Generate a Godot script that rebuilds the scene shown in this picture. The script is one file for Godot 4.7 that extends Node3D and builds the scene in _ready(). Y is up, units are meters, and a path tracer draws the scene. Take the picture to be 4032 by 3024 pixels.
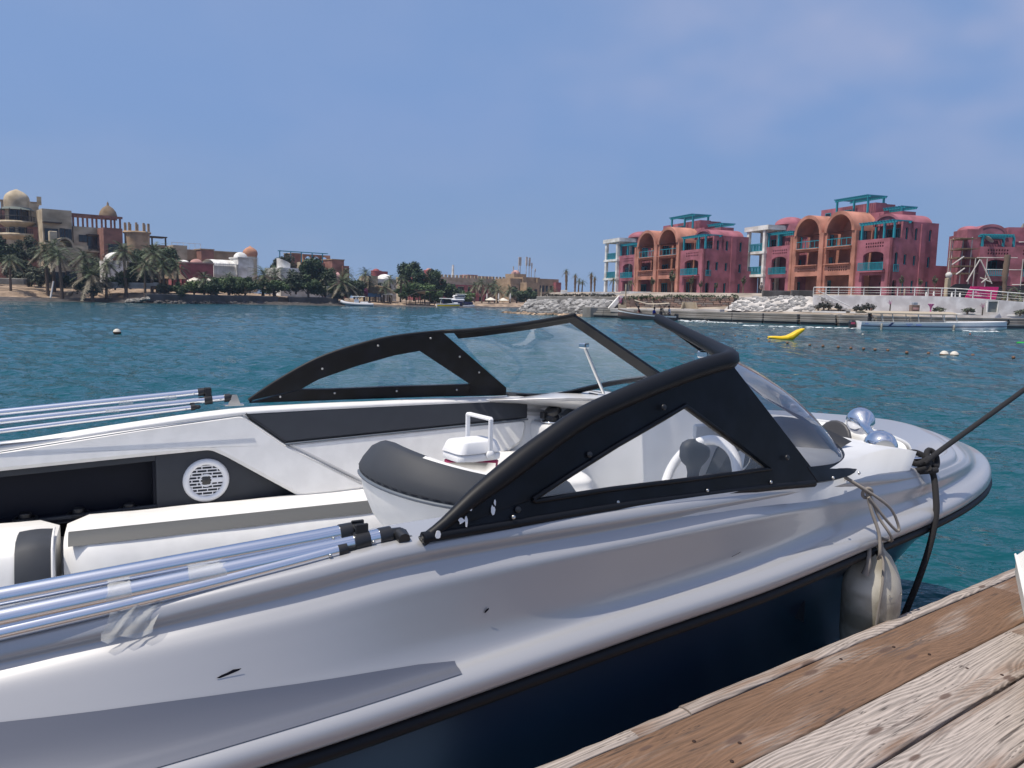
extends Node3D

# ---------------------------------------------------------------- mesh building
class MB:
	var v := PackedVector3Array()
	var n := PackedVector3Array()
	var t := PackedVector2Array()
	var c := PackedColorArray()
	var ix := PackedInt32Array()
	var col = null

	func vert(p: Vector3, nn: Vector3, uv: Vector2) -> int:
		v.push_back(p)
		n.push_back(nn)
		t.push_back(uv)
		if col != null:
			c.push_back(col)
		return v.size() - 1

	func tri(a: Vector3, b: Vector3, d: Vector3, ua := Vector2.ZERO, ub := Vector2.ZERO, ud := Vector2.ZERO) -> void:
		var nn := (b - a).cross(d - a)
		if nn.length_squared() < 1e-16:
			return
		nn = nn.normalized()
		var i := vert(a, nn, ua)
		vert(b, nn, ub)
		vert(d, nn, ud)
		ix.append_array([i, i + 2, i + 1])

	func quad(a: Vector3, b: Vector3, d: Vector3, e: Vector3, uvs := []) -> void:
		var nn := (d - a).cross(e - b)
		if nn.length_squared() < 1e-16:
			return
		nn = nn.normalized()
		if uvs.is_empty():
			var w := (b - a).length()
			var h := (e - a).length()
			uvs = [Vector2(0, h), Vector2(w, h), Vector2(w, 0), Vector2(0, 0)]
		var i := vert(a, nn, uvs[0])
		vert(b, nn, uvs[1])
		vert(d, nn, uvs[2])
		vert(e, nn, uvs[3])
		ix.append_array([i, i + 2, i + 1, i, i + 3, i + 2])

	# rows of points; smooth normals; rows wind so that (next in row) x (next row) points out
	func grid(rows: Array, closed := false, uvk := 1.0) -> void:
		var R := rows.size()
		var C: int = rows[0].size()
		var nn := []
		for r in R:
			var line := PackedVector3Array()
			line.resize(C)
			nn.append(line)
		for r in R - 1:
			var p: PackedVector3Array = rows[r]
			var q: PackedVector3Array = rows[r + 1]
			for k in C - 1:
				var fa := (p[k + 1] - p[k]).cross(q[k] - p[k])
				var fb := (q[k] - q[k + 1]).cross(p[k + 1] - q[k + 1])
				nn[r][k] += fa
				nn[r][k + 1] += fa + fb
				nn[r + 1][k] += fa + fb
				nn[r + 1][k + 1] += fb
		if closed:
			for r in R:
				var s: Vector3 = nn[r][0] + nn[r][C - 1]
				nn[r][0] = s
				nn[r][C - 1] = s
		var base := v.size()
		var along := 0.0
		for r in R:
			var p: PackedVector3Array = rows[r]
			if r > 0:
				along += (p[C / 2] - rows[r - 1][C / 2]).length()
			var across := 0.0
			for k in C:
				if k > 0:
					across += (p[k] - p[k - 1]).length()
				vert(p[k], nn[r][k].normalized() if nn[r][k].length_squared() > 1e-18 else Vector3.UP, Vector2(along, across) * uvk)
		for r in R - 1:
			for k in C - 1:
				var a := base + r * C + k
				ix.append_array([a, a + C, a + 1, a + 1, a + C, a + C + 1])

	func box(at: Vector3, size: Vector3, yaw := 0.0, bev := 0.0, basis = null) -> void:
		var B: Basis = basis if basis != null else Basis(Vector3.UP, yaw)
		var h := size / 2.0
		bev = minf(bev, minf(h.x, minf(h.y, h.z)) * 0.98)
		var i := h - Vector3.ONE * bev
		for ax in 3:
			for s in [-1.0, 1.0]:
				var u := (ax + 1) % 3
				var w := (ax + 2) % 3
				var pts := []
				for q in [[-1, -1], [1, -1], [1, 1], [-1, 1]]:
					var p := Vector3.ZERO
					p[ax] = h[ax] * s
					p[u] = i[u] * q[0] * s
					p[w] = i[w] * q[1]
					pts.append(at + B * p)
				quad(pts[0], pts[1], pts[2], pts[3])
		if bev <= 0.0:
			return
		for ax in 3:
			var u := (ax + 1) % 3
			var w := (ax + 2) % 3
			for su in [-1.0, 1.0]:
				for sw in [-1.0, 1.0]:
					var a := Vector3.ZERO
					var b := Vector3.ZERO
					a[u] = h[u] * su
					a[w] = i[w] * sw
					b[u] = i[u] * su
					b[w] = h[w] * sw
					var lo := Vector3.ZERO
					lo[ax] = i[ax]
					var P := [at + B * (a - lo), at + B * (b - lo), at + B * (b + lo), at + B * (a + lo)]
					if su * sw > 0:
						quad(P[0], P[1], P[2], P[3])
					else:
						quad(P[3], P[2], P[1], P[0])
		for sx in [-1.0, 1.0]:
			for sy in [-1.0, 1.0]:
				for sz in [-1.0, 1.0]:
					var a := at + B * Vector3(h.x * sx, i.y * sy, i.z * sz)
					var b := at + B * Vector3(i.x * sx, h.y * sy, i.z * sz)
					var d := at + B * Vector3(i.x * sx, i.y * sy, h.z * sz)
					if sx * sy * sz > 0:
						tri(a, b, d)
					else:
						tri(a, d, b)

	func tube(path: Array, r, sides := 8, caps := true) -> void:
		var rows := []
		var N := path.size()
		var up := Vector3(0.13, 0.95, 0.21)
		for k in N:
			var T: Vector3 = (path[mini(k + 1, N - 1)] - path[maxi(k - 1, 0)]).normalized()
			var X := up.cross(T)
			if X.length() < 1e-3:
				X = Vector3.RIGHT.cross(T)
			X = X.normalized()
			var Y := T.cross(X)
			up = Y
			var rr: float = r[k] if r is Array else r
			var ring := PackedVector3Array()
			for j in sides + 1:
				var a := TAU * j / sides
				ring.append(path[k] + (X * cos(a) + Y * sin(a)) * rr)
			rows.append(ring)
		grid(rows, true)
		if caps:
			for e in [0, N - 1]:
				var ring: PackedVector3Array = rows[e]
				for j in sides:
					if e == 0:
						tri(path[e], ring[j + 1], ring[j])
					else:
						tri(path[e], ring[j], ring[j + 1])

	# profile of (radius, height) from the bottom to the top
	func lathe(prof: Array, at: Vector3, segs := 20, basis := Basis.IDENTITY, a0 := 0.0, a1 := TAU) -> void:
		var rows := []
		for q in prof:
			var ring := PackedVector3Array()
			for j in segs + 1:
				var a := a0 - (a1 - a0) * j / segs
				ring.append(at + basis * Vector3(cos(a) * q.x, q.y, sin(a) * q.x))
			rows.append(ring)
		grid(rows, a1 - a0 > 6.28)

	func ball(at: Vector3, r: float, segs := 12, squash := Vector3.ONE) -> void:
		var prof := []
		for k in segs / 2 + 1:
			var a := -PI / 2 + PI * k / (segs / 2)
			prof.append(Vector2(maxf(cos(a), 0.001) * r, sin(a) * r))
		lathe(prof, at, segs, Basis.from_scale(squash))

	# flat polygon (2D, counterclockwise) in the plane (o, ex, ey), pushed out by depth along ex x ey, front edge bevelled
	func plate(poly: PackedVector2Array, o: Vector3, ex: Vector3, ey: Vector3, depth: float, bev := 0.0) -> void:
		var area := 0.0
		var N := poly.size()
		for k in N:
			area += poly[k].cross(poly[(k + 1) % N])
		if area < 0:
			poly = poly.duplicate()
			poly.reverse()
		var nz := ex.cross(ey).normalized()
		var inner := PackedVector2Array()
		for k in N:
			var d1 := (poly[k] - poly[(k + N - 1) % N]).normalized()
			var d2 := (poly[(k + 1) % N] - poly[k]).normalized()
			var n1 := Vector2(-d1.y, d1.x)
			var n2 := Vector2(-d2.y, d2.x)
			inner.append(poly[k] + (n1 + n2) / maxf(0.3, 1.0 + n1.dot(n2)) * bev)
		var at := func(p: Vector2, z: float) -> Vector3: return o + ex * p.x + ey * p.y + nz * z
		var tr := Geometry2D.triangulate_polygon(inner)
		if tr.is_empty():
			tr = Geometry2D.triangulate_polygon(poly)
		for k in range(0, tr.size(), 3):
			var a: Vector3 = at.call(inner[tr[k]], depth)
			var b: Vector3 = at.call(inner[tr[k + 1]], depth)
			var d: Vector3 = at.call(inner[tr[k + 2]], depth)
			if (b - a).cross(d - a).dot(nz) > 0:
				tri(a, b, d, inner[tr[k]], inner[tr[k + 1]], inner[tr[k + 2]])
			else:
				tri(a, d, b, inner[tr[k]], inner[tr[k + 2]], inner[tr[k + 1]])
		for k in N:
			var j := (k + 1) % N
			if bev > 0:
				quad(at.call(poly[k], depth - bev), at.call(poly[j], depth - bev), at.call(inner[j], depth), at.call(inner[k], depth))
			quad(at.call(poly[k], 0), at.call(poly[j], 0), at.call(poly[j], depth - bev), at.call(poly[k], depth - bev))

	# band between two polylines, of thickness th along nn
	func band(A: Array, B: Array, nn: Vector3, th: float) -> void:
		var h := nn * th / 2
		for k in A.size() - 1:
			quad(A[k] + h, B[k] + h, B[k + 1] + h, A[k + 1] + h)
			quad(A[k + 1] - h, B[k + 1] - h, B[k] - h, A[k] - h)
			quad(A[k] - h, A[k] + h, A[k + 1] + h, A[k + 1] - h)
			quad(B[k] + h, B[k] - h, B[k + 1] - h, B[k + 1] + h)
		var e := A.size() - 1
		quad(A[0] + h, A[0] - h, B[0] - h, B[0] + h)
		quad(A[e] - h, A[e] + h, B[e] + h, B[e] - h)

	func mesh() -> ArrayMesh:
		var a := []
		a.resize(Mesh.ARRAY_MAX)
		a[Mesh.ARRAY_VERTEX] = v
		a[Mesh.ARRAY_NORMAL] = n
		a[Mesh.ARRAY_TEX_UV] = t
		a[Mesh.ARRAY_INDEX] = ix
		if col != null:
			a[Mesh.ARRAY_COLOR] = c
		var m := ArrayMesh.new()
		m.add_surface_from_arrays(Mesh.PRIMITIVE_TRIANGLES, a)
		return m


# ---------------------------------------------------------------- nodes
var taken := {}
var M := {}
var rng := RandomNumberGenerator.new()


func numbered(called: String) -> String:
	var k: int = taken.get(called, -1) + 1
	taken[called] = k
	return called if k == 0 else "%s_%03d" % [called, k]


func tag(o: Node, label := "", category := "", group := "", kind := "") -> Node:
	if label: o.set_meta("label", label)
	if category: o.set_meta("category", category)
	if group: o.set_meta("group", group)
	if kind: o.set_meta("kind", kind)
	return o


func thing(called: String, label: String, category: String, at := Vector3.ZERO, yaw := 0.0, group := "") -> Node3D:
	var o := Node3D.new()
	o.name = numbered(called)
	add_child(o)
	o.position = at
	o.rotation.y = yaw
	tag(o, label, category, group)
	return o


func part(called: String, b, m: Material, parent: Node) -> MeshInstance3D:
	var o := MeshInstance3D.new()
	o.mesh = b.mesh() if b is MB else b
	o.material_override = m
	if parent == self:
		o.name = numbered(called)
		add_child(o)
	else:
		o.name = called
		parent.add_child(o, true)
	return o


func solo(called: String, b, m: Material, label: String, category: String, group := "", at := Vector3.ZERO, yaw := 0.0) -> MeshInstance3D:
	var o := part(called, b, m, self)
	o.position = at
	o.rotation.y = yaw
	tag(o, label, category, group)
	return o


func struct(called: String, b, m: Material) -> MeshInstance3D:
	var o := part(called, b, m, self)
	o.set_meta("kind", "structure")
	return o


func copy(src: Node3D, at: Vector3, yaw: float, label: String) -> Node3D:
	var o: Node3D = src.duplicate()
	o.name = numbered(String(src.name).rstrip("0123456789").rstrip("_"))
	add_child(o)
	o.position = at
	o.rotation.y = yaw
	if label: o.set_meta("label", label)
	return o


# a real-world base colour (linear) and surface
func mat(key: String, r: float, g: float, b: float, rough := 0.8, metal := 0.0, more := {}) -> StandardMaterial3D:
	var m := StandardMaterial3D.new()
	m.resource_name = key
	m.albedo_color = Color(r, g, b).linear_to_srgb()
	m.roughness = rough
	m.metallic = metal
	for k in more:
		m.set(k, more[k])
	M[key] = m
	return m


func noise_tex(freq: float, seed_: int, size := 256, oct := 4, lo := Color(0.75, 0.75, 0.75), hi := Color.WHITE, type := FastNoiseLite.TYPE_SIMPLEX_SMOOTH) -> ImageTexture:
	var f := FastNoiseLite.new()
	f.seed = seed_
	f.noise_type = type
	f.frequency = freq
	f.fractal_octaves = oct
	var im := f.get_seamless_image(size, size)
	im.convert(Image.FORMAT_RGB8)
	var d := im.get_data()
	for k in range(0, d.size(), 3):
		var w := d[k] / 255.0
		var q := lo.lerp(hi, smoothstep(0.15, 0.85, w))
		d[k] = int(q.r * 255)
		d[k + 1] = int(q.g * 255)
		d[k + 2] = int(q.b * 255)
	return ImageTexture.create_from_image(Image.create_from_data(size, size, false, Image.FORMAT_RGB8, d))


# weathering / mottling for a far or broad surface: a tint map on world axes
func mottle(m: StandardMaterial3D, tex: Texture2D, metres: float, world := true) -> StandardMaterial3D:
	m.albedo_texture = tex
	m.uv1_triplanar = true
	m.uv1_world_triplanar = world
	m.uv1_scale = Vector3.ONE / metres
	return m


func bumpy(m: StandardMaterial3D, tex: Texture2D, cm: float) -> StandardMaterial3D:
	m.heightmap_enabled = true
	m.heightmap_texture = tex
	m.heightmap_scale = cm
	return m


func cr(p: Array, t: float):
	var N := p.size()
	var i := clampi(int(floor(t)), 0, N - 2)
	var f := t - i
	var a = p[maxi(i - 1, 0)]
	var b = p[i]
	var c = p[i + 1]
	var d = p[mini(i + 2, N - 1)]
	return b + (c - a) * 0.5 * f + (a * 2.0 - b * 5.0 + c * 4.0 - d) * 0.5 * f * f + (b * 3.0 - a - c * 3.0 + d) * 0.5 * f * f * f


func smooth_path(p: Array, each := 6) -> Array:
	var out := []
	for k in (p.size() - 1) * each + 1:
		out.append(cr(p, float(k) / each))
	return out


func resample(p: Array, N: int) -> Array:
	var L := [0.0]
	for k in p.size() - 1:
		L.append(L[k] + (p[k + 1] - p[k]).length())
	var out := []
	var s := 0
	for k in N:
		var w: float = L[-1] * k / (N - 1)
		while s < p.size() - 2 and L[s + 1] < w:
			s += 1
		out.append(p[s].lerp(p[s + 1], clampf((w - L[s]) / maxf(L[s + 1] - L[s], 1e-6), 0, 1)))
	return out


func V(a: Array) -> Array:
	var out := []
	for k in range(0, a.size(), 3):
		out.append(Vector3(a[k], a[k + 1], a[k + 2]))
	return out


func P2(a: Array) -> PackedVector2Array:
	var out := PackedVector2Array()
	for k in range(0, a.size(), 2):
		out.append(Vector2(a[k], a[k + 1]))
	return out


# ---------------------------------------------------------------- where the photographer sat
const EYE := Vector3(0, 1.6, 0)
const RIGHT := Vector3(0.99978, 0.02082, -0.00223)
const UP := Vector3(-0.02094, 0.99412, -0.10624)
const AHEAD := Vector3(0, -0.10626, -0.99434)


# a place on the far shore, from where it is seen in the survey photo (4032 wide) and how far off it stands
func at(px: float, py: float, depth: float) -> Vector3:
	return EYE + (AHEAD + RIGHT * ((px - 2016) / 3032.0) + UP * ((1512 - py) / 3032.0)) * depth


# the same, on the ground at height y
func ground(px: float, depth: float, y: float) -> Vector3:
	var p := at(px, 1188, depth)
	return Vector3(p.x, y, p.z)


func _ready() -> void:
	rng.seed = 11
	var cam := Camera3D.new()
	cam.name = "camera"
	add_child(cam)
	cam.transform = Transform3D(Basis(RIGHT, UP, -AHEAD), EYE)
	cam.fov = 53.0
	cam.near = 0.05
	cam.far = 3000
	cam.current = true
	var env := Environment.new()
	env.background_mode = Environment.BG_SKY
	env.sky = Sky.new()
	env.sky.sky_material = make_sky()
	env.background_energy_multiplier = 0.92
	env.tonemap_mode = Environment.TONE_MAPPER_LINEAR
	env.tonemap_exposure = 1.0
	env.fog_enabled = true
	env.fog_density = 0.00022
	env.fog_light_color = Color(0.62, 0.70, 0.82)
	env.sdfgi_enabled = true
	env.ssao_enabled = true
	env.ssil_enabled = true
	var we := WorldEnvironment.new()
	we.name = "environment"
	we.environment = env
	add_child(we)
	var sun := DirectionalLight3D.new()
	sun.name = "sun"
	sun.light_color = Color(1.0, 0.96, 0.9)
	sun.light_energy = 1.5
	sun.light_angular_distance = 0.6
	sun.shadow_enabled = true
	sun.sky_mode = DirectionalLight3D.SKY_MODE_LIGHT_ONLY
	add_child(sun)
	sun.look_at_from_position(Vector3(-0.40, 1.0, 0.20), Vector3.ZERO)
	materials()
	sea()
	dock()
	boat()
	loose_things()
	shore()


func d_full(d: Vector3, el: float) -> Vector3:
	return Vector3(d.x, sin(el), d.z)


# a hazy summer sky: blue overhead, paler low down, with thin veils of cloud on the right
func make_sky() -> PanoramaSkyMaterial:
	var W := 768
	var H := 384
	var f := FastNoiseLite.new()
	f.seed = 5
	f.frequency = 1.0
	f.fractal_octaves = 5
	f.noise_type = FastNoiseLite.TYPE_SIMPLEX_SMOOTH
	var buf := PackedFloat32Array()
	buf.resize(W * H * 3)
	var k := 0
	for r in H:
		var el := PI / 2 - PI * (r + 0.5) / H
		var y := maxf(sin(el), 0.0)
		var c := Color(0.245, 0.375, 0.60).lerp(Color(0.205, 0.345, 0.65), smoothstep(0.0, 0.25, y))
		c = c.lerp(Color(0.165, 0.275, 0.55), smoothstep(0.2, 0.75, y))
		if el < 0:
			c = Color(0.16, 0.24, 0.32)
		for q in W:
			var az := TAU * (q + 0.5) / W
			var d := Vector3(sin(az), 0, -cos(az)) * cos(el)
			var o := c
			if el > 0:
				var s := 1.6 / (y + 0.28)
				var p := Vector3(d.x * s * 1.0, y * 1.5, d.z * s * 1.0)
				var w := f.get_noise_3dv(p * 0.9) * 0.75 + f.get_noise_3dv(p * 2.6 + Vector3(7, 3, 1)) * 0.3
				var bank := smoothstep(-0.25, 0.75, d.x + (y - 0.3) * 0.8) * smoothstep(0.06, 0.3, y)
				var cl := smoothstep(-0.40, 0.60, w) * (0.10 + 0.95 * bank)
				o = c.lerp(Color(0.47, 0.50, 0.70), clampf(cl, 0, 1))
				# the bright haze round the sun, which stands high on the left, out of the picture
				var off := rad_to_deg(acos(clampf(d_full(d, el).dot(Vector3(-0.40, 1.0, 0.20).normalized()), -1, 1)))
				o += Color(1.0, 0.97, 0.92) * (1.6 * exp(-off / 12.0) + 0.30 * exp(-off / 32.0))
			buf[k] = o.r
			buf[k + 1] = o.g
			buf[k + 2] = o.b
			k += 3
	var m := PanoramaSkyMaterial.new()
	m.panorama = ImageTexture.create_from_image(Image.create_from_data(W, H, false, Image.FORMAT_RGBF, buf.to_byte_array()))
	return m


func materials() -> void:
	var grime := noise_tex(0.012, 3, 256, 5, Color(0.78, 0.77, 0.75), Color.WHITE)
	var fine := noise_tex(0.05, 9, 256, 4, Color(0.3, 0.3, 0.3), Color.WHITE)
	var soft := noise_tex(0.02, 21, 256, 3, Color(0.965, 0.965, 0.965), Color.WHITE)
	M["grime_tex"] = null
	set_meta("grime", grime)
	set_meta("fine", fine)
	# the boat
	mat("silver", 0.39, 0.395, 0.41, 0.34, 0.30, {"clearcoat_enabled": true, "clearcoat": 0.6, "clearcoat_roughness": 0.10})
	mat("silver_grey", 0.13, 0.14, 0.17, 0.34, 0.35, {"clearcoat_enabled": true, "clearcoat": 0.4, "clearcoat_roughness": 0.15})
	mat("hull_navy", 0.022, 0.036, 0.075, 0.28, 0.25, {"clearcoat_enabled": true, "clearcoat": 0.6, "clearcoat_roughness": 0.2})
	mat("rubber", 0.006, 0.007, 0.010, 0.5, 0.0, {"metallic_specular": 0.35})
	mat("black_frame", 0.006, 0.008, 0.013, 0.45, 0.0, {"metallic_specular": 0.35})
	mottle(bumpy(M.black_frame, fine, 0.02), noise_tex(0.02, 33, 256, 4, Color(0.6, 0.6, 0.6), Color.WHITE), 0.6, false)
	mat("gelcoat", 0.70, 0.71, 0.72, 0.28)
	mottle(M.gelcoat, soft, 0.9, false)
	mat("vinyl_white", 0.74, 0.74, 0.73, 0.5)
	mottle(bumpy(M.vinyl_white, fine, 0.012), soft, 0.5, false)
	mat("vinyl_grey", 0.038, 0.043, 0.053, 0.62, 0.0, {"metallic_specular": 0.4})
	mottle(bumpy(M.vinyl_grey, fine, 0.012), soft, 0.5, false)
	mat("vinyl_dark", 0.008, 0.010, 0.018, 0.6, 0.0, {"metallic_specular": 0.3})
	mat("pipe_grey", 0.10, 0.12, 0.15, 0.5)
	mat("thread", 0.42, 0.42, 0.42, 0.8)
	mat("chrome", 0.75, 0.76, 0.78, 0.07, 1.0)
	mat("steel", 0.55, 0.54, 0.52, 0.32, 1.0)
	mat("alu", 0.78, 0.80, 0.84, 0.16, 1.0)
	mat("black_plastic", 0.014, 0.015, 0.018, 0.38)
	mat("white_plastic", 0.76, 0.77, 0.79, 0.35)
	mat("red_plastic", 0.33, 0.006, 0.075, 0.35)
	mat("lid_grey", 0.30, 0.33, 0.38, 0.3, 0.2)
	mat("chip", 0.75, 0.75, 0.75, 0.6)
	mat("glass_clear", 0.75, 0.80, 0.82, 0.03)
	M.glass_clear.transparency = BaseMaterial3D.TRANSPARENCY_ALPHA
	M.glass_clear.albedo_color.a = 0.07
	mat("glass_tint", 0.05, 0.065, 0.11, 0.03)
	M.glass_tint.transparency = BaseMaterial3D.TRANSPARENCY_ALPHA
	M.glass_tint.albedo_color.a = 0.45
	mat("tape", 0.8, 0.8, 0.75, 0.2)
	M.tape.transparency = BaseMaterial3D.TRANSPARENCY_ALPHA
	M.tape.albedo_color.a = 0.28
	mat("rope_black", 0.010, 0.010, 0.012, 0.85)
	bumpy(M.rope_black, fine, 0.1)
	M.rope_black.uv1_scale = Vector3(30, 30, 1)
	mat("cord_grey", 0.22, 0.20, 0.18, 0.9)
	mat("fender_white", 0.62, 0.60, 0.53, 0.5)
	mottle(M.fender_white, noise_tex(0.014, 51, 256, 5, Color(0.62, 0.6, 0.56), Color(1, 1, 1)), 0.6, false)
	mat("fender_mark", 0.36, 0.34, 0.30, 0.6)


# ---------------------------------------------------------------- the water
func sea() -> void:
	var f := FastNoiseLite.new()
	f.seed = 8
	f.frequency = 1.0
	f.fractal_octaves = 3
	f.fractal_gain = 0.42
	f.noise_type = FastNoiseLite.TYPE_SIMPLEX_SMOOTH
	var g := FastNoiseLite.new()
	g.seed = 31
	g.frequency = 1.0
	g.fractal_octaves = 2
	var rows := []
	var r := 1.6
	while r < 900:
		var line := PackedVector3Array()
		for k in 421:
			var a := deg_to_rad(-62.0 + 124.0 * k / 420)
			var p := Vector3(sin(a) * r, 0, -cos(a) * r)
			var calm := 1.0 / (1.0 + r / 700.0)
			# wind chop: short crests lying across the breeze
			var q := Vector2(p.x * 0.94 + p.z * 0.34, -p.x * 0.34 + p.z * 0.94)
			var h := f.get_noise_2d(q.x * 0.42, q.y * 0.85)
			var h2 := f.get_noise_2d(q.x * 1.3 + 40, q.y * 2.3 + 11)
			var h3 := g.get_noise_2d(p.x * 0.09, p.z * 0.09)
			p.y = (h * 0.13 + h2 * 0.055) * calm * (0.75 + 0.5 * h3)
			line.append(p)
		rows.append(line)
		r *= 1.0125
	var b := MB.new()
	b.grid(rows)
	# the quiet water round and behind the photographer
	var sheet := MB.new()
	for q in [[-900, 900, 20, 900], [-900, -20, -8, 20], [20, 900, -8, 20]]:
		sheet.quad(Vector3(q[0], -0.12, q[3]), Vector3(q[1], -0.12, q[3]), Vector3(q[1], -0.12, q[2]), Vector3(q[0], -0.12, q[2]))
	var base := b.v.size()
	b.v.append_array(sheet.v)
	b.n.append_array(sheet.n)
	b.t.append_array(sheet.t)
	for k in sheet.ix:
		b.ix.append(base + k)
	var m := mat("sea_water", 0.005, 0.062, 0.080, 0.07)
	m.metallic_specular = 0.22
	var nf := FastNoiseLite.new()
	nf.seed = 77
	nf.frequency = 0.022
	nf.fractal_octaves = 4
	nf.noise_type = FastNoiseLite.TYPE_SIMPLEX_SMOOTH
	var im := nf.get_seamless_image(512, 512)
	im.convert(Image.FORMAT_RGB8)
	m.heightmap_enabled = true
	m.heightmap_texture = ImageTexture.create_from_image(im)
	m.heightmap_scale = 4.0
	m.uv1_triplanar = true
	m.uv1_world_triplanar = true
	m.uv1_scale = Vector3(0.28, 0.28, 0.42)
	mottle_sea(m)
	struct("sea_water", b, m)


func mottle_sea(m: StandardMaterial3D) -> void:
	pass


# ---------------------------------------------------------------- the jetty in the foreground
# weathered softwood: grain along u, knots, brown patches and bleached ones
func wood(seed_: int, brown: float) -> StandardMaterial3D:
	var W := 1024
	var H := 112
	var f := FastNoiseLite.new()
	f.seed = seed_
	f.frequency = 1.0
	f.fractal_octaves = 3
	var r2 := RandomNumberGenerator.new()
	r2.seed = seed_ * 7 + 1
	var knots := []
	for k in 5:
		knots.append(Vector3(r2.randf() * 2.0, 0.02 + r2.randf() * 0.16, 0.010 + r2.randf() * 0.014))
	var rgb := PackedByteArray()
	var hh := PackedByteArray()
	rgb.resize(W * H * 3)
	hh.resize(W * H)
	var k3 := 0
	var tilt := r2.randf_range(-0.02, 0.02)
	for j in H:
		var v := j * 0.2 / H
		for i in W:
			var u := i * 2.0 / W
			var vv := v + tilt * u + f.get_noise_2d(u * 0.7, v * 3.0) * 0.045
			var knot := 0.0
			for q in knots:
				var dx: float = (u - q.x) * 0.30
				var dy: float = v - q.y
				var dd := sqrt(dx * dx + dy * dy)
				vv += signf(dy) * q.z * 1.5 * exp(-dd * dd / (q.z * q.z * 7.0))
				knot = maxf(knot, 1.0 - smoothstep(q.z * 0.30, q.z * 0.62, dd))
			var ring := 0.5 + 0.5 * sin(vv * 760.0 + f.get_noise_2d(u * 0.8, vv * 30.0) * 5.0)
			ring = ring * ring * (3.0 - 2.0 * ring)
			var fibre := f.get_noise_2d(u * 9.0, v * 900.0)
			var streak := f.get_noise_2d(u * 2.4 + 20, v * 150.0)
			var patch := f.get_noise_2d(u * 1.4 + 50, v * 7.0 + 3) * 0.9 + 0.35 * streak
			var w := smoothstep(-0.45, 0.45, patch + brown)
			var pale := Color(0.37, 0.325, 0.30)
			var tan := Color(0.165, 0.095, 0.058)
			var c := pale.lerp(tan, w)
			c = c * (0.66 + 0.42 * ring * (1.0 - 0.55 * w) + 0.14 * w + 0.30 * fibre + 0.22 * streak)
			var stain := smoothstep(0.30, 0.55, f.get_noise_2d(u * 3.0 + 9, v * 45.0 + 70)) * smoothstep(0.0, 0.4, f.get_noise_2d(u * 1.5 + 90, v * 8.0))
			c = c.lerp(Color(0.075, 0.055, 0.05), stain * 0.75)
			var split := smoothstep(0.035, 0.0, absf(f.get_noise_2d(u * 0.9 + 33, v * 26.0))) * smoothstep(0.1, 0.3, f.get_noise_2d(u * 2.0 + 7, v * 5.0 + 40))
			c = c.lerp(Color(0.03, 0.022, 0.02), split * 0.85)
			c = c.lerp(Color(0.085, 0.05, 0.038), knot * 0.85)
			rgb[k3] = int(clampf(pow(c.r, 0.4545), 0, 1) * 255)
			rgb[k3 + 1] = int(clampf(pow(c.g, 0.4545), 0, 1) * 255)
			rgb[k3 + 2] = int(clampf(pow(c.b, 0.4545), 0, 1) * 255)
			hh[k3 / 3] = int(clampf(0.5 + 0.35 * (ring - 0.5) + 0.35 * fibre - 0.15 * knot - 0.4 * split, 0, 1) * 255)
			k3 += 3
	var m := mat("wood_%d" % seed_, 1, 1, 1, 0.82)
	m.albedo_color = Color.WHITE
	m.albedo_texture = ImageTexture.create_from_image(Image.create_from_data(W, H, false, Image.FORMAT_RGB8, rgb))
	m.heightmap_enabled = true
	m.heightmap_texture = ImageTexture.create_from_image(Image.create_from_data(W, H, false, Image.FORMAT_L8, hh))
	m.heightmap_scale = 0.35
	m.uv1_scale = Vector3(0.5, 5.0, 1)
	return m


# one weathered plank: x along, z across (0 = its edge towards the boat), its top at y = 0
func plank_mesh(L: float, w: float, thick: float, seed_: int, ragged := 0.0) -> MB:
	var b := MB.new()
	var f := FastNoiseLite.new()
	f.seed = seed_
	f.frequency = 1.0
	f.fractal_octaves = 4
	var rows := []
	var N := int(L / 0.05)
	var u0 := fposmod(seed_ * 0.37, 1.0)
	var base := b.v.size()
	var prof := [Vector2(0.0, -thick), Vector2(0.0, -0.006), Vector2(0.0025, -0.0015), Vector2(0.008, 0.0), Vector2(w * 0.35, 0.001), Vector2(w * 0.7, 0.001), Vector2(w - 0.008, 0.0), Vector2(w - 0.0025, -0.0015), Vector2(w, -0.006), Vector2(w, -thick)]
	for i in N + 1:
		var x := L * i / N
		var line := PackedVector3Array()
		for k in prof.size():
			var q: Vector2 = prof[k]
			var e := 0.0
			if k < 4:
				e = absf(f.get_noise_2d(x * 3.0, 1.0)) * ragged + f.get_noise_2d(x * 1.3, 4.0) * 0.003
			elif k > 5:
				e = f.get_noise_2d(x * 1.3, 9.0) * 0.003
			line.append(Vector3(x, q.y + f.get_noise_2d(x * 0.7, 20.0) * 0.002, q.x + e))
		rows.append(line)
	b.grid(rows)
	for i in b.v.size():
		b.t[i] = Vector2(b.v[i].x + u0, b.v[i].z + (0.0 if b.v[i].y > -0.02 else b.v[i].y * 0.4))
	for e in [0, N]:
		var line: PackedVector3Array = rows[e]
		for k in range(1, line.size() - 2):
			if e == 0:
				b.tri(line[0], line[k], line[k + 1])
			else:
				b.tri(line[0], line[k + 1], line[k])
	return b


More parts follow.
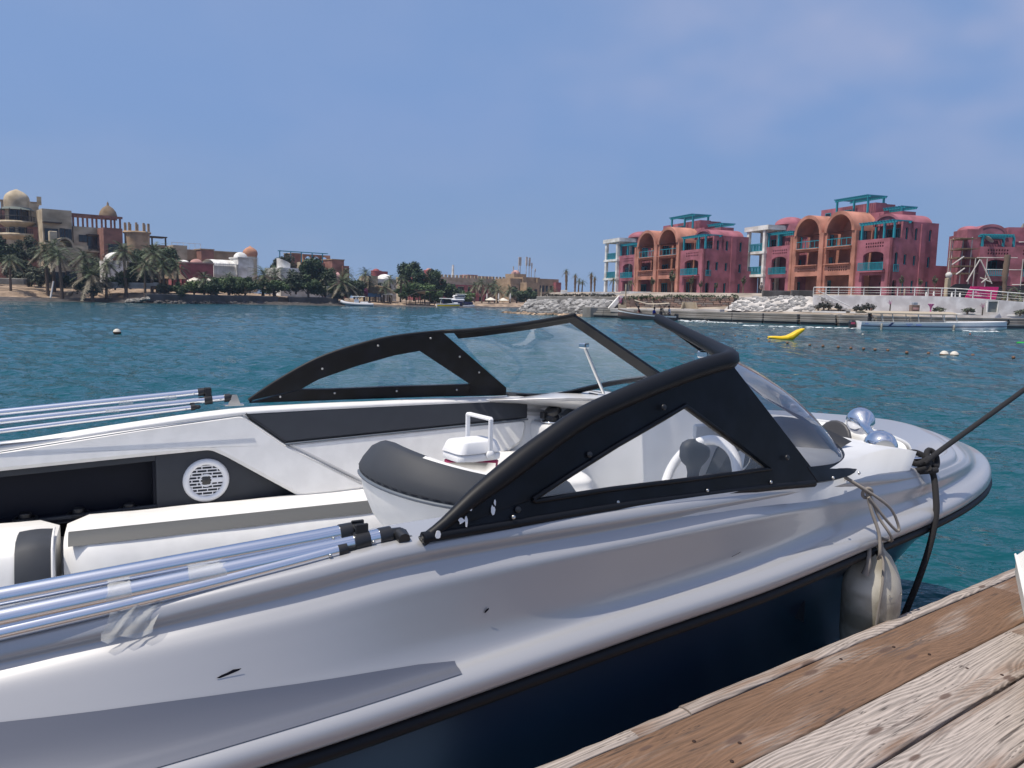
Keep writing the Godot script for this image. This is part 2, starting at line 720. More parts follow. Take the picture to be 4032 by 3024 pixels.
func dock() -> void:
	# x runs along the jetty towards the bow, z away from the boat
	var o := thing("wooden_jetty", "weathered wooden plank jetty in the foreground beside the silver boat", "jetty", Vector3(0.368, 0.64, -1.733), deg_to_rad(90.0 - 54.608))
	var mats := [wood(1, 0.0), wood(2, 0.45), wood(3, -0.45), wood(4, -0.35), wood(5, 0.15)]
	var widths := [0.198, 0.150, 0.162, 0.165, 0.17, 0.168, 0.16, 0.17]
	# the narrow nosing strip along the water, in two lengths butted together
	part("nosing_board", plank_mesh(2.06, 0.042, 0.14, 3, 0.010), mats[2], o).position = Vector3(-2.0, -0.004, 0)
	part("nosing_board", plank_mesh(3.4, 0.040, 0.14, 8, 0.008), mats[3], o).position = Vector3(0.064, -0.002, -0.001)
	var z := 0.046
	for k in widths.size():
		var w: float = widths[k]
		var start: float = [-2.0, -2.0, -2.0, -2.0, -1.9, -2.0, -2.0, -1.95][k]
		var p := part("plank", plank_mesh(5.4, w, 0.04, 20 + k, 0.0), mats[[1, 2, 3, 0, 4, 2, 1, 3][k]], o)
		p.position = Vector3(start, [0, 0.002, -0.001, 0.001, 0, 0, 0, 0][k], z)
		z += w + [0.003, 0.006, 0.007, 0.006, 0.006, 0.006, 0.006, 0.006][k]
	# joists below
	for k in 7:
		var j := MB.new()
		j.box(Vector3(-1.7 + 0.8 * k, -0.125, 0.75), Vector3(0.07, 0.15, 1.36))
		part("joist", j, mats[2], o)
	for k in 3:
		var j := MB.new()
		j.lathe([Vector2(0.08, -2.2), Vector2(0.08, -0.21)], Vector3(-1.4 + 2.2 * k, 0, 0.25), 12)
		j.lathe([Vector2(0.08, -2.2), Vector2(0.08, -0.21)], Vector3(-1.4 + 2.2 * k, 0, 1.3), 12)
		part("pile", j, mats[2], o)
	var nail := MB.new()
	nail.lathe([Vector2(0.0045, 0.0), Vector2(0.0045, 0.0014), Vector2(0.003, 0.0022), Vector2(0.0001, 0.0022)], Vector3.ZERO, 8)
	var nm := nail.mesh()
	var rust := mat("rust", 0.035, 0.018, 0.014, 0.7, 0.3)
	for q in [[-0.03, 0.13], [0.05, 0.19], [-0.02, 0.225], [0.82, 0.12], [0.86, 0.20], [0.04, 0.30], [0.09, 0.38], [0.86, 0.30], [0.90, 0.37], [0.10, 0.47], [0.13, 0.475], [0.155, 0.53], [0.62, 0.08], [0.92, 0.46], [0.95, 0.53]]:
		var p := part("nail", nm, rust, o)
		p.position = Vector3(q[0], 0.002, q[1])


# ---------------------------------------------------------------- the boat
# own axes: x towards the bow, y up from the water, z to starboard (the side that faces the jetty); x = 0 where the windscreen begins
# how far the side upholstery leans outboard per metre of height (it is upright at y = 1)
const LEAN := 0.22
const RAIL := [-2.4, .76, 1.16, -1.4, .765, 1.2, -.75, .775, 1.2, -.3, .785, 1.175, 0, .79, 1.14, .5, .805, 1.078, 1.0, .82, 1.02, 1.5, .84, .937, 1.95, .858, .862, 2.3, .869, .775, 2.6, .878, .665, 2.84, .886, .525, 3.04, .889, .35, 3.16, .89, .17, 3.2, .89, 0]
const KNUCKLE := [-2.4, .93, 1.08, -1.4, .945, 1.09, -.75, .968, 1.075, -.3, 1.0, 1.085, 0, 1.028, 1.08, .5, 1.035, 1.052, 1.0, 1.03, .99, 1.5, 1.0, .885, 1.9, .985, .835, 2.2, .977, .765, 2.5, .972, .665, 2.74, .97, .53, 2.95, .97, .36, 3.07, .97, .17, 3.11, .97, 0]
const CREST := [-2.4, .985, 1.02, -1.4, 1.0, 1.04, -.75, 1.03, 1.045, -.3, 1.078, 1.06, 0, 1.108, 1.060, .5, 1.110, 1.04, 1.0, 1.098, .978, 1.45, 1.073, .893, 1.86, 1.047, .83, 2.2, 1.037, .745, 2.42, 1.037, .65, 2.62, 1.045, .47, 2.8, 1.045, .27, 2.89, 1.045, .12, 2.92, 1.045, 0]
const INNER := [-2.4, .99, .90, -1.4, 1.01, .91, -.75, 1.04, .915, -.3, 1.085, .93, 0, 1.118, .94, .6, 1.128, .955, 1.15, 1.12, .93, 1.66, 1.16, .34, 1.99, 1.105, .30, 2.08, 1.075, .44, 2.17, 1.045, .60, 2.38, 1.047, .47, 2.5, 1.05, .3, 2.57, 1.05, .13, 2.6, 1.05, 0]
const CHINE := [-2.4, .10, .97, -1.4, .10, .98, -.75, .10, .97, -.3, .10, .95, 0, .10, .93, .45, .10, .88, .9, .11, .80, 1.3, .12, .68, 1.65, .12, .55, 1.95, .12, .42, 2.2, .12, .30, 2.4, .12, .2, 2.55, .12, .1, 2.63, .12, .04, 2.66, .12, 0]
const KEEL := [-2.4, -.22, .5, -1.4, -.24, .5, -.75, -.25, .5, -.3, -.25, .48, 0, -.25, .45, .45, -.25, .38, .9, -.24, .3, 1.3, -.22, .2, 1.55, -.2, .14, 1.7, -.17, .08, 1.8, -.15, .05, 1.88, -.14, .03, 1.94, -.14, .02, 1.98, -.14, .01, 2.0, -.14, 0]
var rail_line := []
var knuckle_line := []
var crest_line := []
var inner_line := []


func out_of(line: Array, k: float) -> Vector3:
	var a: Vector3 = cr(line, maxf(k - 0.08, 0)) if k < 13.95 else cr(line, 13.9)
	var b: Vector3 = cr(line, k + 0.08) if k < 13.95 else cr(line, 13.9) * Vector3(1, 1, -1)
	var T := b - a
	return Vector3(-T.z, 0, T.x).normalized()


# the moulded side from the rubbing strip up to the top of the gunwale, at station k
func side_profile(k: float) -> Array:
	var R: Vector3 = cr(rail_line, k)
	var K: Vector3 = cr(knuckle_line, k)
	var G: Vector3 = cr(crest_line, k)
	var o := out_of(rail_line, k)
	var y := Vector3.UP
	var c := R - o * 0.020 + y * 0.078
	# the ledge under the gunwale fades out into a plain flaring side towards the bow
	var f := 1.0 - smoothstep(6.0, 9.0, k)
	K = (c.lerp(G, 0.56) + o * 0.006).lerp(K, f)
	var wide := 1.0 - 0.45 * smoothstep(8.0, 11.0, k)
	return [R - o * 0.01 + y * 0.010, R + o * 0.016 * wide + y * 0.014, R + o * 0.026 * wide + y * 0.030, R + o * 0.022 * wide + y * 0.052, R + o * 0.002 + y * 0.068, c,
		c.lerp(K, 0.22) - o * 0.008, c.lerp(K, 0.5) - o * 0.006, c.lerp(K, 0.8) - o * 0.001, K + o * 0.002 * f, K.lerp(G, 0.16) - (o * 0.008 - y * 0.004) * f,
		K.lerp(G, 0.5) - (o * 0.016 + y * 0.004) * f, G + o * 0.005 - y * 0.020, G - o * 0.006 + y * 0.002, G - o * 0.035 + y * 0.007]


func both_sides(fn: Callable, step := 0.2, last := 14.0) -> Array:
	var rows := []
	var N := int(last / step)
	for i in N + 1:
		rows.append(PackedVector3Array(fn.call(last * i / N)))
	var all := rows.duplicate()
	for i in range(N - 1 if last >= 14.0 else N, -1, -1):
		var m := PackedVector3Array()
		for p in rows[i]:
			m.append(p * Vector3(1, 1, -1))
		all.append(m)
	return all


func rounded(poly: Array, r: float, each := 4) -> PackedVector2Array:
	var out := PackedVector2Array()
	var N := poly.size()
	for k in N:
		var p: Vector2 = poly[k]
		var a: Vector2 = poly[(k + N - 1) % N] - p
		var b: Vector2 = poly[(k + 1) % N] - p
		var d := minf(r, minf(a.length(), b.length()) * 0.45)
		for j in each + 1:
			var t := float(j) / each
			out.append((p + a.normalized() * d).lerp(p, t).lerp(p.lerp(p + b.normalized() * d, t), t))
	return out


func pts2(a: Array) -> Array:
	var out := []
	for k in range(0, a.size(), 2):
		out.append(Vector2(a[k], a[k + 1]))
	return out


func boat() -> void:
	rail_line = V(RAIL)
	knuckle_line = V(KNUCKLE)
	crest_line = V(CREST)
	inner_line = V(INNER)
	var chine := V(CHINE)
	var keel := V(KEEL)
	var o := thing("motorboat", "silver grey bowrider motorboat with black windscreen frame moored at the jetty", "boat", Vector3(-0.6635, 0, -2.4643), deg_to_rad(28.0))

	# hull below the rubbing strip
	var b := MB.new()
	b.grid(both_sides(func(k: float) -> Array:
		var R: Vector3 = cr(rail_line, k)
		var C: Vector3 = cr(chine, k)
		var L: Vector3 = cr(keel, k)
		var w := out_of(rail_line, k)
		var flare := smoothstep(3.0, 8.0, k)
		var mid := R.lerp(C, 0.5) - w * (0.012 + 0.05 * flare * smoothstep(14.0, 10.0, k))
		var q := R.lerp(C, 0.25) - w * (0.010 + 0.055 * flare * smoothstep(14.0, 11.0, k))
		return [Vector3(L.x, L.y, 0.0), L, C, R.lerp(C, 0.75) - w * 0.01, mid, q, R - w * 0.012 - Vector3(0, 0.022, 0)]))
	var hull := part("hull", b, M.hull_navy, o)
	b = MB.new()
	b.plate(P2([-1.15, 0.72, -0.9, -0.1, 0, -0.2, 0.9, -0.1, 1.15, 0.72, 1.0, 0.97, 0.85, 0.97, 0.8, 0.6, -0.8, 0.6, -0.85, 0.97, -1.0, 0.97]), Vector3(-2.38, 0, 0), Vector3(0, 0, 1), Vector3(0, 1, 0), 0.03)
	part("transom", b, M.silver, o)
	# black rubbing strip
	b = MB.new()
	b.grid(both_sides(func(k: float) -> Array:
		var R: Vector3 = cr(rail_line, k)
		var w := out_of(rail_line, k)
		var y := Vector3.UP
		return [R - w * 0.03 - y * 0.024, R + w * 0.004 - y * 0.024, R + w * 0.018 - y * 0.014, R + w * 0.021 - y * 0.001, R + w * 0.012 + y * 0.012, R - w * 0.03 + y * 0.013], 0.1))
	part("rubbing_strip", b, M.rubber, o)
	# moulded topsides and gunwale
	b = MB.new()
	b.grid(both_sides(func(k: float) -> Array:
		var P := side_profile(k)
		var all := smooth_path(P, 4)
		return all, 0.125))
	var sides := part("topsides", b, M.silver, o)
	# dark flash along the quarter, on each side
	for s in [1.0, -1.0]:
		b = MB.new()
		var rows := []
		for i in 31:
			var x := -2.36 + 2.40 * i / 30.0
			var k := 0.0
			while k < 5 and (cr(rail_line, k) as Vector3).x < x:
				k += 0.02
			var P := side_profile(k)
			var top := clampf(5.02 + (0.05 - x) * 5.0 if x > -0.02 else 5.40 + (-0.02 - x) * 2.9, 5.0, 8.85)
			var w := out_of(rail_line, k) * 0.0025
			var line := PackedVector3Array()
			for j in 13:
				var p: Vector3 = cr(P, lerpf(3.75, top, j / 12.0)) + w + Vector3(0, 0.0008, 0)
				line.append(p * Vector3(1, 1, s))
			if s < 0:
				line.reverse()
			rows.append(line)
		b.grid(rows)
		tag(part("side_flash", b, M.silver_grey, sides), "dark grey flash along the quarter")
	# decks: gunwale tops aft, cambered deck before the windscreen, and the inner drop
	b = MB.new()
	b.grid(both_sides(func(k: float) -> Array:
		var G: Vector3 = cr(crest_line, k)
		var I: Vector3 = cr(inner_line, k)
		var w := out_of(crest_line, k)
		var e := G - w * 0.035 + Vector3(0, 0.007, 0)
		var lift := Vector3(0, -0.048 * smoothstep(6.3, 7.3, k) * smoothstep(11.0, 9.5, k), 0)
		return [e, e.lerp(I, 0.2) + lift * 0.7, e.lerp(I, 0.45) + lift * 1.2, e.lerp(I, 0.7) + lift * 1.0, e.lerp(I, 0.93), I]))
	part("deck", b, M.silver, o)
	b = MB.new()
	var bow_lining := func(k: float) -> PackedVector3Array:
		var I: Vector3 = cr(inner_line, k)
		var w := out_of(crest_line, k)
		return PackedVector3Array([I, I - w * 0.006 - Vector3(0, 0.012, 0), I - w * 0.006 - Vector3(0, 0.1, 0), I - w * 0.02 - Vector3(0, 0.25, 0), I - w * 0.16 - Vector3(0, 0.42, 0)])
	var aft_lining := func(k: float) -> PackedVector3Array:
		var I: Vector3 = cr(inner_line, k)
		var G: Vector3 = cr(crest_line, k)
		var q := Vector3(I.x, I.y - 0.012, G.z - 0.016)
		return PackedVector3Array([Vector3(I.x, I.y - 0.012, I.z), q, q - Vector3(0, 0.35, 0.022 * maxf(k - 3.0, 0.0)), q - Vector3(0, 0.75, 0.12 + 0.09 * maxf(k - 3.0, 0.0))])
	for run in [[bow_lining, 8.4, 14.0], [aft_lining, 0.0, 7.6]]:
		for s in [1.0, -1.0]:
			var rows := []
			for i in 41:
				var line: PackedVector3Array = run[0].call(lerpf(run[1], run[2], i / 40.0))
				for j in line.size():
					line[j] *= Vector3(1, 1, s)
				if s < 0:
					line.reverse()
				rows.append(line)
			b.grid(rows)
	part("cockpit_lining", b, M.gelcoat, o)
	b = MB.new()
	b.plate(P2([-2.35, -0.88, 0.3, -0.84, 1.0, -0.68, 1.6, -0.4, 2.0, -0.1, 2.0, 0.1, 1.6, 0.4, 1.0, 0.68, 0.3, 0.84, -2.35, 0.88]), Vector3(0, 0.30, 0), Vector3(1, 0, 0), Vector3(0, 0, -1), 0.02)
	part("cockpit_floor", b, M.gelcoat, o)

	windscreen(o)
	cockpit(o)
	fittings(o)


func screw(parent: Node, p: Vector3, nn: Vector3, r := 0.006, m: Material = null) -> void:
	var b := MB.new()
	var z := nn.normalized()
	var x := z.cross(Vector3(0.3, 1, 0.2)).normalized()
	var B := Basis(x, z, x.cross(z))
	b.lathe([Vector2(r, -0.002), Vector2(r, 0.001), Vector2(r * 0.7, 0.0028), Vector2(0.0002, 0.003)], p, 8, B)
	part("screw", b, m if m else M.steel, parent)


func windscreen(o: Node3D) -> void:
	var W := Node3D.new()
	W.name = "windscreen"
	o.add_child(W, true)
	# ---- starboard side light
	var nn := Vector3(0.09, 0.17, 1.0).normalized()
	var top := V([-.012, 1.112, 1.060, .042, 1.141, 1.053, .110, 1.183, 1.04, .187, 1.223, 1.026, .293, 1.277, 1.007, .429, 1.338, .984, .583, 1.382, .964, .689, 1.408, .949, .792, 1.431, .936, .871, 1.446, .927, .918, 1.453, .921])
	var hole_top := V([.256, 1.165, 1.029, .367, 1.209, 1.012, .508, 1.262, .990, .662, 1.314, .967, .735, 1.340, .955, .743, 1.342, .955])
	var hole_low := V([.256, 1.163, 1.029, .264, 1.158, 1.029, .484, 1.161, 1.009, .736, 1.155, .988, 1.051, 1.152, .960])
	var low := V([-.012, 1.118, 1.060, .193, 1.118, 1.045, .557, 1.117, 1.013, 1.0, 1.103, .972, 1.247, 1.090, .953])
	var b := MB.new()
	b.band(resample(top, 24), resample(hole_top, 24), nn, 0.018)
	b.band(resample(hole_low, 24), resample(low, 24), nn, 0.0185)
	b.band(V([.743, 1.342, .955, 1.051, 1.152, .960]), V([.918, 1.453, .921, 1.245, 1.128, .946]), nn, 0.0175)
	b.band(V([1.051, 1.152, .960, 1.051, 1.152, .960]), V([1.245, 1.128, .946, 1.247, 1.090, .953]), nn, 0.0175)
	part("side_frame", b, M.black_frame, W)
	b = MB.new()
	b.tube(smooth_path(low, 5).map(func(p: Vector3) -> Vector3: return p + Vector3(0, 0.002, 0.002)), 0.012, 8)
	part("base_gasket", b, M.rubber, W)
	# inner lip round the light
	b = MB.new()
	var lip := []
	for p in V([.256, 1.165, 1.029, .367, 1.209, 1.012, .508, 1.262, .990, .662, 1.314, .967, .743, 1.342, .955, .885, 1.255, .957, 1.051, 1.152, .960, .736, 1.156, .988, .484, 1.161, 1.009, .262, 1.160, 1.029, .256, 1.165, 1.029]):
		lip.append(p + nn * 0.010)
	b.tube(lip, 0.007, 6)
	part("glazing_bead", b, M.black_frame, W)
	b = MB.new()
	b.plate(P2([.24, 1.155, .37, 1.215, .51, 1.268, .665, 1.32, .743, 1.35, .885, 1.26, 1.06, 1.148, .73, 1.15, .48, 1.156]), nn * 0.0 + Vector3(0, 0, 1.06 + 0.17 * 1.12 - 0.001), Vector3(1, 0, -0.09), Vector3(0, 1, -0.17), 0.004)
	tag(part("side_pane", b, M.glass_clear, W), "clear side pane")
	# thick rubber capping along the top, carried on round to the walk-through
	var cap := top.duplicate()
	cap.append_array(V([.965, 1.459, .885, 1.01, 1.468, .80, 1.06, 1.485, .68, 1.115, 1.51, .52, 1.16, 1.533, .38, 1.19, 1.55, .28]))
	b = MB.new()
	b.tube(smooth_path(cap, 3), [0.012] + Array(PackedFloat32Array(range(cap.size() * 3 - 4).map(func(i: int) -> float: return 0.012 + 0.014 * smoothstep(0, 10, i) - 0.008 * smoothstep(30, 44, i)))) + [0.017], 10)
	part("top_capping", b, M.rubber, W)
	# ---- starboard front light
	var T := V([.918, 1.453, .921, 1.0, 1.468, .80, 1.09, 1.50, .56, 1.19, 1.55, .28])
	var L := V([1.243, 1.094, .952, 1.378, 1.088, .925, 1.470, 1.092, .898, 1.53, 1.108, .85, 1.58, 1.145, .74, 1.63, 1.19, .58, 1.70, 1.252, .30])
	for s in [1.0, -1.0]:
		var tops := resample(smooth_path(T, 6), 25)
		var lows := resample(smooth_path(L, 6), 25)
		var flip := Vector3(1, 1, s)
		var up := Vector3(0, 0.018 if s < 0 else 0.0, 0)
		var rows := []
		for i in 25:
			var line := PackedVector3Array()
			for j in 9:
				var t := j / 8.0
				var p: Vector3 = tops[i].lerp(lows[i], t) + Vector3(0.35, 0.35, 0.35).normalized() * 0.05 * sin(PI * t) * smoothstep(0, 6, i) * smoothstep(25, 12, i) + up * t
				line.append(p * flip)
			if s > 0:
				line.reverse()
			rows.append(line)
		b = MB.new()
		b.grid(rows)
		tag(part("front_pane", b, M.glass_tint if s > 0 else M.glass_clear, W), "tinted curved front pane" if s > 0 else "clear front pane on the port side")
		# frame: bottom band, top band and the edge at the walk-through
		b = MB.new()
		var lo := []
		var hi := []
		var lo2 := []
		var tp := []
		var tp2 := []
		for i in 25:
			var d: Vector3 = (tops[i] - lows[i]).normalized()
			var wid := lerpf(0.058, 0.03, smoothstep(12, 18, i)) if s > 0 else lerpf(0.035, 0.022, i / 24.0)
			var pr := Vector3(0.006, 0.003, 0.005)
			hi.append((lows[i] + d * wid + up + pr) * flip)
			lo.append((lows[i] - d * 0.006 + up + pr) * flip)
			lo2.append(lows[i] * flip)
			tp.append((tops[i] + d * 0.004) * flip)
			tp2.append((tops[i] - d * (0.045 if s < 0 else 0.04)) * flip)
		var fn := Vector3(0.75, 0.35, 0.45 * s).normalized()
		if s > 0:
			b.band(hi, lo, fn, 0.016)
			b.band(tp, tp2, fn, 0.012)
			b.band([hi[24], tp[24]], [hi[23] , tp[23]], fn, 0.018)
		else:
			b.band(lo, hi, fn, 0.016)
			b.band(tp2, tp, fn, 0.014)
			b.band([hi[22], tp[22]], [hi[24], tp[24]], fn, 0.018)
		part("front_frame", b, M.black_frame, W)
	# ---- port side light
	nn = Vector3(0.09, 0.17, -1.0).normalized()
	var ptop := V([-.009, 1.139, -1.058, .119, 1.229, -1.031, .282, 1.322, -1.000, .451, 1.382, -.975, .626, 1.424, -.952, .859, 1.450, -.927])
	var phole_top := V([.214, 1.188, -1.029, .286, 1.230, -1.016, .456, 1.290, -.990, .632, 1.339, -.966, .753, 1.360, -.951])
	var phole_low := V([.214, 1.186, -1.029, .344, 1.184, -1.018, .641, 1.189, -.991, 1.023, 1.191, -.956])
	var plow := V([-.009, 1.130, -1.058, .346, 1.132, -1.025, .832, 1.134, -.981, 1.218, 1.130, -.947])
	b = MB.new()
	b.band(resample(phole_top, 20), resample(ptop, 20), nn, 0.018)
	b.band(resample(plow, 20), resample(phole_low, 20), nn, 0.0185)
	b.band(V([.859, 1.450, -.927, 1.215, 1.17, -.939]), V([.753, 1.360, -.951, 1.023, 1.191, -.956]), nn, 0.0175)
	b.band(V([1.215, 1.17, -.939, 1.218, 1.13, -.947]), V([1.023, 1.191, -.956, 1.02, 1.15, -.956]), nn, 0.0175)
	part("side_frame", b, M.black_frame, W)
	b = MB.new()
	b.plate(P2([.20, 1.18, .28, 1.235, .456, 1.296, .63, 1.345, .753, 1.366, .885, 1.285, 1.03, 1.185, .64, 1.183, .34, 1.178]), Vector3(0, 0, -1.06 - 0.17 * 1.12 + 0.001), Vector3(1, 0, 0.09), Vector3(0, 1, 0.17), 0.004)
	tag(part("side_pane", b, M.glass_clear, W), "clear side pane on the port side")
	var pcap := ptop.duplicate()
	pcap.append_array(V([.93, 1.458, -.85, 1.01, 1.475, -.72, 1.09, 1.505, -.5, 1.19, 1.548, -.27]))
	b = MB.new()
	b.tube(smooth_path(pcap, 4), 0.010, 8)
	part("top_capping", b, M.rubber, W)
	# struts that hold the hinged middle light
	for q in [[1.285, 1.415, -.34, 1.41, 1.20, -.36], [1.075, 1.45, .66, 1.11, 1.41, .64]]:
		b = MB.new()
		var e := V(q)
		b.tube(e, 0.008, 8)
		b.box(e[0], Vector3(0.03, 0.022, 0.04), 0.3, 0.004)
		part("strut", b, M.chrome, W)
	# screws and chipped paint
	for q in [[.20, 1.137, 1.047], [.50, 1.130, 1.013], [.80, 1.124, .99], [1.05, 1.118, .968], [1.33, 1.10, .945], [1.47, 1.098, .925]]:
		screw(W, Vector3(q[0], q[1], q[2] + 0.010), Vector3(0.1, 0.2, 1.0), 0.005)
	for q in [[.12, 1.155, -1.03], [.36, 1.165, -1.01], [.65, 1.167, -.985], [.95, 1.165, -.96], [.95, 1.33, -.93], [1.06, 1.25, -.94], [.55, 1.385, -.96], [.80, 1.42, -.935], [.30, 1.28, -.995]]:
		screw(W, Vector3(q[0], q[1], q[2] + 0.012), Vector3(0.0, 0.1, 1.0), 0.005)
	for q in [[.215, 1.15, 1.038], [.42, 1.25, 1.004], [.66, 1.346, .972], [1.12, 1.18, .957]]:
		screw(W, Vector3(q[0], q[1], q[2] + 0.011), Vector3(0.1, 0.2, 1.0), 0.008, M.black_plastic)
	for q in [[.075, 1.145, .010, .003], [.098, 1.168, .007, .004], [.086, 1.143, .006, .008], [.152, 1.157, .006, .009], [.158, 1.173, .004, .005], [.145, 1.205, .012, .004], [.018, 1.125, .008, .006]]:
		b = MB.new()
		var f := PackedVector2Array()
		for k in 9:
			var a := TAU * k / 9
			f.append(Vector2(cos(a) * q[2] * rng.randf_range(0.4, 1.0), sin(a) * (q[3] + 0.006) * rng.randf_range(0.4, 1.0)))
		b.plate(f, Vector3(q[0], q[1], 1.06 - 0.09 * q[0] - 0.17 * (q[1] - 1.12) + 0.0125), Vector3(1, 0, -0.09), Vector3(0, 1, -0.17), 0.001)
		part("paint_chip", b, M.chip, W)


# padded upholstery: a bulging panel over a polygon in the (x, y) plane facing +z
func pad(poly: PackedVector2Array, z: float, depth: float, bev: float) -> MB:
	var b := MB.new()
	b.plate(poly, Vector3(0, 0, z + LEAN), Vector3(1, 0, 0), Vector3(0, 1, -LEAN), depth, bev)
	return b


func cushion(x0: float, x1: float, prof: Array, puff := 0.004, ends := 0.035) -> MB:
	# a long cushion: its (z, y) section swept along x, closed and drawn in at both ends
	var b := MB.new()
	var rows := []
	var sec := []
	for q in prof:
		sec.append(q)
	sec.append(prof[0])
	var N := 24
	var mid := Vector2.ZERO
	for q in prof:
		mid += q / prof.size()
	for i in N + 1:
		var x := lerpf(x0, x1, float(i) / N)
		var e := minf(x - x0, x1 - x) / ends
		var sh := 1.0 - 0.14 * pow(1.0 - clampf(e, 0, 1), 2.0)
		if i == 0 or i == N:
			sh = 0.82
		var line := PackedVector3Array()
		for q in smooth_path(sec, 3):
			var w: Vector2 = mid + (q - mid) * sh
			line.append(Vector3(x, w.y + puff * sin(x * 17.0), w.x))
		rows.append(line)
	b.grid(rows, true)
	for e in [0, N]:
		var line: PackedVector3Array = rows[e]
		var ce := Vector3(line[0].x, mid.y, mid.x)
		for k in line.size() - 1:
			if e == 0:
				b.tri(ce, line[k + 1], line[k])
			else:
				b.tri(ce, line[k], line[k + 1])
	return b


func stitches(parent: Node, path: Array, lift: Vector3, m: Material) -> void:
	var p := resample(path, maxi(6, int((path[0] - path[-1]).length() / 0.012)))
	var b := MB.new()
	for k in range(0, p.size() - 1):
		var a: Vector3 = p[k] + lift
		var e: Vector3 = p[k].lerp(p[k + 1], 0.62) + lift
		b.tube([a, e], 0.0012, 4, false)
	tag(part("stitching", b, m, parent), "", "", "", "stuff")


func cockpit(o: Node3D) -> void:
	var b: MB
	# ---- upholstery along the port side
	var U := Node3D.new()
	U.name = "side_upholstery"
	o.add_child(U, true)
	b = MB.new()
	var rows := []
	for i in 49:
		var x := -2.3 + 3.634 * i / 48.0
		var yt := 0.0
		var ys: float = cr([Vector2(-2.3, .955), Vector2(-1.6, .975), Vector2(-.926, 1.006), Vector2(-.45, 1.062), Vector2(-.06, 1.098), Vector2(.6, 1.104), Vector2(1.334, 1.100)], clampf(_seek([-2.3, -1.6, -.926, -.45, -.06, .6, 1.334], x), 0, 5.999)).y
		yt = ys + 0.020 + 0.006 * smoothstep(-0.1, 1.2, x) * 0.0
		rows.append(PackedVector3Array([Vector3(x, ys - 0.02, -0.930), Vector3(x, ys + 0.002, -0.914), Vector3(x, ys + 0.012, -0.916), Vector3(x, yt, -0.930), Vector3(x, yt + 0.003, -0.95), Vector3(x, yt, -0.985), Vector3(x, yt - 0.02, -1.0)]))
	for r in rows:
		r.reverse()
	b.grid(rows)
	part("top_roll", b, M.vinyl_white, U)
	var z := -0.915
	part("white_panel", pad(rounded(pts2([-2.3, .955, -1.6, .975, -.926, 1.004, -.45, 1.06, -.062, 1.096, .107, .964, .487, .741, .30, .733, .165, .733, -.130, .925, -.19, .957, -.5, .947, -.929, .931, -1.6, .905, -2.3, .87]), 0.02), z, 0.024, 0.012), M.vinyl_white, U)
	part("white_panel", pad(rounded(pts2([.112, .962, 1.320, 1.006, 1.29, .90, 1.22, .86, 1.142, .833, .9, .76, .492, .741]), 0.04), z, 0.022, 0.012), M.vinyl_white, U)
	tag(part("grey_panel", pad(rounded(pts2([-.055, 1.099, .6, 1.105, 1.334, 1.101, 1.322, 1.010, .113, .966]), 0.006), z, 0.023, 0.008), M.vinyl_grey, U), "dark grey upholstered band")
	b = MB.new()
	b.tube(V([.113, .964, -.884, .7, .985, -.888, 1.322, 1.008, -.893]), 0.0045, 6)
	part("piping", b, M.pipe_grey, U)
	stitches(U, V([-.062, 1.096, -.911, .107, .964, -.882, .487, .741, -.833]), Vector3.ZERO, M.thread)
	b = MB.new()
	b.tube(V([-2.3, .955, -.889, -1.6, .975, -.889, -.926, 1.004, -.889, -.45, 1.06, -.889, -.06, 1.098, -.889]), 0.0022, 5)
	part("seam", b, M.pipe_grey, U)
	# ---- dark panel with its recess, cup holders and loudspeaker
	var D := Node3D.new()
	D.name = "dark_side_panel"
	o.add_child(D, true)
	z = -0.93
	b = MB.new()
	for poly in [[-.40, .965, -.40, .71, .16, .71, .16, .735, -.12, .935, -.19, .965], [-2.3, .90, -.93, .938, -.40, .965, -.40, .926, -.93, .905, -2.3, .86], [-2.3, .66, -.93, .70, -.40, .71, -.40, .742, -.93, .725, -2.3, .69]]:
		b.plate(P2(poly), Vector3(0, 0, z), Vector3(1, 0, 0), Vector3(0, 1, 0), 0.02, 0.002)
	part("panel_face", b, M.vinyl_grey, D)
	b = MB.new()
	b.box(Vector3(-1.35, 0.80, -0.998), Vector3(1.9, 0.34, 0.012))
	b.box(Vector3(-0.405, 0.80, -0.96), Vector3(0.012, 0.34, 0.08))
	b.box(Vector3(-1.35, 0.935, -0.96), Vector3(1.9, 0.012, 0.08))
	part("recess", b, M.vinyl_dark, D)
	b = MB.new()
	b.box(Vector3(-1.35, 0.715, -0.955), Vector3(1.9, 0.02, 0.09), 0.0, 0.004)
	part("recess_shelf", b, M.vinyl_dark, D)
	for x in [-0.50, -0.68, -0.86]:
		b = MB.new()
		b.lathe([Vector2(0.042, 0.0), Vector2(0.044, 0.004), Vector2(0.040, 0.008), Vector2(0.036, 0.009), Vector2(0.034, 0.006), Vector2(0.033, 0.0)], Vector3(x, 0.726, -0.945), 18)
		b.lathe([Vector2(0.022, 0.0), Vector2(0.022, 0.022), Vector2(0.019, 0.026), Vector2(0.001, 0.026)], Vector3(x, 0.726, -0.945), 16)
		part("cup_holder", b, M.black_plastic, D)
	speaker(D, Vector3(-0.209, 0.828, -0.912))
	# ---- bench along the port side
	var S := Node3D.new()
	S.name = "bench_cushion"
	o.add_child(S, true)
	b = cushion(-0.715, 1.05, [Vector2(-.90, .60), Vector2(-.89, .725), Vector2(-.80, .745), Vector2(-.60, .765), Vector2(-.50, .765), Vector2(-.45, .74), Vector2(-.42, .66), Vector2(-.42, .53), Vector2(-.50, .48), Vector2(-.8, .48)], 0.0015)
	part("seat_pad", b, M.vinyl_white, S)
	b = MB.new()
	rows = []
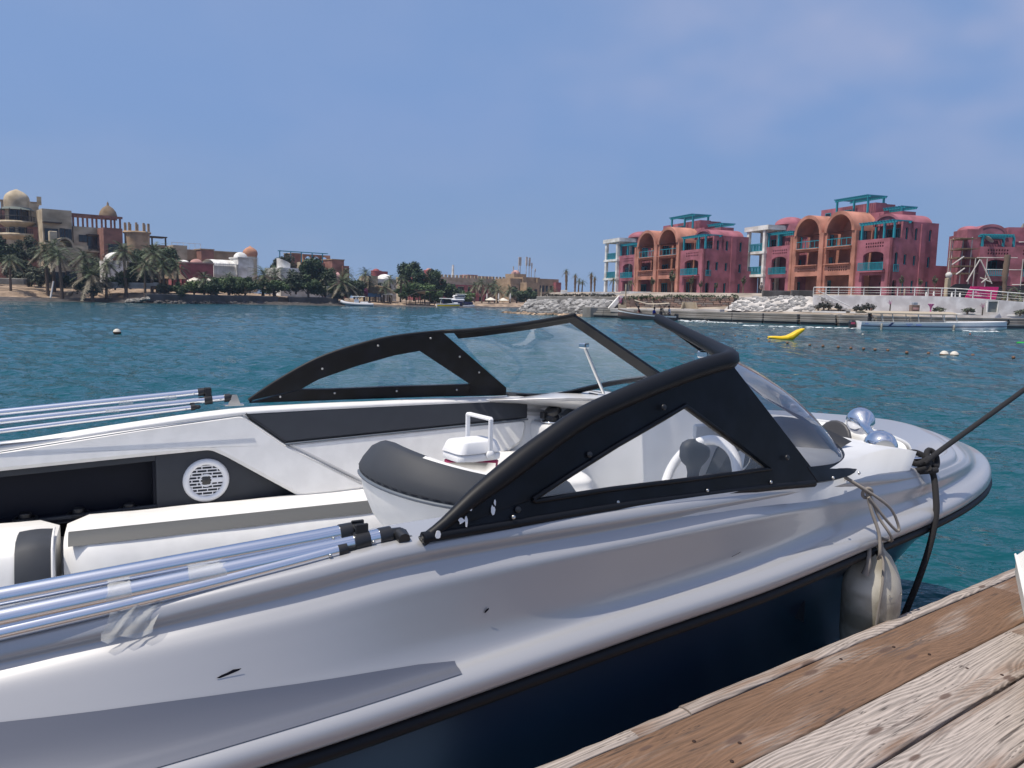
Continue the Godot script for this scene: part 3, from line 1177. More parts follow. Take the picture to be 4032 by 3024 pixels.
	for i in 21:
		var x := lerpf(-0.70, 0.95, i / 20.0)
		rows.append(PackedVector3Array([Vector3(x, .7715, -.535), Vector3(x, .7735, -.505), Vector3(x, .765, -.473), Vector3(x, .7435, -.446)]))
	b.grid(rows)
	tag(part("stripe", b, mat("stripe_grey", 0.075, 0.078, 0.078, 0.55), S), "dark grey stripe along the cushion edge")
	b = cushion(-2.3, -0.74, [Vector2(-.90, .60), Vector2(-.89, .725), Vector2(-.80, .742), Vector2(-.60, .76), Vector2(-.48, .755), Vector2(-.43, .73), Vector2(-.40, .64), Vector2(-.40, .52), Vector2(-.50, .48), Vector2(-.8, .48)], 0.002)
	part("seat_pad", b, M.vinyl_white, S)
	b = MB.new()
	rows = []
	for i in 7:
		var x := lerpf(-0.852, -0.748, i / 6.0)
		var h := 0.006 * sin(PI * i / 6.0)
		var line := PackedVector3Array()
		for q in [[-.62, .766], [-.55, .772], [-.48, .768], [-.435, .745], [-.405, .69], [-.390, .64], [-.388, .52]]:
			line.append(Vector3(x, q[1] + h, q[0] + h))
		rows.append(line)
	b.grid(rows)
	tag(part("end_bolster", b, M.vinyl_grey, S), "grey end bolster with white piping")
	b = MB.new()
	b.tube(V([-.746, .768, -.62, -.745, .775, -.55, -.745, .770, -.48, -.745, .747, -.432, -.745, .69, -.402, -.745, .64, -.386]), 0.004, 6)
	b.tube(V([-.746, .640, -.384, -.80, .646, -.380, -.853, .640, -.384]), 0.004, 6)
	part("white_piping", b, M.vinyl_white, S)
	b = MB.new()
	b.box(Vector3(-0.7, 0.41, -0.68), Vector3(3.3, 0.2, 0.5), 0.0, 0.01)
	part("bench_base", b, M.gelcoat, S)
	# ---- port console: cushion seat in front, moulded face, locker lid, cup ring
	var P := Node3D.new()
	P.name = "port_console"
	o.add_child(P, true)
	b = MB.new()
	rows = []
	# plan of the console outline (from the port side, round the inner corner and along the walk-through)
	var plan := [Vector2(1.34, -.92), Vector2(1.335, -.78), Vector2(1.33, -.66), Vector2(1.345, -.585), Vector2(1.40, -.54), Vector2(1.50, -.50), Vector2(1.60, -.40), Vector2(1.66, -.33), Vector2(1.75, -.295), Vector2(1.9, -.285), Vector2(2.05, -.285)]
	var sp := smooth_path(plan, 4)
	for p in sp:
		var f := smoothstep(1.40, 1.66, p.x)
		var yt := lerpf(1.0, 1.185, f)
		var ins := Vector2(0.030, -0.02).lerp(Vector2(0.0, -0.035), f)
		rows.append(PackedVector3Array([Vector3(p.x, 0.3, p.y), Vector3(p.x, yt - 0.3, p.y), Vector3(p.x, yt - 0.05, p.y), Vector3(p.x, yt - 0.022, p.y), Vector3(p.x + ins.x * 0.3, yt - 0.006, p.y + ins.y * 0.3), Vector3(p.x + ins.x, yt, p.y + ins.y), Vector3(p.x + ins.x * 2.0, yt + 0.002, p.y + ins.y * 2.0)]))
	rows.reverse()
	b.grid(rows)
	# top: flat shelf aft, rising to the lid
	b.grid([PackedVector3Array([Vector3(1.36, 1.0, -.60), Vector3(1.36, 1.0, -.95)]), PackedVector3Array([Vector3(1.45, 1.004, -.56), Vector3(1.45, 1.004, -.95)]), PackedVector3Array([Vector3(1.49, 1.02, -.52), Vector3(1.49, 1.02, -.95)]), PackedVector3Array([Vector3(1.56, 1.09, -.47), Vector3(1.56, 1.05, -.86)]), PackedVector3Array([Vector3(1.68, 1.175, -.36), Vector3(1.68, 1.05, -.8)]), PackedVector3Array([Vector3(1.76, 1.20, -.30), Vector3(1.76, 1.02, -.75)])].map(func(r: PackedVector3Array) -> PackedVector3Array: r.reverse(); return r))
	part("console_shell", b, M.gelcoat, P)
	b = MB.new()
	var lid := rounded(pts2([0, 0, .30, 0, .34, .12, .30, .22, .06, .22, -.03, .10]), 0.09, 6)
	var ey := Vector3(0.80, 0.60, 0).normalized()
	b.plate(lid, Vector3(1.475, 1.022, -.60), Vector3(0, 0, -1), ey, 0.014, 0.006)
	var L := part("locker_lid", b, M.lid_grey, P)
	b = MB.new()
	b.box(Vector3(1.475, 1.032, -.67), Vector3(0.05, 0.012, 0.022), 0.5, 0.002)
	b.box(Vector3(1.46, 1.042, -.66), Vector3(0.03, 0.016, 0.018), 0.5, 0.002)
	part("latch", b, M.black_plastic, L)
	b = MB.new()
	b.box(Vector3(1.60, 1.14, -.72), Vector3(0.016, 0.02, 0.075), 0.1, 0.003, Basis(Vector3(0.8, 0.6, 0), Vector3(-0.6, 0.8, 0), Vector3(0, 0, 1)))
	part("badge", b, M.black_plastic, L)
	b = MB.new()
	rows = []
	b.tube(_circle(Vector3(1.40, 1.008, -.79), Vector3(0.048, 0, 0), Vector3(0, 0, 0.048), 24), 0.005, 6)
	part("cup_ring", b, M.chrome, P)
	b = MB.new()
	b.lathe([Vector2(0.036, 0), Vector2(0.038, 0.03), Vector2(0.032, 0.048), Vector2(0.001, 0.05)], Vector3(1.40, 1.0, -.79), 18)
	b.lathe([Vector2(0.040, -0.014), Vector2(0.042, 0.006), Vector2(0.038, 0.016), Vector2(0.001, 0.02)], Vector3(1.405, 1.062, -.785), 18, Basis(Vector3(0, 0, 1), 0.5))
	b.box(Vector3(1.36, 1.04, -.80), Vector3(0.03, 0.035, 0.03), 0.2, 0.004)
	part("socket_cover", b, M.black_plastic, P)
	b = cushion(0.84, 1.33, [Vector2(-.90, .66), Vector2(-.90, .82), Vector2(-.84, .862), Vector2(-.6, .868), Vector2(-.30, .845), Vector2(-.26, .80), Vector2(-.26, .74), Vector2(-.6, .66)], 0.0, 0.06)
	tag(part("seat_cushion", b, M.vinyl_white, P), "white seat cushion before the port console")
	b = MB.new()
	b.box(Vector3(1.08, 0.50, -.58), Vector3(0.46, 0.38, 0.62), 0.0, 0.02)
	part("seat_base", b, M.gelcoat, P)
	helm(o)
	helm_seat(o)
	# ---- bow cushions and speaker
	var Bw := Node3D.new()
	Bw.name = "bow_seating"
	o.add_child(Bw, true)
	b = MB.new()
	rows = []
	for i in 41:
		var k := lerpf(10.2, 17.8, i / 40.0)
		var I: Vector3 = cr(inner_line, k) if k <= 14.0 else cr(inner_line, 28.0 - k) * Vector3(1, 1, -1)
		var w := out_of(crest_line, k) if k <= 14.0 else out_of(crest_line, 28.0 - k) * Vector3(1, 1, -1)
		I.y = lerpf(I.y, 1.045, 0.6)
		var e := clampf(minf(i, 40 - i) / 4.0, 0.2, 1.0)
		var t := 0.06 * e
		var lo := Vector3(0, 0.26, 0)
		rows.append(PackedVector3Array([I - w * 0.01 - lo, I - w * (0.012 + t * 1.15) - lo, I - w * (0.012 + t) - lo * 0.5, I - w * (0.012 + t) - lo * 0.15, I - w * (0.02 + t * 0.6) - Vector3(0, 0.008, 0), I - w * 0.016 - Vector3(0, 0.006, 0)]))
	b.grid(rows)
	part("bow_backrest", b, M.vinyl_white, Bw)
	b = MB.new()
	b.plate(rounded(pts2([1.9, -.5, 2.3, -.42, 2.5, 0, 2.3, .42, 1.9, .5, 1.75, .3, 1.9, 0, 1.75, -.3]), 0.08), Vector3(0, 0.62, 0), Vector3(1, 0, 0), Vector3(0, 0, -1), 0.1, 0.02)
	part("bow_seat_pad", b, M.vinyl_white, Bw)
	b = MB.new()
	b.lathe([Vector2(0.095, 0), Vector2(0.095, 0.01), Vector2(0.085, 0.016), Vector2(0.06, 0.006), Vector2(0.001, 0.004)], Vector3(2.44, 0.985, 0.05), 20, Basis(Vector3(0, 0, 1), 1.35) * Basis(Vector3(1, 0, 0), 0.0))
	part("bow_speaker", b, mat("speaker_grey", 0.05, 0.05, 0.055, 0.5), Bw)


func _seek(xs: Array, x: float) -> float:
	for k in xs.size() - 1:
		if x <= xs[k + 1]:
			return k + clampf((x - xs[k]) / (xs[k + 1] - xs[k]), 0, 1)
	return xs.size() - 1.001


func _circle(c: Vector3, a: Vector3, b: Vector3, N: int) -> Array:
	var out := []
	for k in N + 1:
		out.append(c + a * cos(TAU * k / N) + b * sin(TAU * k / N))
	return out


func speaker(parent: Node, p: Vector3) -> void:
	var S := Node3D.new()
	S.name = "loudspeaker"
	parent.add_child(S, true)
	var B := Basis(Vector3(1, 0, 0), PI / 2)   # lathe axis turned to face +z
	var b := MB.new()
	b.lathe([Vector2(0.066, 0.004), Vector2(0.068, 0.012), Vector2(0.078, 0.017), Vector2(0.088, 0.014), Vector2(0.092, 0.004), Vector2(0.092, -0.004)], p, 36, B)
	part("bezel", b, M.white_plastic, S)
	b = MB.new()
	b.lathe([Vector2(0.072, 0.0), Vector2(0.03, -0.012), Vector2(0.001, -0.012)], p + Vector3(0, 0, -0.002), 24, B)
	part("cone", b, M.vinyl_dark, S)
	# grille: slats across with short ties, in a brick pattern
	b = MB.new()
	for r in range(-5, 5):
		var y := (r + 0.5) * 0.0136
		var half := sqrt(maxf(0.069 * 0.069 - y * y, 0))
		b.box(p + Vector3(0, y, 0.006), Vector3(half * 2, 0.0046, 0.004))
		if r < 4:
			var yy := y + 0.0068
			var hh := sqrt(maxf(0.067 * 0.067 - yy * yy, 0))
			for q in range(-3, 4):
				var x := q * 0.040 + (0.020 if r % 2 else 0.0) + 0.004
				if absf(x) < hh:
					b.box(p + Vector3(x, yy, 0.006), Vector3(0.0038, 0.0092, 0.0038))
	b.box(p + Vector3(0.045, -0.002, 0.0065), Vector3(0.05, 0.017, 0.006), 0.0, 0.001)
	part("grille", b, M.white_plastic, S)
	b = MB.new()
	b.lathe([Vector2(0.021, 0.004), Vector2(0.027, 0.008), Vector2(0.028, 0.004), Vector2(0.028, 0.0)], p, 24, B)
	part("tweeter_ring", b, M.white_plastic, S)
	b = MB.new()
	b.lathe([Vector2(0.022, 0.004), Vector2(0.018, 0.008), Vector2(0.010, 0.011), Vector2(0.0005, 0.012)], p, 20, B)
	part("tweeter", b, mat("mesh_grey", 0.06, 0.06, 0.06, 0.5, 0.4), S)


func helm(o: Node3D) -> void:
	var H := Node3D.new()
	H.name = "helm_console"
	o.add_child(H, true)
	var b := MB.new()
	var rows := []
	for q in [[1.38, .60, .30], [1.38, .90, .30], [1.42, .96, .30], [1.47, 1.06, .30], [1.54, 1.10, .31], [1.62, 1.10, .33], [1.66, 1.02, .34]]:
		var line := PackedVector3Array()
		for j in 7:
			var t := j / 6.0
			line.append(Vector3(q[0] - 0.02 * sin(PI * t), q[1] + 0.035 * sin(PI * t) * (1.0 if q[1] > 1.0 else 0.2), lerpf(q[2], .84 if q[0] < 1.5 else 0.60, t)))
		line.reverse()
		rows.append(line)
	b.grid(rows)
	part("dash", b, M.vinyl_grey, H)
	b = MB.new()
	b.box(Vector3(1.56, 0.73, .30), Vector3(0.40, 0.86, 0.02), 0.0, 0.008)
	part("dash_side", b, M.gelcoat, H)
	b = MB.new()
	rows = []
	for q in [[1.395, .93], [1.43, .99], [1.48, 1.085], [1.53, 1.14], [1.60, 1.165]]:
		var line := PackedVector3Array()
		for j in 9:
			var t := j / 8.0
			line.append(Vector3(q[0] - 0.035 * sin(PI * t), q[1] + 0.05 * sin(PI * t), lerpf(.80, .36, t)))
		rows.append(line)
	b.grid(rows)
	part("instrument_panel", b, M.black_plastic, H)
	for q in [[1.415, 1.055, .50], [1.415, 1.055, .62]]:
		b = MB.new()
		b.lathe([Vector2(0.001, 0.004), Vector2(0.036, 0.004), Vector2(0.040, 0.010), Vector2(0.044, 0.004), Vector2(0.044, 0)], Vector3(q[0], q[1], q[2]), 20, Basis(Vector3(0, 0, 1), 1.0))
		part("gauge", b, M.steel, H)
	# steering wheel
	var S := Node3D.new()
	S.name = "steering_wheel"
	H.add_child(S, true)
	var c := Vector3(1.262, 0.978, .455)
	var ax := Vector3(-0.90, 0.44, 0.0).normalized()    # towards the driver
	var e1 := Vector3(0, 0, 1)
	var e2 := ax.cross(e1).normalized()
	if e2.y < 0:
		e2 = -e2
	b = MB.new()
	b.tube(_circle(c, e1 * 0.165, e2 * 0.165, 48), 0.0175, 12, false)
	part("rim", b, M.white_plastic, S)
	b = MB.new()
	for a in [-0.35, PI + 0.35, -PI / 2]:
		var d: Vector3 = e1 * cos(a) + e2 * sin(a)
		b.tube([c - ax * 0.03, c - ax * 0.02 + d * 0.09, c + d * 0.160], [0.020, 0.016, 0.014], 8)
	part("spoke", b, M.white_plastic, S)
	b = MB.new()
	b.tube([c - ax * 0.14, c - ax * 0.035, c - ax * 0.015], [0.05, 0.052, 0.036], 18)
	part("hub", b, M.black_plastic, S)
	# dark covered control in front of the wheel: stalk with a broad head
	var K := Node3D.new()
	K.name = "throttle_cover"
	H.add_child(K, true)
	b = MB.new()
	rows = []
	for q in [[.90, .022, .018], [.98, .019, .016], [1.04, .019, .016], [1.062, .026, .02], [1.078, .046, .024], [1.095, .057, .028], [1.120, .058, .028], [1.135, .050, .026], [1.145, .030, .016], [1.147, .002, .002]]:
		var ring := PackedVector3Array()
		for j in 17:
			var a := -TAU * j / 16
			var ca := cos(a)
			var sa := sin(a)
			ring.append(Vector3(1.165 + signf(ca) * pow(absf(ca), 0.7) * q[1] + (q[0] - .93) * 0.05, q[0] + 0.010 * ca * smoothstep(1.08, 1.13, q[0]) * -1.0, .525 + signf(sa) * pow(absf(sa), 0.7) * q[2]))
		rows.append(ring)
	b.grid(rows, true)
	part("cover", b, M.vinyl_grey, K)


func helm_seat(o: Node3D) -> void:
	# a barrel-backed bucket seat, facing forward
	var S := Node3D.new()
	S.name = "helm_seat"
	o.add_child(S, true)
	var c := Vector3(0.47, 0, 0.285)
	# swept in plan from the port arm round the stern side to the starboard arm
	var a0 := deg_to_rad(-128.0)
	var a1 := deg_to_rad(128.0)
	var N := 44
	var outer := []
	var band := []
	var inner := []
	var seam := []
	var rim := []
	var seam2 := []
	for i in N + 1:
		var t := float(i) / N
		var a := lerpf(a0, a1, t)
		# direction measured in plan: 90 degrees = towards the stern and starboard
		var d := Vector3(-cos(a), 0, sin(a))
		var H := 1.168 - (0.24 if a < 0.0 else 0.10) * smoothstep(0.0, 2.3, absf(a))
		var S1 := minf(1.068 - 0.06 * smoothstep(0.1, 2.3, absf(a + 0.3)), H - 0.09)
		var at := func(r: float, y: float) -> Vector3: return c + d * r + Vector3(0, y, 0)
		outer.append(PackedVector3Array([at.call(0.15, .76), at.call(0.205, .79), at.call(0.27, .86), at.call(0.325, .94), at.call(0.352, 1.01), at.call(0.362, S1 - 0.004)]))
		band.append(PackedVector3Array([at.call(0.362, S1), at.call(0.366, S1 + 0.02), at.call(0.352, lerpf(S1, H, 0.5)), at.call(0.325, H - 0.012), at.call(0.300, H)]))
		rim.append(PackedVector3Array([at.call(0.300, H), at.call(0.285, H + 0.003), at.call(0.262, H - 0.004)]))
		inner.append(PackedVector3Array([at.call(0.262, H - 0.004), at.call(0.238, H - 0.022), at.call(0.222, H - 0.06), at.call(0.215, .98), at.call(0.21, .88), at.call(0.20, .80)]))
		seam.append(at.call(0.364, S1 - 0.002))
		seam2.append(at.call(0.300, H + 0.001))
	for q in [["seat_shell", outer, M.vinyl_white], ["upper_band", band, M.vinyl_grey], ["inner_padding", inner, M.vinyl_white]]:
		var b := MB.new()
		b.grid(q[1])
		part(q[0], b, q[2], S)
	# rim: grey behind the head, white along the arms
	var b := MB.new()
	b.grid(rim.slice(16, 29))
	part("rim", b, M.vinyl_grey, S)
	b = MB.new()
	b.grid(rim.slice(0, 17))
	b.grid(rim.slice(28))
	part("rim", b, M.vinyl_white, S)
	b = MB.new()
	b.tube(seam, 0.006, 6)
	part("piping", b, M.pipe_grey, S)
	# closed arm ends
	for i in [0, N]:
		b = MB.new()
		var loop := []
		loop.append_array(Array(outer[i]))
		loop.append_array(Array(band[i]))
		loop.append_array(Array(rim[i]))
		loop.append_array(Array(inner[i]))
		var mid := Vector3.ZERO
		for p in loop:
			mid += p / loop.size()
		for k in loop.size():
			if i == 0:
				b.tri(mid, loop[k], loop[(k + 1) % loop.size()])
			else:
				b.tri(mid, loop[(k + 1) % loop.size()], loop[k])
		part("arm_end", b, M.vinyl_white, S)
	b = MB.new()
	b.lathe([Vector2(0.001, .78), Vector2(0.20, .78), Vector2(0.215, .80), Vector2(0.215, .84), Vector2(0.19, .86), Vector2(0.001, .865)], c, 28)
	part("seat_pad", b, M.vinyl_white, S)
	b = MB.new()
	b.lathe([Vector2(0.13, .30), Vector2(0.13, .32), Vector2(0.04, .34), Vector2(0.04, .78)], c, 20)
	part("pedestal", b, M.alu, S)
	stitches(S, seam.map(func(p: Vector3) -> Vector3: return c + (p - c) * Vector3(1.002, 1, 1.002) + Vector3(0, 0.013, 0)), Vector3.ZERO, M.vinyl_dark)


func fittings(o: Node3D) -> void:
	var b := MB.new()
	# ---- folded bimini frames, one on each gunwale
	for s in [1.0, -1.0]:
		var F := Node3D.new()
		F.name = "folded_bimini_frame"
		o.add_child(F, true)
		var tubes := []
		if s > 0:
			tubes = [[V([-2.3, .985, 1.02, -.745, 1.096, 1.01, -.162, 1.131, 1.00]), 0.0165], [V([-2.3, .945, 1.035, -.742, 1.067, 1.03, -.085, 1.118, 1.015]), 0.0170], [V([-2.3, .920, 1.045, -.74, 1.046, 1.04, -.175, 1.106, 1.03]), 0.0125]]
		else:
			tubes = [[V([-2.3, 1.025, -1.06, -.93, 1.130, -1.06, -.215, 1.183, -1.06]), 0.0145], [V([-2.3, .985, -1.05, -.93, 1.097, -1.05, -.11, 1.155, -1.05]), 0.0145], [V([-2.3, .94, -1.03, -.93, 1.062, -1.03, -.25, 1.122, -1.03]), 0.0105]]
		for q in tubes:
			b = MB.new()
			b.tube(smooth_path(q[0], 6), q[1], 14)
			part("tube", b, M.alu, F)
		var ax: Vector3 = (tubes[0][0][2] - tubes[0][0][1]).normalized()
		var e: Vector3 = tubes[0][0][2]
		b = MB.new()
		b.tube([e - ax * 0.004, e + ax * 0.022], 0.0180, 12)
		b.box(e + ax * 0.034, Vector3(0.034, 0.026, 0.02), 0.0, 0.008)
		part("end_eye", b, M.black_plastic, F)
		# jaw slide: collar round the second tube with two ears up to the eye
		var p2: Vector3 = tubes[1][0][1].lerp(tubes[1][0][2], (e.x + 0.036 - tubes[1][0][1].x) / (tubes[1][0][2].x - tubes[1][0][1].x))
		b = MB.new()
		b.tube([p2 - ax * 0.016, p2 + ax * 0.016], 0.0205, 14)
		var top := e + ax * 0.036
		for w in [-1.0, 1.0]:
			var lo := p2 + Vector3(0, 0.004, 0.0145 * w)
			var hi := top + Vector3(0, 0.006, 0.0145 * w)
			b.box((lo + hi) / 2, Vector3(0.027, (hi - lo).length() + 0.02, 0.005), 0.0, 0.002)
		part("jaw_slide", b, M.black_plastic, F)
		screw(F, top + Vector3(0, 0.004, 0.018 * s if s > 0 else 0.018), Vector3(0, 0, 1), 0.006)
		var e2: Vector3 = tubes[1][0][2]
		b = MB.new()
		b.tube([e2 - ax * 0.004, e2 + ax * 0.022], 0.0182, 12)
		b.box(e2 + ax * 0.034 + Vector3(0, -0.002, 0), Vector3(0.036, 0.028, 0.022), 0.0, 0.008)
		if s > 0:
			b.box(e2 + ax * 0.028 + Vector3(0.0, -0.028, 0), Vector3(0.052, 0.022, 0.028), 0.0, 0.005)
			b.tube([e2 + ax * 0.040 + Vector3(0, 0, 0.01), e2 + ax * 0.040 + Vector3(0, -0.004, 0.034)], [0.015, 0.013], 8)
			b.box(e2 + ax * 0.058 + Vector3(0, -0.012, 0.01), Vector3(0.02, 0.01, 0.012), 0.0, 0.003)
		part("deck_mount", b, M.black_plastic, F)
		if s < 0:
			b = MB.new()
			b.plate(P2([-0.028, -0.035, 0.028, -0.035, 0.012, 0.012, -0.006, 0.012]), e2 + ax * 0.036 + Vector3(0, 0, 0.012), Vector3(1, 0, 0), Vector3(0, 1, 0), 0.003)
			b.box(e2 + ax * 0.036 + Vector3(0, -0.034, 0), Vector3(0.08, 0.005, 0.04))
			part("mount_bracket", b, M.steel, F)
		var e3: Vector3 = tubes[2][0][2]
		b = MB.new()
		b.tube([e3 - ax * 0.002, e3 + ax * 0.016], 0.0132, 10)
		b.box(e3 + ax * 0.024, Vector3(0.028, 0.018, 0.014), 0.0, 0.006)
		part("end_eye", b, M.black_plastic, F)
		for q in [[0, -0.02], [1, -0.02], [2, -0.02]]:
			var p: Vector3 = tubes[q[0]][0][2] + ax * q[1]
			screw(F, p + Vector3(0, -0.002, tubes[q[0]][1] + 0.001), Vector3(0, -0.1, 1), 0.0035)
	# ---- torn clear tape on the tubes
	for q in [[Vector3(-.565, 1.082, 1.031), 0.035], [Vector3(-.42, 1.092, 1.024), 0.06], [Vector3(-.33, 1.165, -1.06), 0.045], [Vector3(-.50, 1.15, -1.06), 0.05], [Vector3(-.55, 1.12, -1.05), 0.05]]:
		b = MB.new()
		var rows := []
		for i in 7:
			var line := PackedVector3Array()
			for j in 10:
				var a := -1.9 + 3.8 * j / 9.0
				var rr := (0.0182 if q[0].z > 0 else 0.0158) + rng.randf() * 0.002
				line.append(q[0] + Vector3((i / 6.0 - 0.5) * q[1] + rng.randf() * 0.006, cos(a) * rr, sin(a) * rr))
			rows.append(line)
		b.grid(rows)
		part("tape_scrap", b, M.tape, o)
	b = MB.new()
	var rows := []
	for i in 9:
		var line := PackedVector3Array()
		for j in 6:
			line.append(Vector3(-.575 + i * 0.010 + rng.randf() * 0.004 - j * 0.004, 1.058 - j * 0.009 - 0.004 * sin(i * 1.3) + rng.randf() * 0.004, 1.048 + j * 0.004 + 0.004 * sin(i * 2.1 + j)))
		rows.append(line)
	b.grid(rows)
	part("tape_scrap", b, M.tape, o)
	# ---- chrome trumpet-like tow bar with two balls
	var T := Node3D.new()
	T.name = "chrome_double_horn"
	o.add_child(T, true)
	var p1 := Vector3(1.93, 1.182, .575)
	var p2 := Vector3(1.775, 1.128, .785)
	var d := (p2 - p1).normalized()
	var x := d.cross(Vector3.UP).normalized()
	var B := Basis(x, d, x.cross(d))
	b = MB.new()
	b.lathe([Vector2(0.001, -0.054), Vector2(0.022, -0.050), Vector2(0.040, -0.036), Vector2(0.050, -0.012), Vector2(0.051, 0.006), Vector2(0.046, 0.022), Vector2(0.034, 0.038), Vector2(0.022, 0.052), Vector2(0.016, 0.075), Vector2(0.0145, 0.12), Vector2(0.017, 0.165), Vector2(0.026, 0.19), Vector2(0.040, 0.207), Vector2(0.050, 0.225), Vector2(0.0545, 0.247), Vector2(0.052, 0.268), Vector2(0.044, 0.284), Vector2(0.036, 0.290)], p1, 28, B)
	part("horn_body", b, M.chrome, T)
	b = MB.new()
	b.lathe([Vector2(0.038, 0.288), Vector2(0.036, 0.2915), Vector2(0.008, 0.2915), Vector2(0.007, 0.286), Vector2(0.0005, 0.286)], p1, 24, B)
	part("end_disc", b, M.steel, T)
	b = MB.new()
	b.box(p2 + Vector3(-0.01, -0.052, -0.01), Vector3(0.055, 0.03, 0.05), 0.4, 0.004)
	b.plate(rounded(pts2([-.05, -.03, .05, -.03, .05, .03, -.05, .03]), 0.015), Vector3(p2.x - 0.01, 1.062, p2.z - 0.01), Vector3(0.9, 0, 0.4), Vector3(0.4, 0, -0.9), 0.008, 0.002)
	part("foot", b, M.steel, T)
	b = MB.new()
	b.tube(smooth_path(V([1.88, 1.052, .72, 1.93, 1.062, .71, 1.955, 1.07, .735, 1.935, 1.07, .765, 1.89, 1.06, .76]), 5), 0.005, 7)
	part("ring", b, M.chrome, T)
	# ---- cleats
	for q in [[1.955, 1.042, .785, -0.25], [2.40, 1.05, -.60, 0.65]]:
		var C := Node3D.new()
		C.name = "cleat"
		o.add_child(C, true)
		b = MB.new()
		var B2 := Basis(Vector3.UP, q[3])
		var a := Vector3(q[0], q[1], q[2])
		b.tube(smooth_path([a + B2 * Vector3(-0.085, 0.024, 0), a + B2 * Vector3(-0.04, 0.032, 0), a + B2 * Vector3(0.04, 0.032, 0), a + B2 * Vector3(0.085, 0.024, 0)], 4), [0.005, 0.006, 0.007, 0.008, 0.009, 0.009, 0.009, 0.009, 0.009, 0.008, 0.007, 0.006, 0.005], 8)
		b.tube([a + B2 * Vector3(-0.03, 0, 0), a + B2 * Vector3(-0.03, 0.03, 0)], 0.009, 8)
		b.tube([a + B2 * Vector3(0.03, 0, 0), a + B2 * Vector3(0.03, 0.03, 0)], 0.009, 8)
		part("horn_bar", b, M.chrome, C)
		b = MB.new()
		b.box(a + Vector3(0, 0.002, 0), Vector3(0.12, 0.006, 0.035), q[3], 0.002)
		part("base", b, M.chrome, C)
	# chrome light on the port bow, eye for the fender line
	b = MB.new()
	b.box(Vector3(2.66, 1.073, -.40), Vector3(0.085, 0.045, 0.04), 0.9, 0.008)
	part("navigation_light", b, M.chrome, o)
	b = MB.new()
	b.tube(_circle(Vector3(1.44, 1.085, .89), Vector3(0.016, 0, 0), Vector3(0, 0.016, 0.004), 14), 0.004, 6, false)
	b.box(Vector3(1.44, 1.07, .888), Vector3(0.05, 0.004, 0.024))
	part("fender_eye", b, M.chrome, o)
	# scuffs on the topsides
	for q in [[-.395, 0.42, 0.022, 0.0035], [.12, 0.35, 0.006, 0.004], [.9, 0.2, 0.02, 0.001]]:
		var k := 0.0
		while k < 9 and (cr(rail_line, k) as Vector3).x < q[0]:
			k += 0.02
		var P := side_profile(k)
		var p: Vector3 = cr(P, 5.0 + 4.0 * q[1] + 0.6) + out_of(rail_line, k) * 0.003
		b = MB.new()
		var f := PackedVector2Array()
		for j in 11:
			var a := TAU * j / 11
			f.append(Vector2(cos(a) * q[2] * rng.randf_range(0.7, 1.1), sin(a) * q[3] * rng.randf_range(0.5, 1.2) + cos(a) * 0.003))
		b.plate(f, p, Vector3(1, 0.1, 0).normalized(), Vector3(0, 1, 0), 0.001)
		part("scuff", b, M.vinyl_dark, o)


# local boat place to the world
func aboard(p: Vector3) -> Vector3:
	return Transform3D(Basis(Vector3.UP, deg_to_rad(28.0)), Vector3(-0.6635, 0, -2.4643)) * p


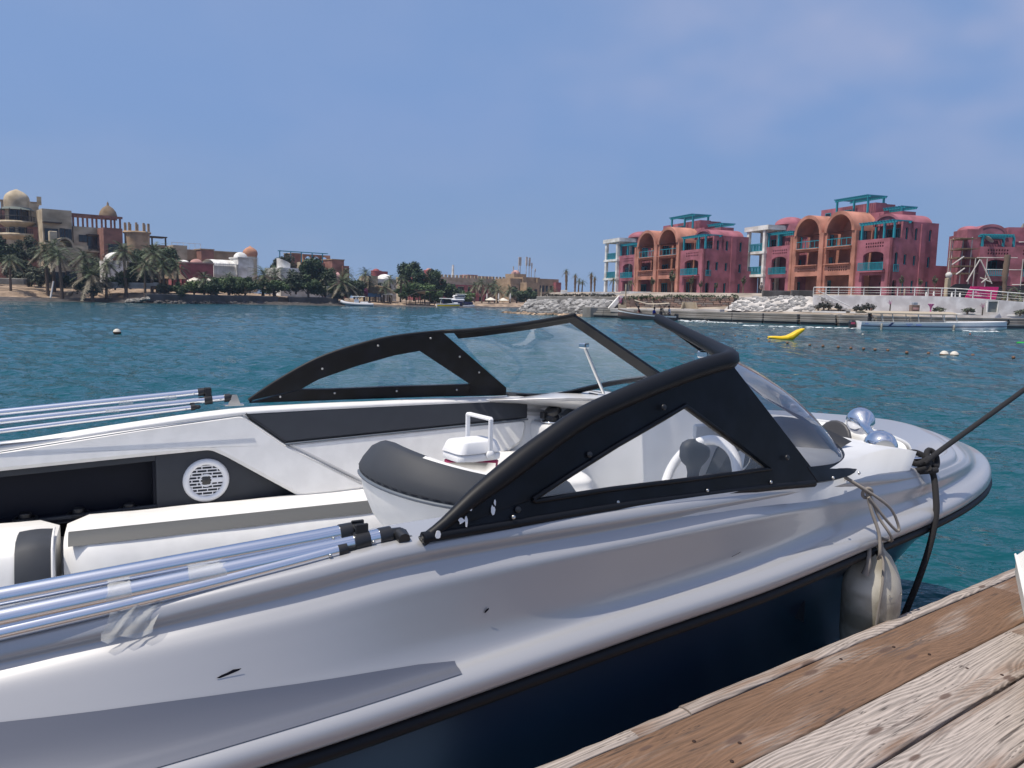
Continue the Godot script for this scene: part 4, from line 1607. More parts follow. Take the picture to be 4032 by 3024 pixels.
func loose_things() -> void:
	var b: MB
	# ---- cool box on the port seat
	var base := aboard(Vector3(0.76, 0.80, -0.36))
	var o := thing("cool_box", "small white and magenta cool box with raised handle on the boat seat", "cool box", base, deg_to_rad(28.0 + 8))
	b = MB.new()
	var taper := func(y0: float, y1: float, w0: float, w1: float, d0: float, d1: float, r: float) -> MB:
		var m := MB.new()
		var rows := []
		for q in [[y0, w0 - 0.006, d0 - 0.006], [y0 + 0.004, w0, d0], [y1 - 0.006, w1, d1], [y1, w1 - 0.006, d1 - 0.006]]:
			var ring := PackedVector3Array()
			var poly := rounded(pts2([-q[1], -q[2], -q[1], q[2], q[1], q[2], q[1], -q[2]]), r, 5)
			for p in poly:
				ring.append(Vector3(p.x, q[0], p.y))
			ring.append(ring[0])
			rows.append(ring)
		m.grid(rows, true)
		for e in [0, 3]:
			var ring: PackedVector3Array = rows[e]
			for k in ring.size() - 1:
				if e == 0:
					m.tri(Vector3(0, q_y(ring), 0), ring[k + 1], ring[k])
				else:
					m.tri(Vector3(0, q_y(ring), 0), ring[k], ring[k + 1])
		return m
	part("body", taper.call(0.0, 0.150, 0.080, 0.098, 0.060, 0.074, 0.03), M.red_plastic, o)
	part("collar", taper.call(0.151, 0.182, 0.101, 0.103, 0.077, 0.079, 0.03), M.white_plastic, o)
	part("lid", taper.call(0.184, 0.232, 0.106, 0.092, 0.081, 0.068, 0.034), M.white_plastic, o)
	b = MB.new()
	b.box(Vector3(-0.02, 0.2325, 0), Vector3(0.09, 0.004, 0.06), 0.0, 0.0018)
	part("lid_panel", b, M.white_plastic, o)
	b = MB.new()
	for s in [-1.0, 1.0]:
		b.box(Vector3(0.035, 0.245, 0.086 * s), Vector3(0.022, 0.165, 0.010), 0.0, 0.004)
		b.lathe([Vector2(0.018, 0), Vector2(0.018, 0.01), Vector2(0.001, 0.012)], Vector3(0.035, 0.178, 0.083 * s), 12, Basis(Vector3(1, 0, 0), PI / 2 * s))
	b.box(Vector3(0.035, 0.325, 0), Vector3(0.026, 0.014, 0.172), 0.0, 0.005)
	part("handle", b, M.white_plastic, o)

	# ---- fender on its cord between hull and jetty
	var fc := aboard(Vector3(1.585, 0.690, 0.922))
	o = thing("boat_fender", "dirty white fender hanging on a grey cord between bow and jetty", "fender", fc)
	b = MB.new()
	b.lathe([Vector2(0.001, -0.235), Vector2(0.03, -0.232), Vector2(0.06, -0.205), Vector2(0.080, -0.16), Vector2(0.087, -0.11), Vector2(0.088, 0.0), Vector2(0.0885, 0.018), Vector2(0.0875, 0.021), Vector2(0.0885, 0.024), Vector2(0.087, 0.05), Vector2(0.080, 0.085), Vector2(0.068, 0.118), Vector2(0.052, 0.147), Vector2(0.036, 0.165), Vector2(0.026, 0.178), Vector2(0.024, 0.195), Vector2(0.018, 0.203), Vector2(0.001, 0.204)], Vector3(0, -0.02, 0), 30)
	part("body", b, M.fender_white, o)
	b = MB.new()
	b.ball(Vector3(0.0, 0.145, 0.040), 0.013, 8)
	part("eye_hole", b, M.vinyl_dark, o)
	# raised lettering and emblem moulded into the shoulder
	var tm := TextMesh.new()
	tm.text = "PLASTIMO"
	tm.font = SystemFont.new()
	tm.font.font_names = PackedStringArray(["Droid Sans"])
	tm.font_size = 16
	tm.pixel_size = 0.00085
	tm.depth = 0.0025
	var face := Basis(Vector3.UP, 0.50) * Basis(Vector3.RIGHT, -0.28)
	var l := part("moulded_lettering", tm, M.fender_mark, o)
	l.transform = Transform3D(face, face * Vector3(0, 0, 0.0868) + Vector3(0, 0.025, 0) - Vector3(0, 0.0868 * 0.276, 0))
	b = MB.new()
	for q in [[0.0, 0.0, 0.030], [0.008, 0.007, 0.030], [-0.006, 0.014, 0.026]]:
		b.box(face * Vector3(q[0], q[1], 0.0825) + Vector3(0, 0.022, 0), Vector3(q[2], 0.0035, 0.003), 0, 0, face)
	part("moulded_emblem", b, M.fender_mark, o)
	b = MB.new()
	var top := Vector3(0, 0.178, 0.0)
	b.tube(smooth_path([Vector3(0.004, 0.145, 0.05), Vector3(-0.005, 0.175, 0.036), Vector3(0.0, 0.196, 0.005), Vector3(0.01, 0.175, -0.03)], 5), 0.0055, 6)
	b.tube(_circle(Vector3(0, 0.19, 0.006), Vector3(0.015, 0, 0.004), Vector3(-0.003, 0.004, 0.015), 12), 0.006, 6, false)
	b.tube(_circle(Vector3(0.004, 0.181, 0.012), Vector3(0.017, 0.003, 0), Vector3(0, 0.008, 0.014), 12), 0.006, 6, false)
	part("cord_knot", b, M.cord_grey, o)
	b = MB.new()
	b.tube(smooth_path([Vector3(0.004, 0.18, 0.03), Vector3(0.0, 0.13, 0.062), Vector3(-0.012, 0.06, 0.092), Vector3(-0.022, -0.03, 0.096), Vector3(-0.026, -0.12, 0.093)], 5), 0.0045, 6)
	part("cord_tail", b, M.cord_grey, o)
	b = MB.new()
	b.tube(smooth_path([Vector3(-0.006, 0.18, 0.02), Vector3(-0.035, 0.175, 0.042), Vector3(-0.048, 0.145, 0.065), Vector3(-0.052, 0.12, 0.075), Vector3(-0.06, 0.09, 0.075)], 5), [0.005, 0.006, 0.006, 0.006, 0.006, 0.006, 0.006, 0.007, 0.007, 0.008, 0.008, 0.008, 0.008, 0.009, 0.009, 0.009, 0.010, 0.010, 0.011, 0.011, 0.012], 6)
	part("frayed_end", b, M.cord_grey, o)
	# the hanging cord, from its eye on the gunwale
	var e := aboard(Vector3(1.44, 1.085, .895)) - fc
	var kink := aboard(Vector3(1.50, 1.035, .945)) - fc
	var loop := aboard(Vector3(1.605, 0.93, .985)) - fc
	b = MB.new()
	b.tube(smooth_path([e, kink, aboard(Vector3(1.53, 0.96, .97)) - fc, aboard(Vector3(1.55, 0.915, .995)) - fc, aboard(Vector3(1.575, 0.885, .985)) - fc, top + Vector3(0, 0.015, 0.005)], 5), 0.0048, 6)
	b.tube(smooth_path([e + Vector3(0.004, 0, 0.006), kink + Vector3(0.01, 0, 0.01), aboard(Vector3(1.575, .985, .975)) - fc, loop, aboard(Vector3(1.595, .915, .99)) - fc, aboard(Vector3(1.555, .95, .98)) - fc, kink + Vector3(0, -0.01, 0.012)], 5), 0.0048, 6)
	b.tube(smooth_path([kink, aboard(Vector3(1.505, 0.98, .962)) - fc, aboard(Vector3(1.515, 0.915, .985)) - fc, aboard(Vector3(1.508, 0.86, .998)) - fc, aboard(Vector3(1.520, 0.835, .985)) - fc], 5), 0.0052, 6)
	b.tube(_circle(kink, Vector3(0.012, 0.004, 0.004), Vector3(-0.002, 0.016, 0.006), 12), 0.0055, 6, false)
	part("cord", b, M.cord_grey, o)

	# ---- black mooring rope: from off to the right, hitched on the cleat and down to the jetty
	var cl := aboard(Vector3(1.985, 1.058, .80))
	o = thing("mooring_rope", "black mooring rope hitched round the bow cleat beside the jetty", "rope", cl)
	var far := at(4500, 1150, 3.6) - cl
	b = MB.new()
	b.tube(smooth_path([Vector3(0.02, 0.012, 0.0), Vector3(0.045, 0.04, 0.0), far.lerp(Vector3(0.05, 0.02, 0), 0.5) + Vector3(0, -0.012, 0), far], 6), 0.0095, 9)
	part("standing_part", b, M.rope_black, o)
	b = MB.new()
	var q := Basis(Vector3.UP, deg_to_rad(10)).scaled(Vector3(0.72, 1.25, 0.85))
	b.tube(smooth_path([q * Vector3(0.03, 0.018, 0.0), q * Vector3(-0.01, 0.016, 0.028), q * Vector3(-0.055, 0.004, 0.022), q * Vector3(-0.07, 0.012, -0.008), q * Vector3(-0.045, 0.03, -0.028), q * Vector3(0.0, 0.024, -0.012), q * Vector3(0.035, -0.002, 0.024), q * Vector3(0.065, 0.0, 0.012), q * Vector3(0.075, 0.024, -0.012), q * Vector3(0.05, 0.036, -0.024), q * Vector3(0.02, 0.026, -0.006), q * Vector3(0.0, 0.0, 0.03), q * Vector3(-0.05, -0.012, 0.028), q * Vector3(-0.06, -0.02, 0.012), q * Vector3(0.0, -0.014, 0.04), q * Vector3(0.04, -0.012, 0.04)], 6), 0.0105, 9)
	part("hitch", b, M.rope_black, o)
	b = MB.new()
	b.tube(smooth_path([Vector3(0.0, -0.008, 0.038), aboard(Vector3(1.995, 1.02, .835)) - cl, aboard(Vector3(1.965, 0.96, .868)) - cl, aboard(Vector3(1.935, 0.90, .893)) - cl, aboard(Vector3(1.895, 0.80, .905)) - cl, aboard(Vector3(1.845, 0.68, .905)) - cl, aboard(Vector3(1.80, 0.55, .89)) - cl], 6), 0.0105, 9)
	part("fall", b, M.rope_black, o)

	# ---- white padded lounger at the right edge of the jetty
	o = thing("sun_lounger", "white padded lounger at the right edge of the jetty", "lounger", Vector3(1.715, 0.642, -2.55), deg_to_rad(-30))
	b = MB.new()
	b.box(Vector3(0.33, 0.115, 0.6), Vector3(0.64, 0.12, 1.2), 0, 0.03)
	part("mattress", b, M.vinyl_white, o)
	b = MB.new()
	b.tube(V([.008, .145, .02, .008, .145, 1.18]), 0.004, 6)
	part("piping", b, M.vinyl_white, o)
	b = MB.new()
	b.box(Vector3(0.34, 0.032, 0.6), Vector3(0.6, 0.05, 1.14), 0, 0.008)
	part("base", b, M.black_plastic, o)


func q_y(ring: PackedVector3Array) -> float:
	return ring[0].y


# ---------------------------------------------------------------- the far shore
# a wall in the plane z = 0 of its own axes (front towards +z), with openings [x0, x1, y0, y1, rise of the arch]
func wall(b: MB, x0: float, x1: float, y0: float, y1: float, z: float, th: float, holes := []) -> void:
	var xs := [x0, x1]
	var ys := [y0, y1]
	for h in holes:
		xs.append_array([h[0], h[1]])
		ys.append_array([h[2], h[3]])
	xs.sort()
	ys.sort()
	for i in xs.size() - 1:
		if xs[i + 1] - xs[i] < 1e-4:
			continue
		for j in ys.size() - 1:
			if ys[j + 1] - ys[j] < 1e-4:
				continue
			var cx: float = (xs[i] + xs[i + 1]) / 2
			var cy: float = (ys[j] + ys[j + 1]) / 2
			var open := false
			for h in holes:
				if cx > h[0] and cx < h[1] and cy > h[2] and cy < h[3]:
					open = true
					break
			if open:
				continue
			b.quad(Vector3(xs[i], ys[j], z), Vector3(xs[i + 1], ys[j], z), Vector3(xs[i + 1], ys[j + 1], z), Vector3(xs[i], ys[j + 1], z))
			b.quad(Vector3(xs[i + 1], ys[j], z - th), Vector3(xs[i], ys[j], z - th), Vector3(xs[i], ys[j + 1], z - th), Vector3(xs[i + 1], ys[j + 1], z - th))
	for e in [[x0, y0, x1, y0], [x1, y0, x1, y1], [x1, y1, x0, y1], [x0, y1, x0, y0]]:
		b.quad(Vector3(e[0], e[1], z - th), Vector3(e[2], e[3], z - th), Vector3(e[2], e[3], z), Vector3(e[0], e[1], z))
	for h in holes:
		var top: float = h[3] - (h[4] if h.size() > 4 else 0.0)
		for e in [[h[0], h[2], h[0], top], [h[1], top, h[1], h[2]], [h[1], h[2], h[0], h[2]]]:
			b.quad(Vector3(e[0], e[1], z - th), Vector3(e[2], e[3], z - th), Vector3(e[2], e[3], z), Vector3(e[0], e[1], z))
		var N := 12 if top < h[3] else 1
		for k in N:
			var a := PI * (1.0 - float(k) / N)
			var e := PI * (1.0 - float(k + 1) / N)
			var mx: float = (h[0] + h[1]) / 2
			var w: float = (h[1] - h[0]) / 2
			var p := Vector2(mx + cos(a) * w, top + sin(a) * (h[3] - top))
			var q := Vector2(mx + cos(e) * w, top + sin(e) * (h[3] - top))
			b.quad(Vector3(p.x, p.y, z - th), Vector3(q.x, q.y, z - th), Vector3(q.x, q.y, z), Vector3(p.x, p.y, z))
			if N > 1:
				b.quad(Vector3(p.x, p.y, z), Vector3(q.x, q.y, z), Vector3(q.x, h[3], z), Vector3(p.x, h[3], z))
				b.quad(Vector3(q.x, q.y, z - th), Vector3(p.x, p.y, z - th), Vector3(p.x, h[3], z - th), Vector3(q.x, h[3], z - th))


# half-barrel roof along z from z0 back to z1
func barrel(b: MB, cx: float, y: float, w: float, rise: float, z0: float, z1: float, th := 0.35) -> void:
	var rows := []
	var inn := []
	for k in 19:
		var a := PI * k / 18.0
		rows.append(PackedVector3Array([Vector3(cx + cos(a) * w, y + sin(a) * rise, z1), Vector3(cx + cos(a) * w, y + sin(a) * rise, z0)]))
		inn.append(PackedVector3Array([Vector3(cx + cos(a) * (w - th), y + sin(a) * (rise - th), z0), Vector3(cx + cos(a) * (w - th), y + sin(a) * (rise - th), z1)]))
		if k > 0:
			for z in [[z0, 1], [z1, -1]]:
				var e := PI * (k - 1) / 18.0
				var A := [Vector3(cx + cos(e) * w, y + sin(e) * rise, z[0]), Vector3(cx + cos(a) * w, y + sin(a) * rise, z[0]), Vector3(cx + cos(a) * (w - th), y + sin(a) * (rise - th), z[0]), Vector3(cx + cos(e) * (w - th), y + sin(e) * (rise - th), z[0])]
				if z[1] < 0:
					A.reverse()
				b.quad(A[0], A[1], A[2], A[3])
	rows.reverse()
	inn.reverse()
	b.grid(rows)
	b.grid(inn)


func dome(b: MB, c: Vector3, r: float, h: float, point := 0.0, drum := 0.0) -> void:
	var prof := [Vector2(r, -drum - 0.01), Vector2(r, 0)]
	for k in range(1, 11):
		var t := k / 10.0
		prof.append(Vector2(maxf(r * cos(t * PI / 2) * (1.0 + point * 0.18 * sin(t * PI)), 0.001), h * pow(sin(t * PI / 2), 1.0) + (point * h * 0.35 * pow(t, 5.0))))
	b.lathe(prof, c, 24)


func box_part(called: String, parent: Node, m: Material, at_: Vector3, size: Vector3, bev := 0.0) -> MeshInstance3D:
	var b := MB.new()
	b.box(at_, size, 0.0, bev)
	return part(called, b, m, parent)


# a glazed opening: frame with its pane set back, facing +z (or turned by yaw)
func window(parent: Node, p: Vector3, w: float, h: float, frame: Material, pane: Material, yaw := 0.0, called := "window", bars := 1) -> void:
	var b := MB.new()
	var f := 0.09
	for q in [[-w / 2 + f / 2, 0, f, h], [w / 2 - f / 2, 0, f, h], [0, h / 2 - f / 2, w - f * 2, f], [0, -h / 2 + f / 2, w - f * 2, f]]:
		b.box(Vector3(q[0], q[1], 0), Vector3(q[2], q[3], 0.12))
	for k in range(1, bars + 1):
		b.box(Vector3(-w / 2 + w * k / (bars + 1), 0, 0), Vector3(f * 0.8, h - f * 2, 0.1))
	var o := part(called, b, frame, parent)
	o.position = p
	o.rotation.y = yaw
	var g := MB.new()
	g.box(Vector3(0, 0, -0.02), Vector3(w - f, h - f, 0.03))
	part("pane", g, pane, o)


func railing(parent: Node, a: Vector3, e: Vector3, h: float, m: Material, step := 0.22, called := "balcony_railing") -> void:
	var b := MB.new()
	var L := (e - a).length()
	var yaw := atan2(-(e - a).z, (e - a).x)
	var mid := (a + e) / 2
	b.box(mid + Vector3(0, h, 0), Vector3(L, 0.09, 0.10), yaw)
	b.box(mid + Vector3(0, 0.12, 0), Vector3(L, 0.08, 0.08), yaw)
	var n := maxi(2, int(L / step))
	for k in n + 1:
		var p := a.lerp(e, float(k) / n)
		b.box(p + Vector3(0, h / 2 + 0.05, 0), Vector3(0.11 if k % 5 == 0 else 0.075, h, 0.06), yaw)
	part(called, b, m, parent)


func pergola(parent: Node, x0: float, x1: float, y: float, z0: float, z1: float, posts: Array, foot: float, m: Material, n := 9) -> void:
	var P := Node3D.new()
	P.name = "pergola"
	parent.add_child(P, true)
	for q in posts:
		box_part("post", P, m, Vector3(q[0], (y + foot) / 2, q[1]), Vector3(0.24, y - foot, 0.24))
	for z in [z0, z1]:
		box_part("beam", P, m, Vector3((x0 + x1) / 2, y + 0.08, z), Vector3(x1 - x0 + 0.5, 0.22, 0.16))
	for k in n:
		var x := lerpf(x0 + 0.1, x1 - 0.1, float(k) / (n - 1))
		box_part("rafter", P, m, Vector3(x, y + 0.27, (z0 + z1) / 2), Vector3(0.12, 0.16, absf(z0 - z1) + 1.0))


func lamp_spot(parent: Node, p: Vector3) -> void:
	box_part("wall_lamp", parent, M.black_plastic, p, Vector3(0.14, 0.3, 0.14))


# two rows of small pierced openings
func pierced(x0: float, x1: float, y: float, n: int) -> Array:
	var out := []
	var w := (x1 - x0) / n
	for r in 2:
		for k in n:
			out.append([x0 + w * k + w * 0.22, x0 + w * k + w * 0.78, y + r * 0.42, y + r * 0.42 + 0.27, 0.13])
	return out


# the three-storey apartment block; its front runs along x from -31 to 0, the right-hand side runs back along z
func red_block(o: Node3D, white_frame := true) -> void:
	var R = M.plum
	var C = M.coral
	var T = M.teal
	var G = M.dark_pane
	var b: MB
	# --- right corner section
	b = MB.new()
	wall(b, -6.3, 0, 0, 7.75, 0, 0.4, [[-5.0, -1.35, 3.55, 6.05, 0.55], [-5.0, -1.5, 0, 2.85]] + pierced(-4.75, -1.4, 6.62, 8))
	b.box(Vector3(-3.15, 3.42, -1.5), Vector3(6.2, 0.26, 2.3))
	b.box(Vector3(-3.15, 7.0, -1.5), Vector3(6.2, 0.26, 2.3))
	wall(b, -6.25, -0.4, 0, 7.6, -2.7, 0.3, [[-3.4, -1.6, 0.1, 2.4, 0.4], [-3.4, -1.6, 3.6, 5.8, 0.4]])
	part("corner_wall", b, R, o)
	for y in [1.2, 4.65]:
		window(o, Vector3(-2.5, y, -2.85), 1.75, 2.15, T, G, 0, "balcony_door", 1)
		lamp_spot(o, Vector3(-4.3, y + 0.6, -2.6))
	railing(o, Vector3(-5.35, 3.42, 0.45), Vector3(-0.95, 3.42, 0.45), 1.1, T)
	b = MB.new()
	b.box(Vector3(-3.15, 3.34, 0.2), Vector3(4.6, 0.16, 0.75))
	part("balcony_slab", b, R, o)
	# third storey set back behind a terrace, with the pergola
	b = MB.new()
	wall(b, -6.3, 0, 7.1, 10.0, -3.0, 0.4, [[-4.3, -1.4, 7.3, 9.3]])
	part("upper_wall", b, R, o)
	window(o, Vector3(-2.85, 8.3, -3.2), 2.8, 1.95, T, G, 0, "terrace_door", 2)
	pergola(o, -5.9, 0.1, 9.75, -2.6, -0.2, [[-5.7, -0.2], [-1.7, -0.2], [0.0, -0.2], [-5.7, -2.6]], 7.7, T, 12)
	# --- side wall, running back
	var S := Node3D.new()
	S.name = "side_facade"
	o.add_child(S)
	S.position = Vector3(0, 0, 0)
	S.rotation.y = PI / 2
	b = MB.new()
	var slots := [[0.55, 1.15, 3.3, 5.85, 0.3], [2.1, 2.6, 4.25, 5.6], [3.75, 4.2, 4.2, 5.5], [6.2, 6.7, 4.0, 5.4], [0.45, 1.2, 0.0, 2.2, 0.38], [2.05, 2.5, 0.5, 2.15], [3.65, 4.1, 0.5, 2.15], [6.2, 6.65, 0.5, 2.1]]
	wall(b, 0, 1.7, 0, 7.75, 0, 0.4, slots.filter(func(h: Array) -> bool: return h[0] < 1.7))
	wall(b, 1.7, 7.8, 0, 9.95, 0, 0.4, slots.filter(func(h: Array) -> bool: return h[0] > 1.7) + [[2.15, 2.6, 7.6, 9.2, 0.2], [3.75, 4.2, 7.55, 9.15, 0.2], [6.2, 6.65, 7.5, 9.05, 0.2]])
	wall(b, 7.8, 9.8, 0, 4.3, 0.0, 0.4)
	b.box(Vector3(5.15, 4.9, 0.06), Vector3(0.85, 9.7, 0.2))
	part("wall", b, R, S)
	for h in slots.slice(1, 4) + slots.slice(5) + [[2.15, 2.6, 7.6, 9.2], [3.75, 4.2, 7.55, 9.15], [6.2, 6.65, 7.5, 9.05], [0.55, 1.15, 3.3, 5.85]]:
		window(S, Vector3((h[0] + h[1]) / 2, (h[2] + h[3]) / 2, -0.25), h[1] - h[0], h[3] - h[2], T, G, 0, "slit_window", 0)
	railing(S, Vector3(0.45, 3.2, 0.1), Vector3(1.25, 3.2, 0.1), 1.0, T)
	# --- back volumes and the barrel roof over the corner
	b = MB.new()
	b.box(Vector3(-18.6, 5.9, -6.2), Vector3(24.6, 11.8, 5.2))
	b.box(Vector3(-3.5, 4.9, -5.5), Vector3(5.6, 9.7, 4.4))
	part("rear_wall", b, R, o)
	b = MB.new()
	barrel(b, -3.1, 9.65, 2.35, 1.6, -1.7, -7.5)
	b.plate(_half_round(-3.1, 9.65, 2.3, 1.5), Vector3(0, 0, -2.2), Vector3(1, 0, 0), Vector3(0, 1, 0), 0.3)
	part("barrel_roof", b, R, o)
	# --- the two coral bays under barrel vaults
	b = MB.new()
	var bays := [[-18.6, -13.6], [-11.95, -7.05]]
	var holes := []
	for q in bays:
		holes.append([q[0], q[1], 7.15, 11.65, 2.5])
		holes.append([q[0], q[1], 4.55, 6.75])
		holes.append_array(pierced(q[0] + 0.5, q[1] - 0.5, 3.62, 9))
		holes.append([q[0], q[1], 0.0, 3.0])
	wall(b, -19.7, -6.25, 0, 9.2, 0.35, 0.55, holes.map(func(h: Array) -> Array: return h if h[3] < 9 else [h[0], h[1], 7.15, 9.2]))
	for q in bays:
		for y in [3.2, 6.95]:
			b.box(Vector3((q[0] + q[1]) / 2, y, -1.2), Vector3(q[1] - q[0] + 0.6, 0.28, 2.55))
	wall(b, -19.6, -6.35, 0, 9.3, -2.6, 0.3, [])
	part("bay_wall", b, C, o)
	for q in bays:
		b = MB.new()
		b.box(Vector3((q[0] + q[1]) / 2, 4.62, 0.40), Vector3(q[1] - q[0] + 0.3, 0.14, 0.62))
		b.box(Vector3((q[0] + q[1]) / 2, 7.08, 0.42), Vector3(q[1] - q[0] + 0.3, 0.12, 0.64))
		part("sill_band", b, C, o)
		b = MB.new()
		var cx: float = (q[0] + q[1]) / 2
		barrel(b, cx, 9.2, (q[1] - q[0]) / 2 + 0.55, 2.95, 0.5, -4.2, 0.5)
		part("barrel_vault", b, C, o)
		b = MB.new()
		b.plate(_half_round(cx, 9.2, (q[1] - q[0]) / 2 + 0.2, 2.6), Vector3(0, 0, -2.9), Vector3(1, 0, 0), Vector3(0, 1, 0), 0.3)
		part("back_wall", b, C, o)
		railing(o, Vector3(q[0], 7.1, 0.3), Vector3(q[1], 7.1, 0.3), 1.15, T, 0.9)
		for y in [0, 1, 2]:
			window(o, Vector3(lerpf(q[0], q[1], 0.74), [1.25, 4.75, 8.5][y], -2.52), 1.9, [2.3, 2.2, 2.6][y], T, G, 0, "balcony_door", 2)
			lamp_spot(o, Vector3(lerpf(q[0], q[1], 0.42), [1.9, 5.4, 9.0][y], -2.45))
	box_part("pier", o, C, Vector3(-19.75, 4.6, 0.1), Vector3(0.5, 9.2, 0.7))
	box_part("pier", o, C, Vector3(-12.78, 4.6, 0.36), Vector3(0.9, 9.4, 0.66))
	# --- left plum section
	b = MB.new()
	wall(b, -26.4, -20.0, 0, 8.0, 0, 0.4, [[-24.9, -21.3, 3.6, 6.3, 0.6], [-24.9, -21.3, 0, 2.9]] + pierced(-24.8, -21.2, 6.75, 8))
	b.box(Vector3(-23.2, 3.42, -1.5), Vector3(6.2, 0.26, 2.3))
	b.box(Vector3(-23.2, 7.0, -1.5), Vector3(6.2, 0.26, 2.3))
	wall(b, -31.0, -20, 0, 11.8, -2.9, 0.3, [])
	part("wing_wall", b, R, o)
	for y in [1.2, 4.7, 8.4]:
		window(o, Vector3(-22.3, y, -2.82), 2.0, 2.2, T, G, 0, "balcony_door", 2)
		window(o, Vector3(-28.2, y, -2.82), 1.6, 2.2, T, G, 0, "balcony_door", 1)
		lamp_spot(o, Vector3(-24.2, y + 0.6, -2.8))
	railing(o, Vector3(-25.2, 3.45, 0.3), Vector3(-21.0, 3.45, 0.3), 1.1, T)
	pergola(o, -26.2, -20.4, 9.9, -2.6, -0.2, [[-26.1, -0.2], [-23.6, -0.2], [-26.1, -2.6]], 7.9, T, 12)
	b = MB.new()
	dome(b, Vector3(-26.6, 11.8, -4.6), 2.5, 1.35)
	part("roof_dome", b, R, o)
	# --- white frame of open balconies at the left end
	if white_frame:
		b = MB.new()
		for x in [-31.0, -26.65]:
			for z in [0.2, -2.5]:
				b.box(Vector3(x, 5.5, z), Vector3(0.55, 11.0, 0.5))
		for y in [3.4, 7.2]:
			b.box(Vector3(-28.9, y, -1.15), Vector3(5.3, 0.42, 3.4))
		b.box(Vector3(-28.6, 11.2, -1.15), Vector3(6.4, 0.75, 3.6))
		part("white_frame", b, M.render_white, o)
		for y in [3.6, 7.4]:
			railing(o, Vector3(-30.8, y, 0.25), Vector3(-26.9, y, 0.25), 1.25, T)
			railing(o, Vector3(-31.0, y, 0.0), Vector3(-31.0, y, -2.4), 1.25, T)
	# --- roof rooms and the high pergola
	b = MB.new()
	b.box(Vector3(-14.4, 12.6, -7.0), Vector3(10.4, 1.9, 4.4))
	b.box(Vector3(-9.3, 12.4, -5.6), Vector3(2.2, 2.2, 2.0))
	b.box(Vector3(-6.2, 11.2, -7.2), Vector3(3.2, 1.6, 2.4))
	b.box(Vector3(-6.9, 10.9, -4.2), Vector3(2.6, 2.0, 1.0))
	part("roof_room", b, R, o)
	window(o, Vector3(-18.0, 12.5, -4.78), 1.2, 0.9, T, G, 0, "roof_window", 0)
	window(o, Vector3(-14.5, 12.6, -4.78), 3.0, 0.8, T, G, 0, "roof_window", 1)
	pergola(o, -14.8, -8.2, 14.2, -6.2, -3.4, [[-14.6, -3.4], [-12.0, -4.2], [-8.4, -3.4], [-8.4, -6.2]], 12.0, T, 16)
	pergola(o, -9.0, -4.6, 12.4, -8.2, -6.2, [[-8.8, -6.2], [-4.8, -6.2]], 11.4, T, 9)


func _half_round(cx: float, y: float, w: float, rise: float) -> PackedVector2Array:
	var out := PackedVector2Array()
	for k in 17:
		var a := PI * k / 16.0
		out.append(Vector2(cx + cos(a) * w, y + sin(a) * rise))
	return out


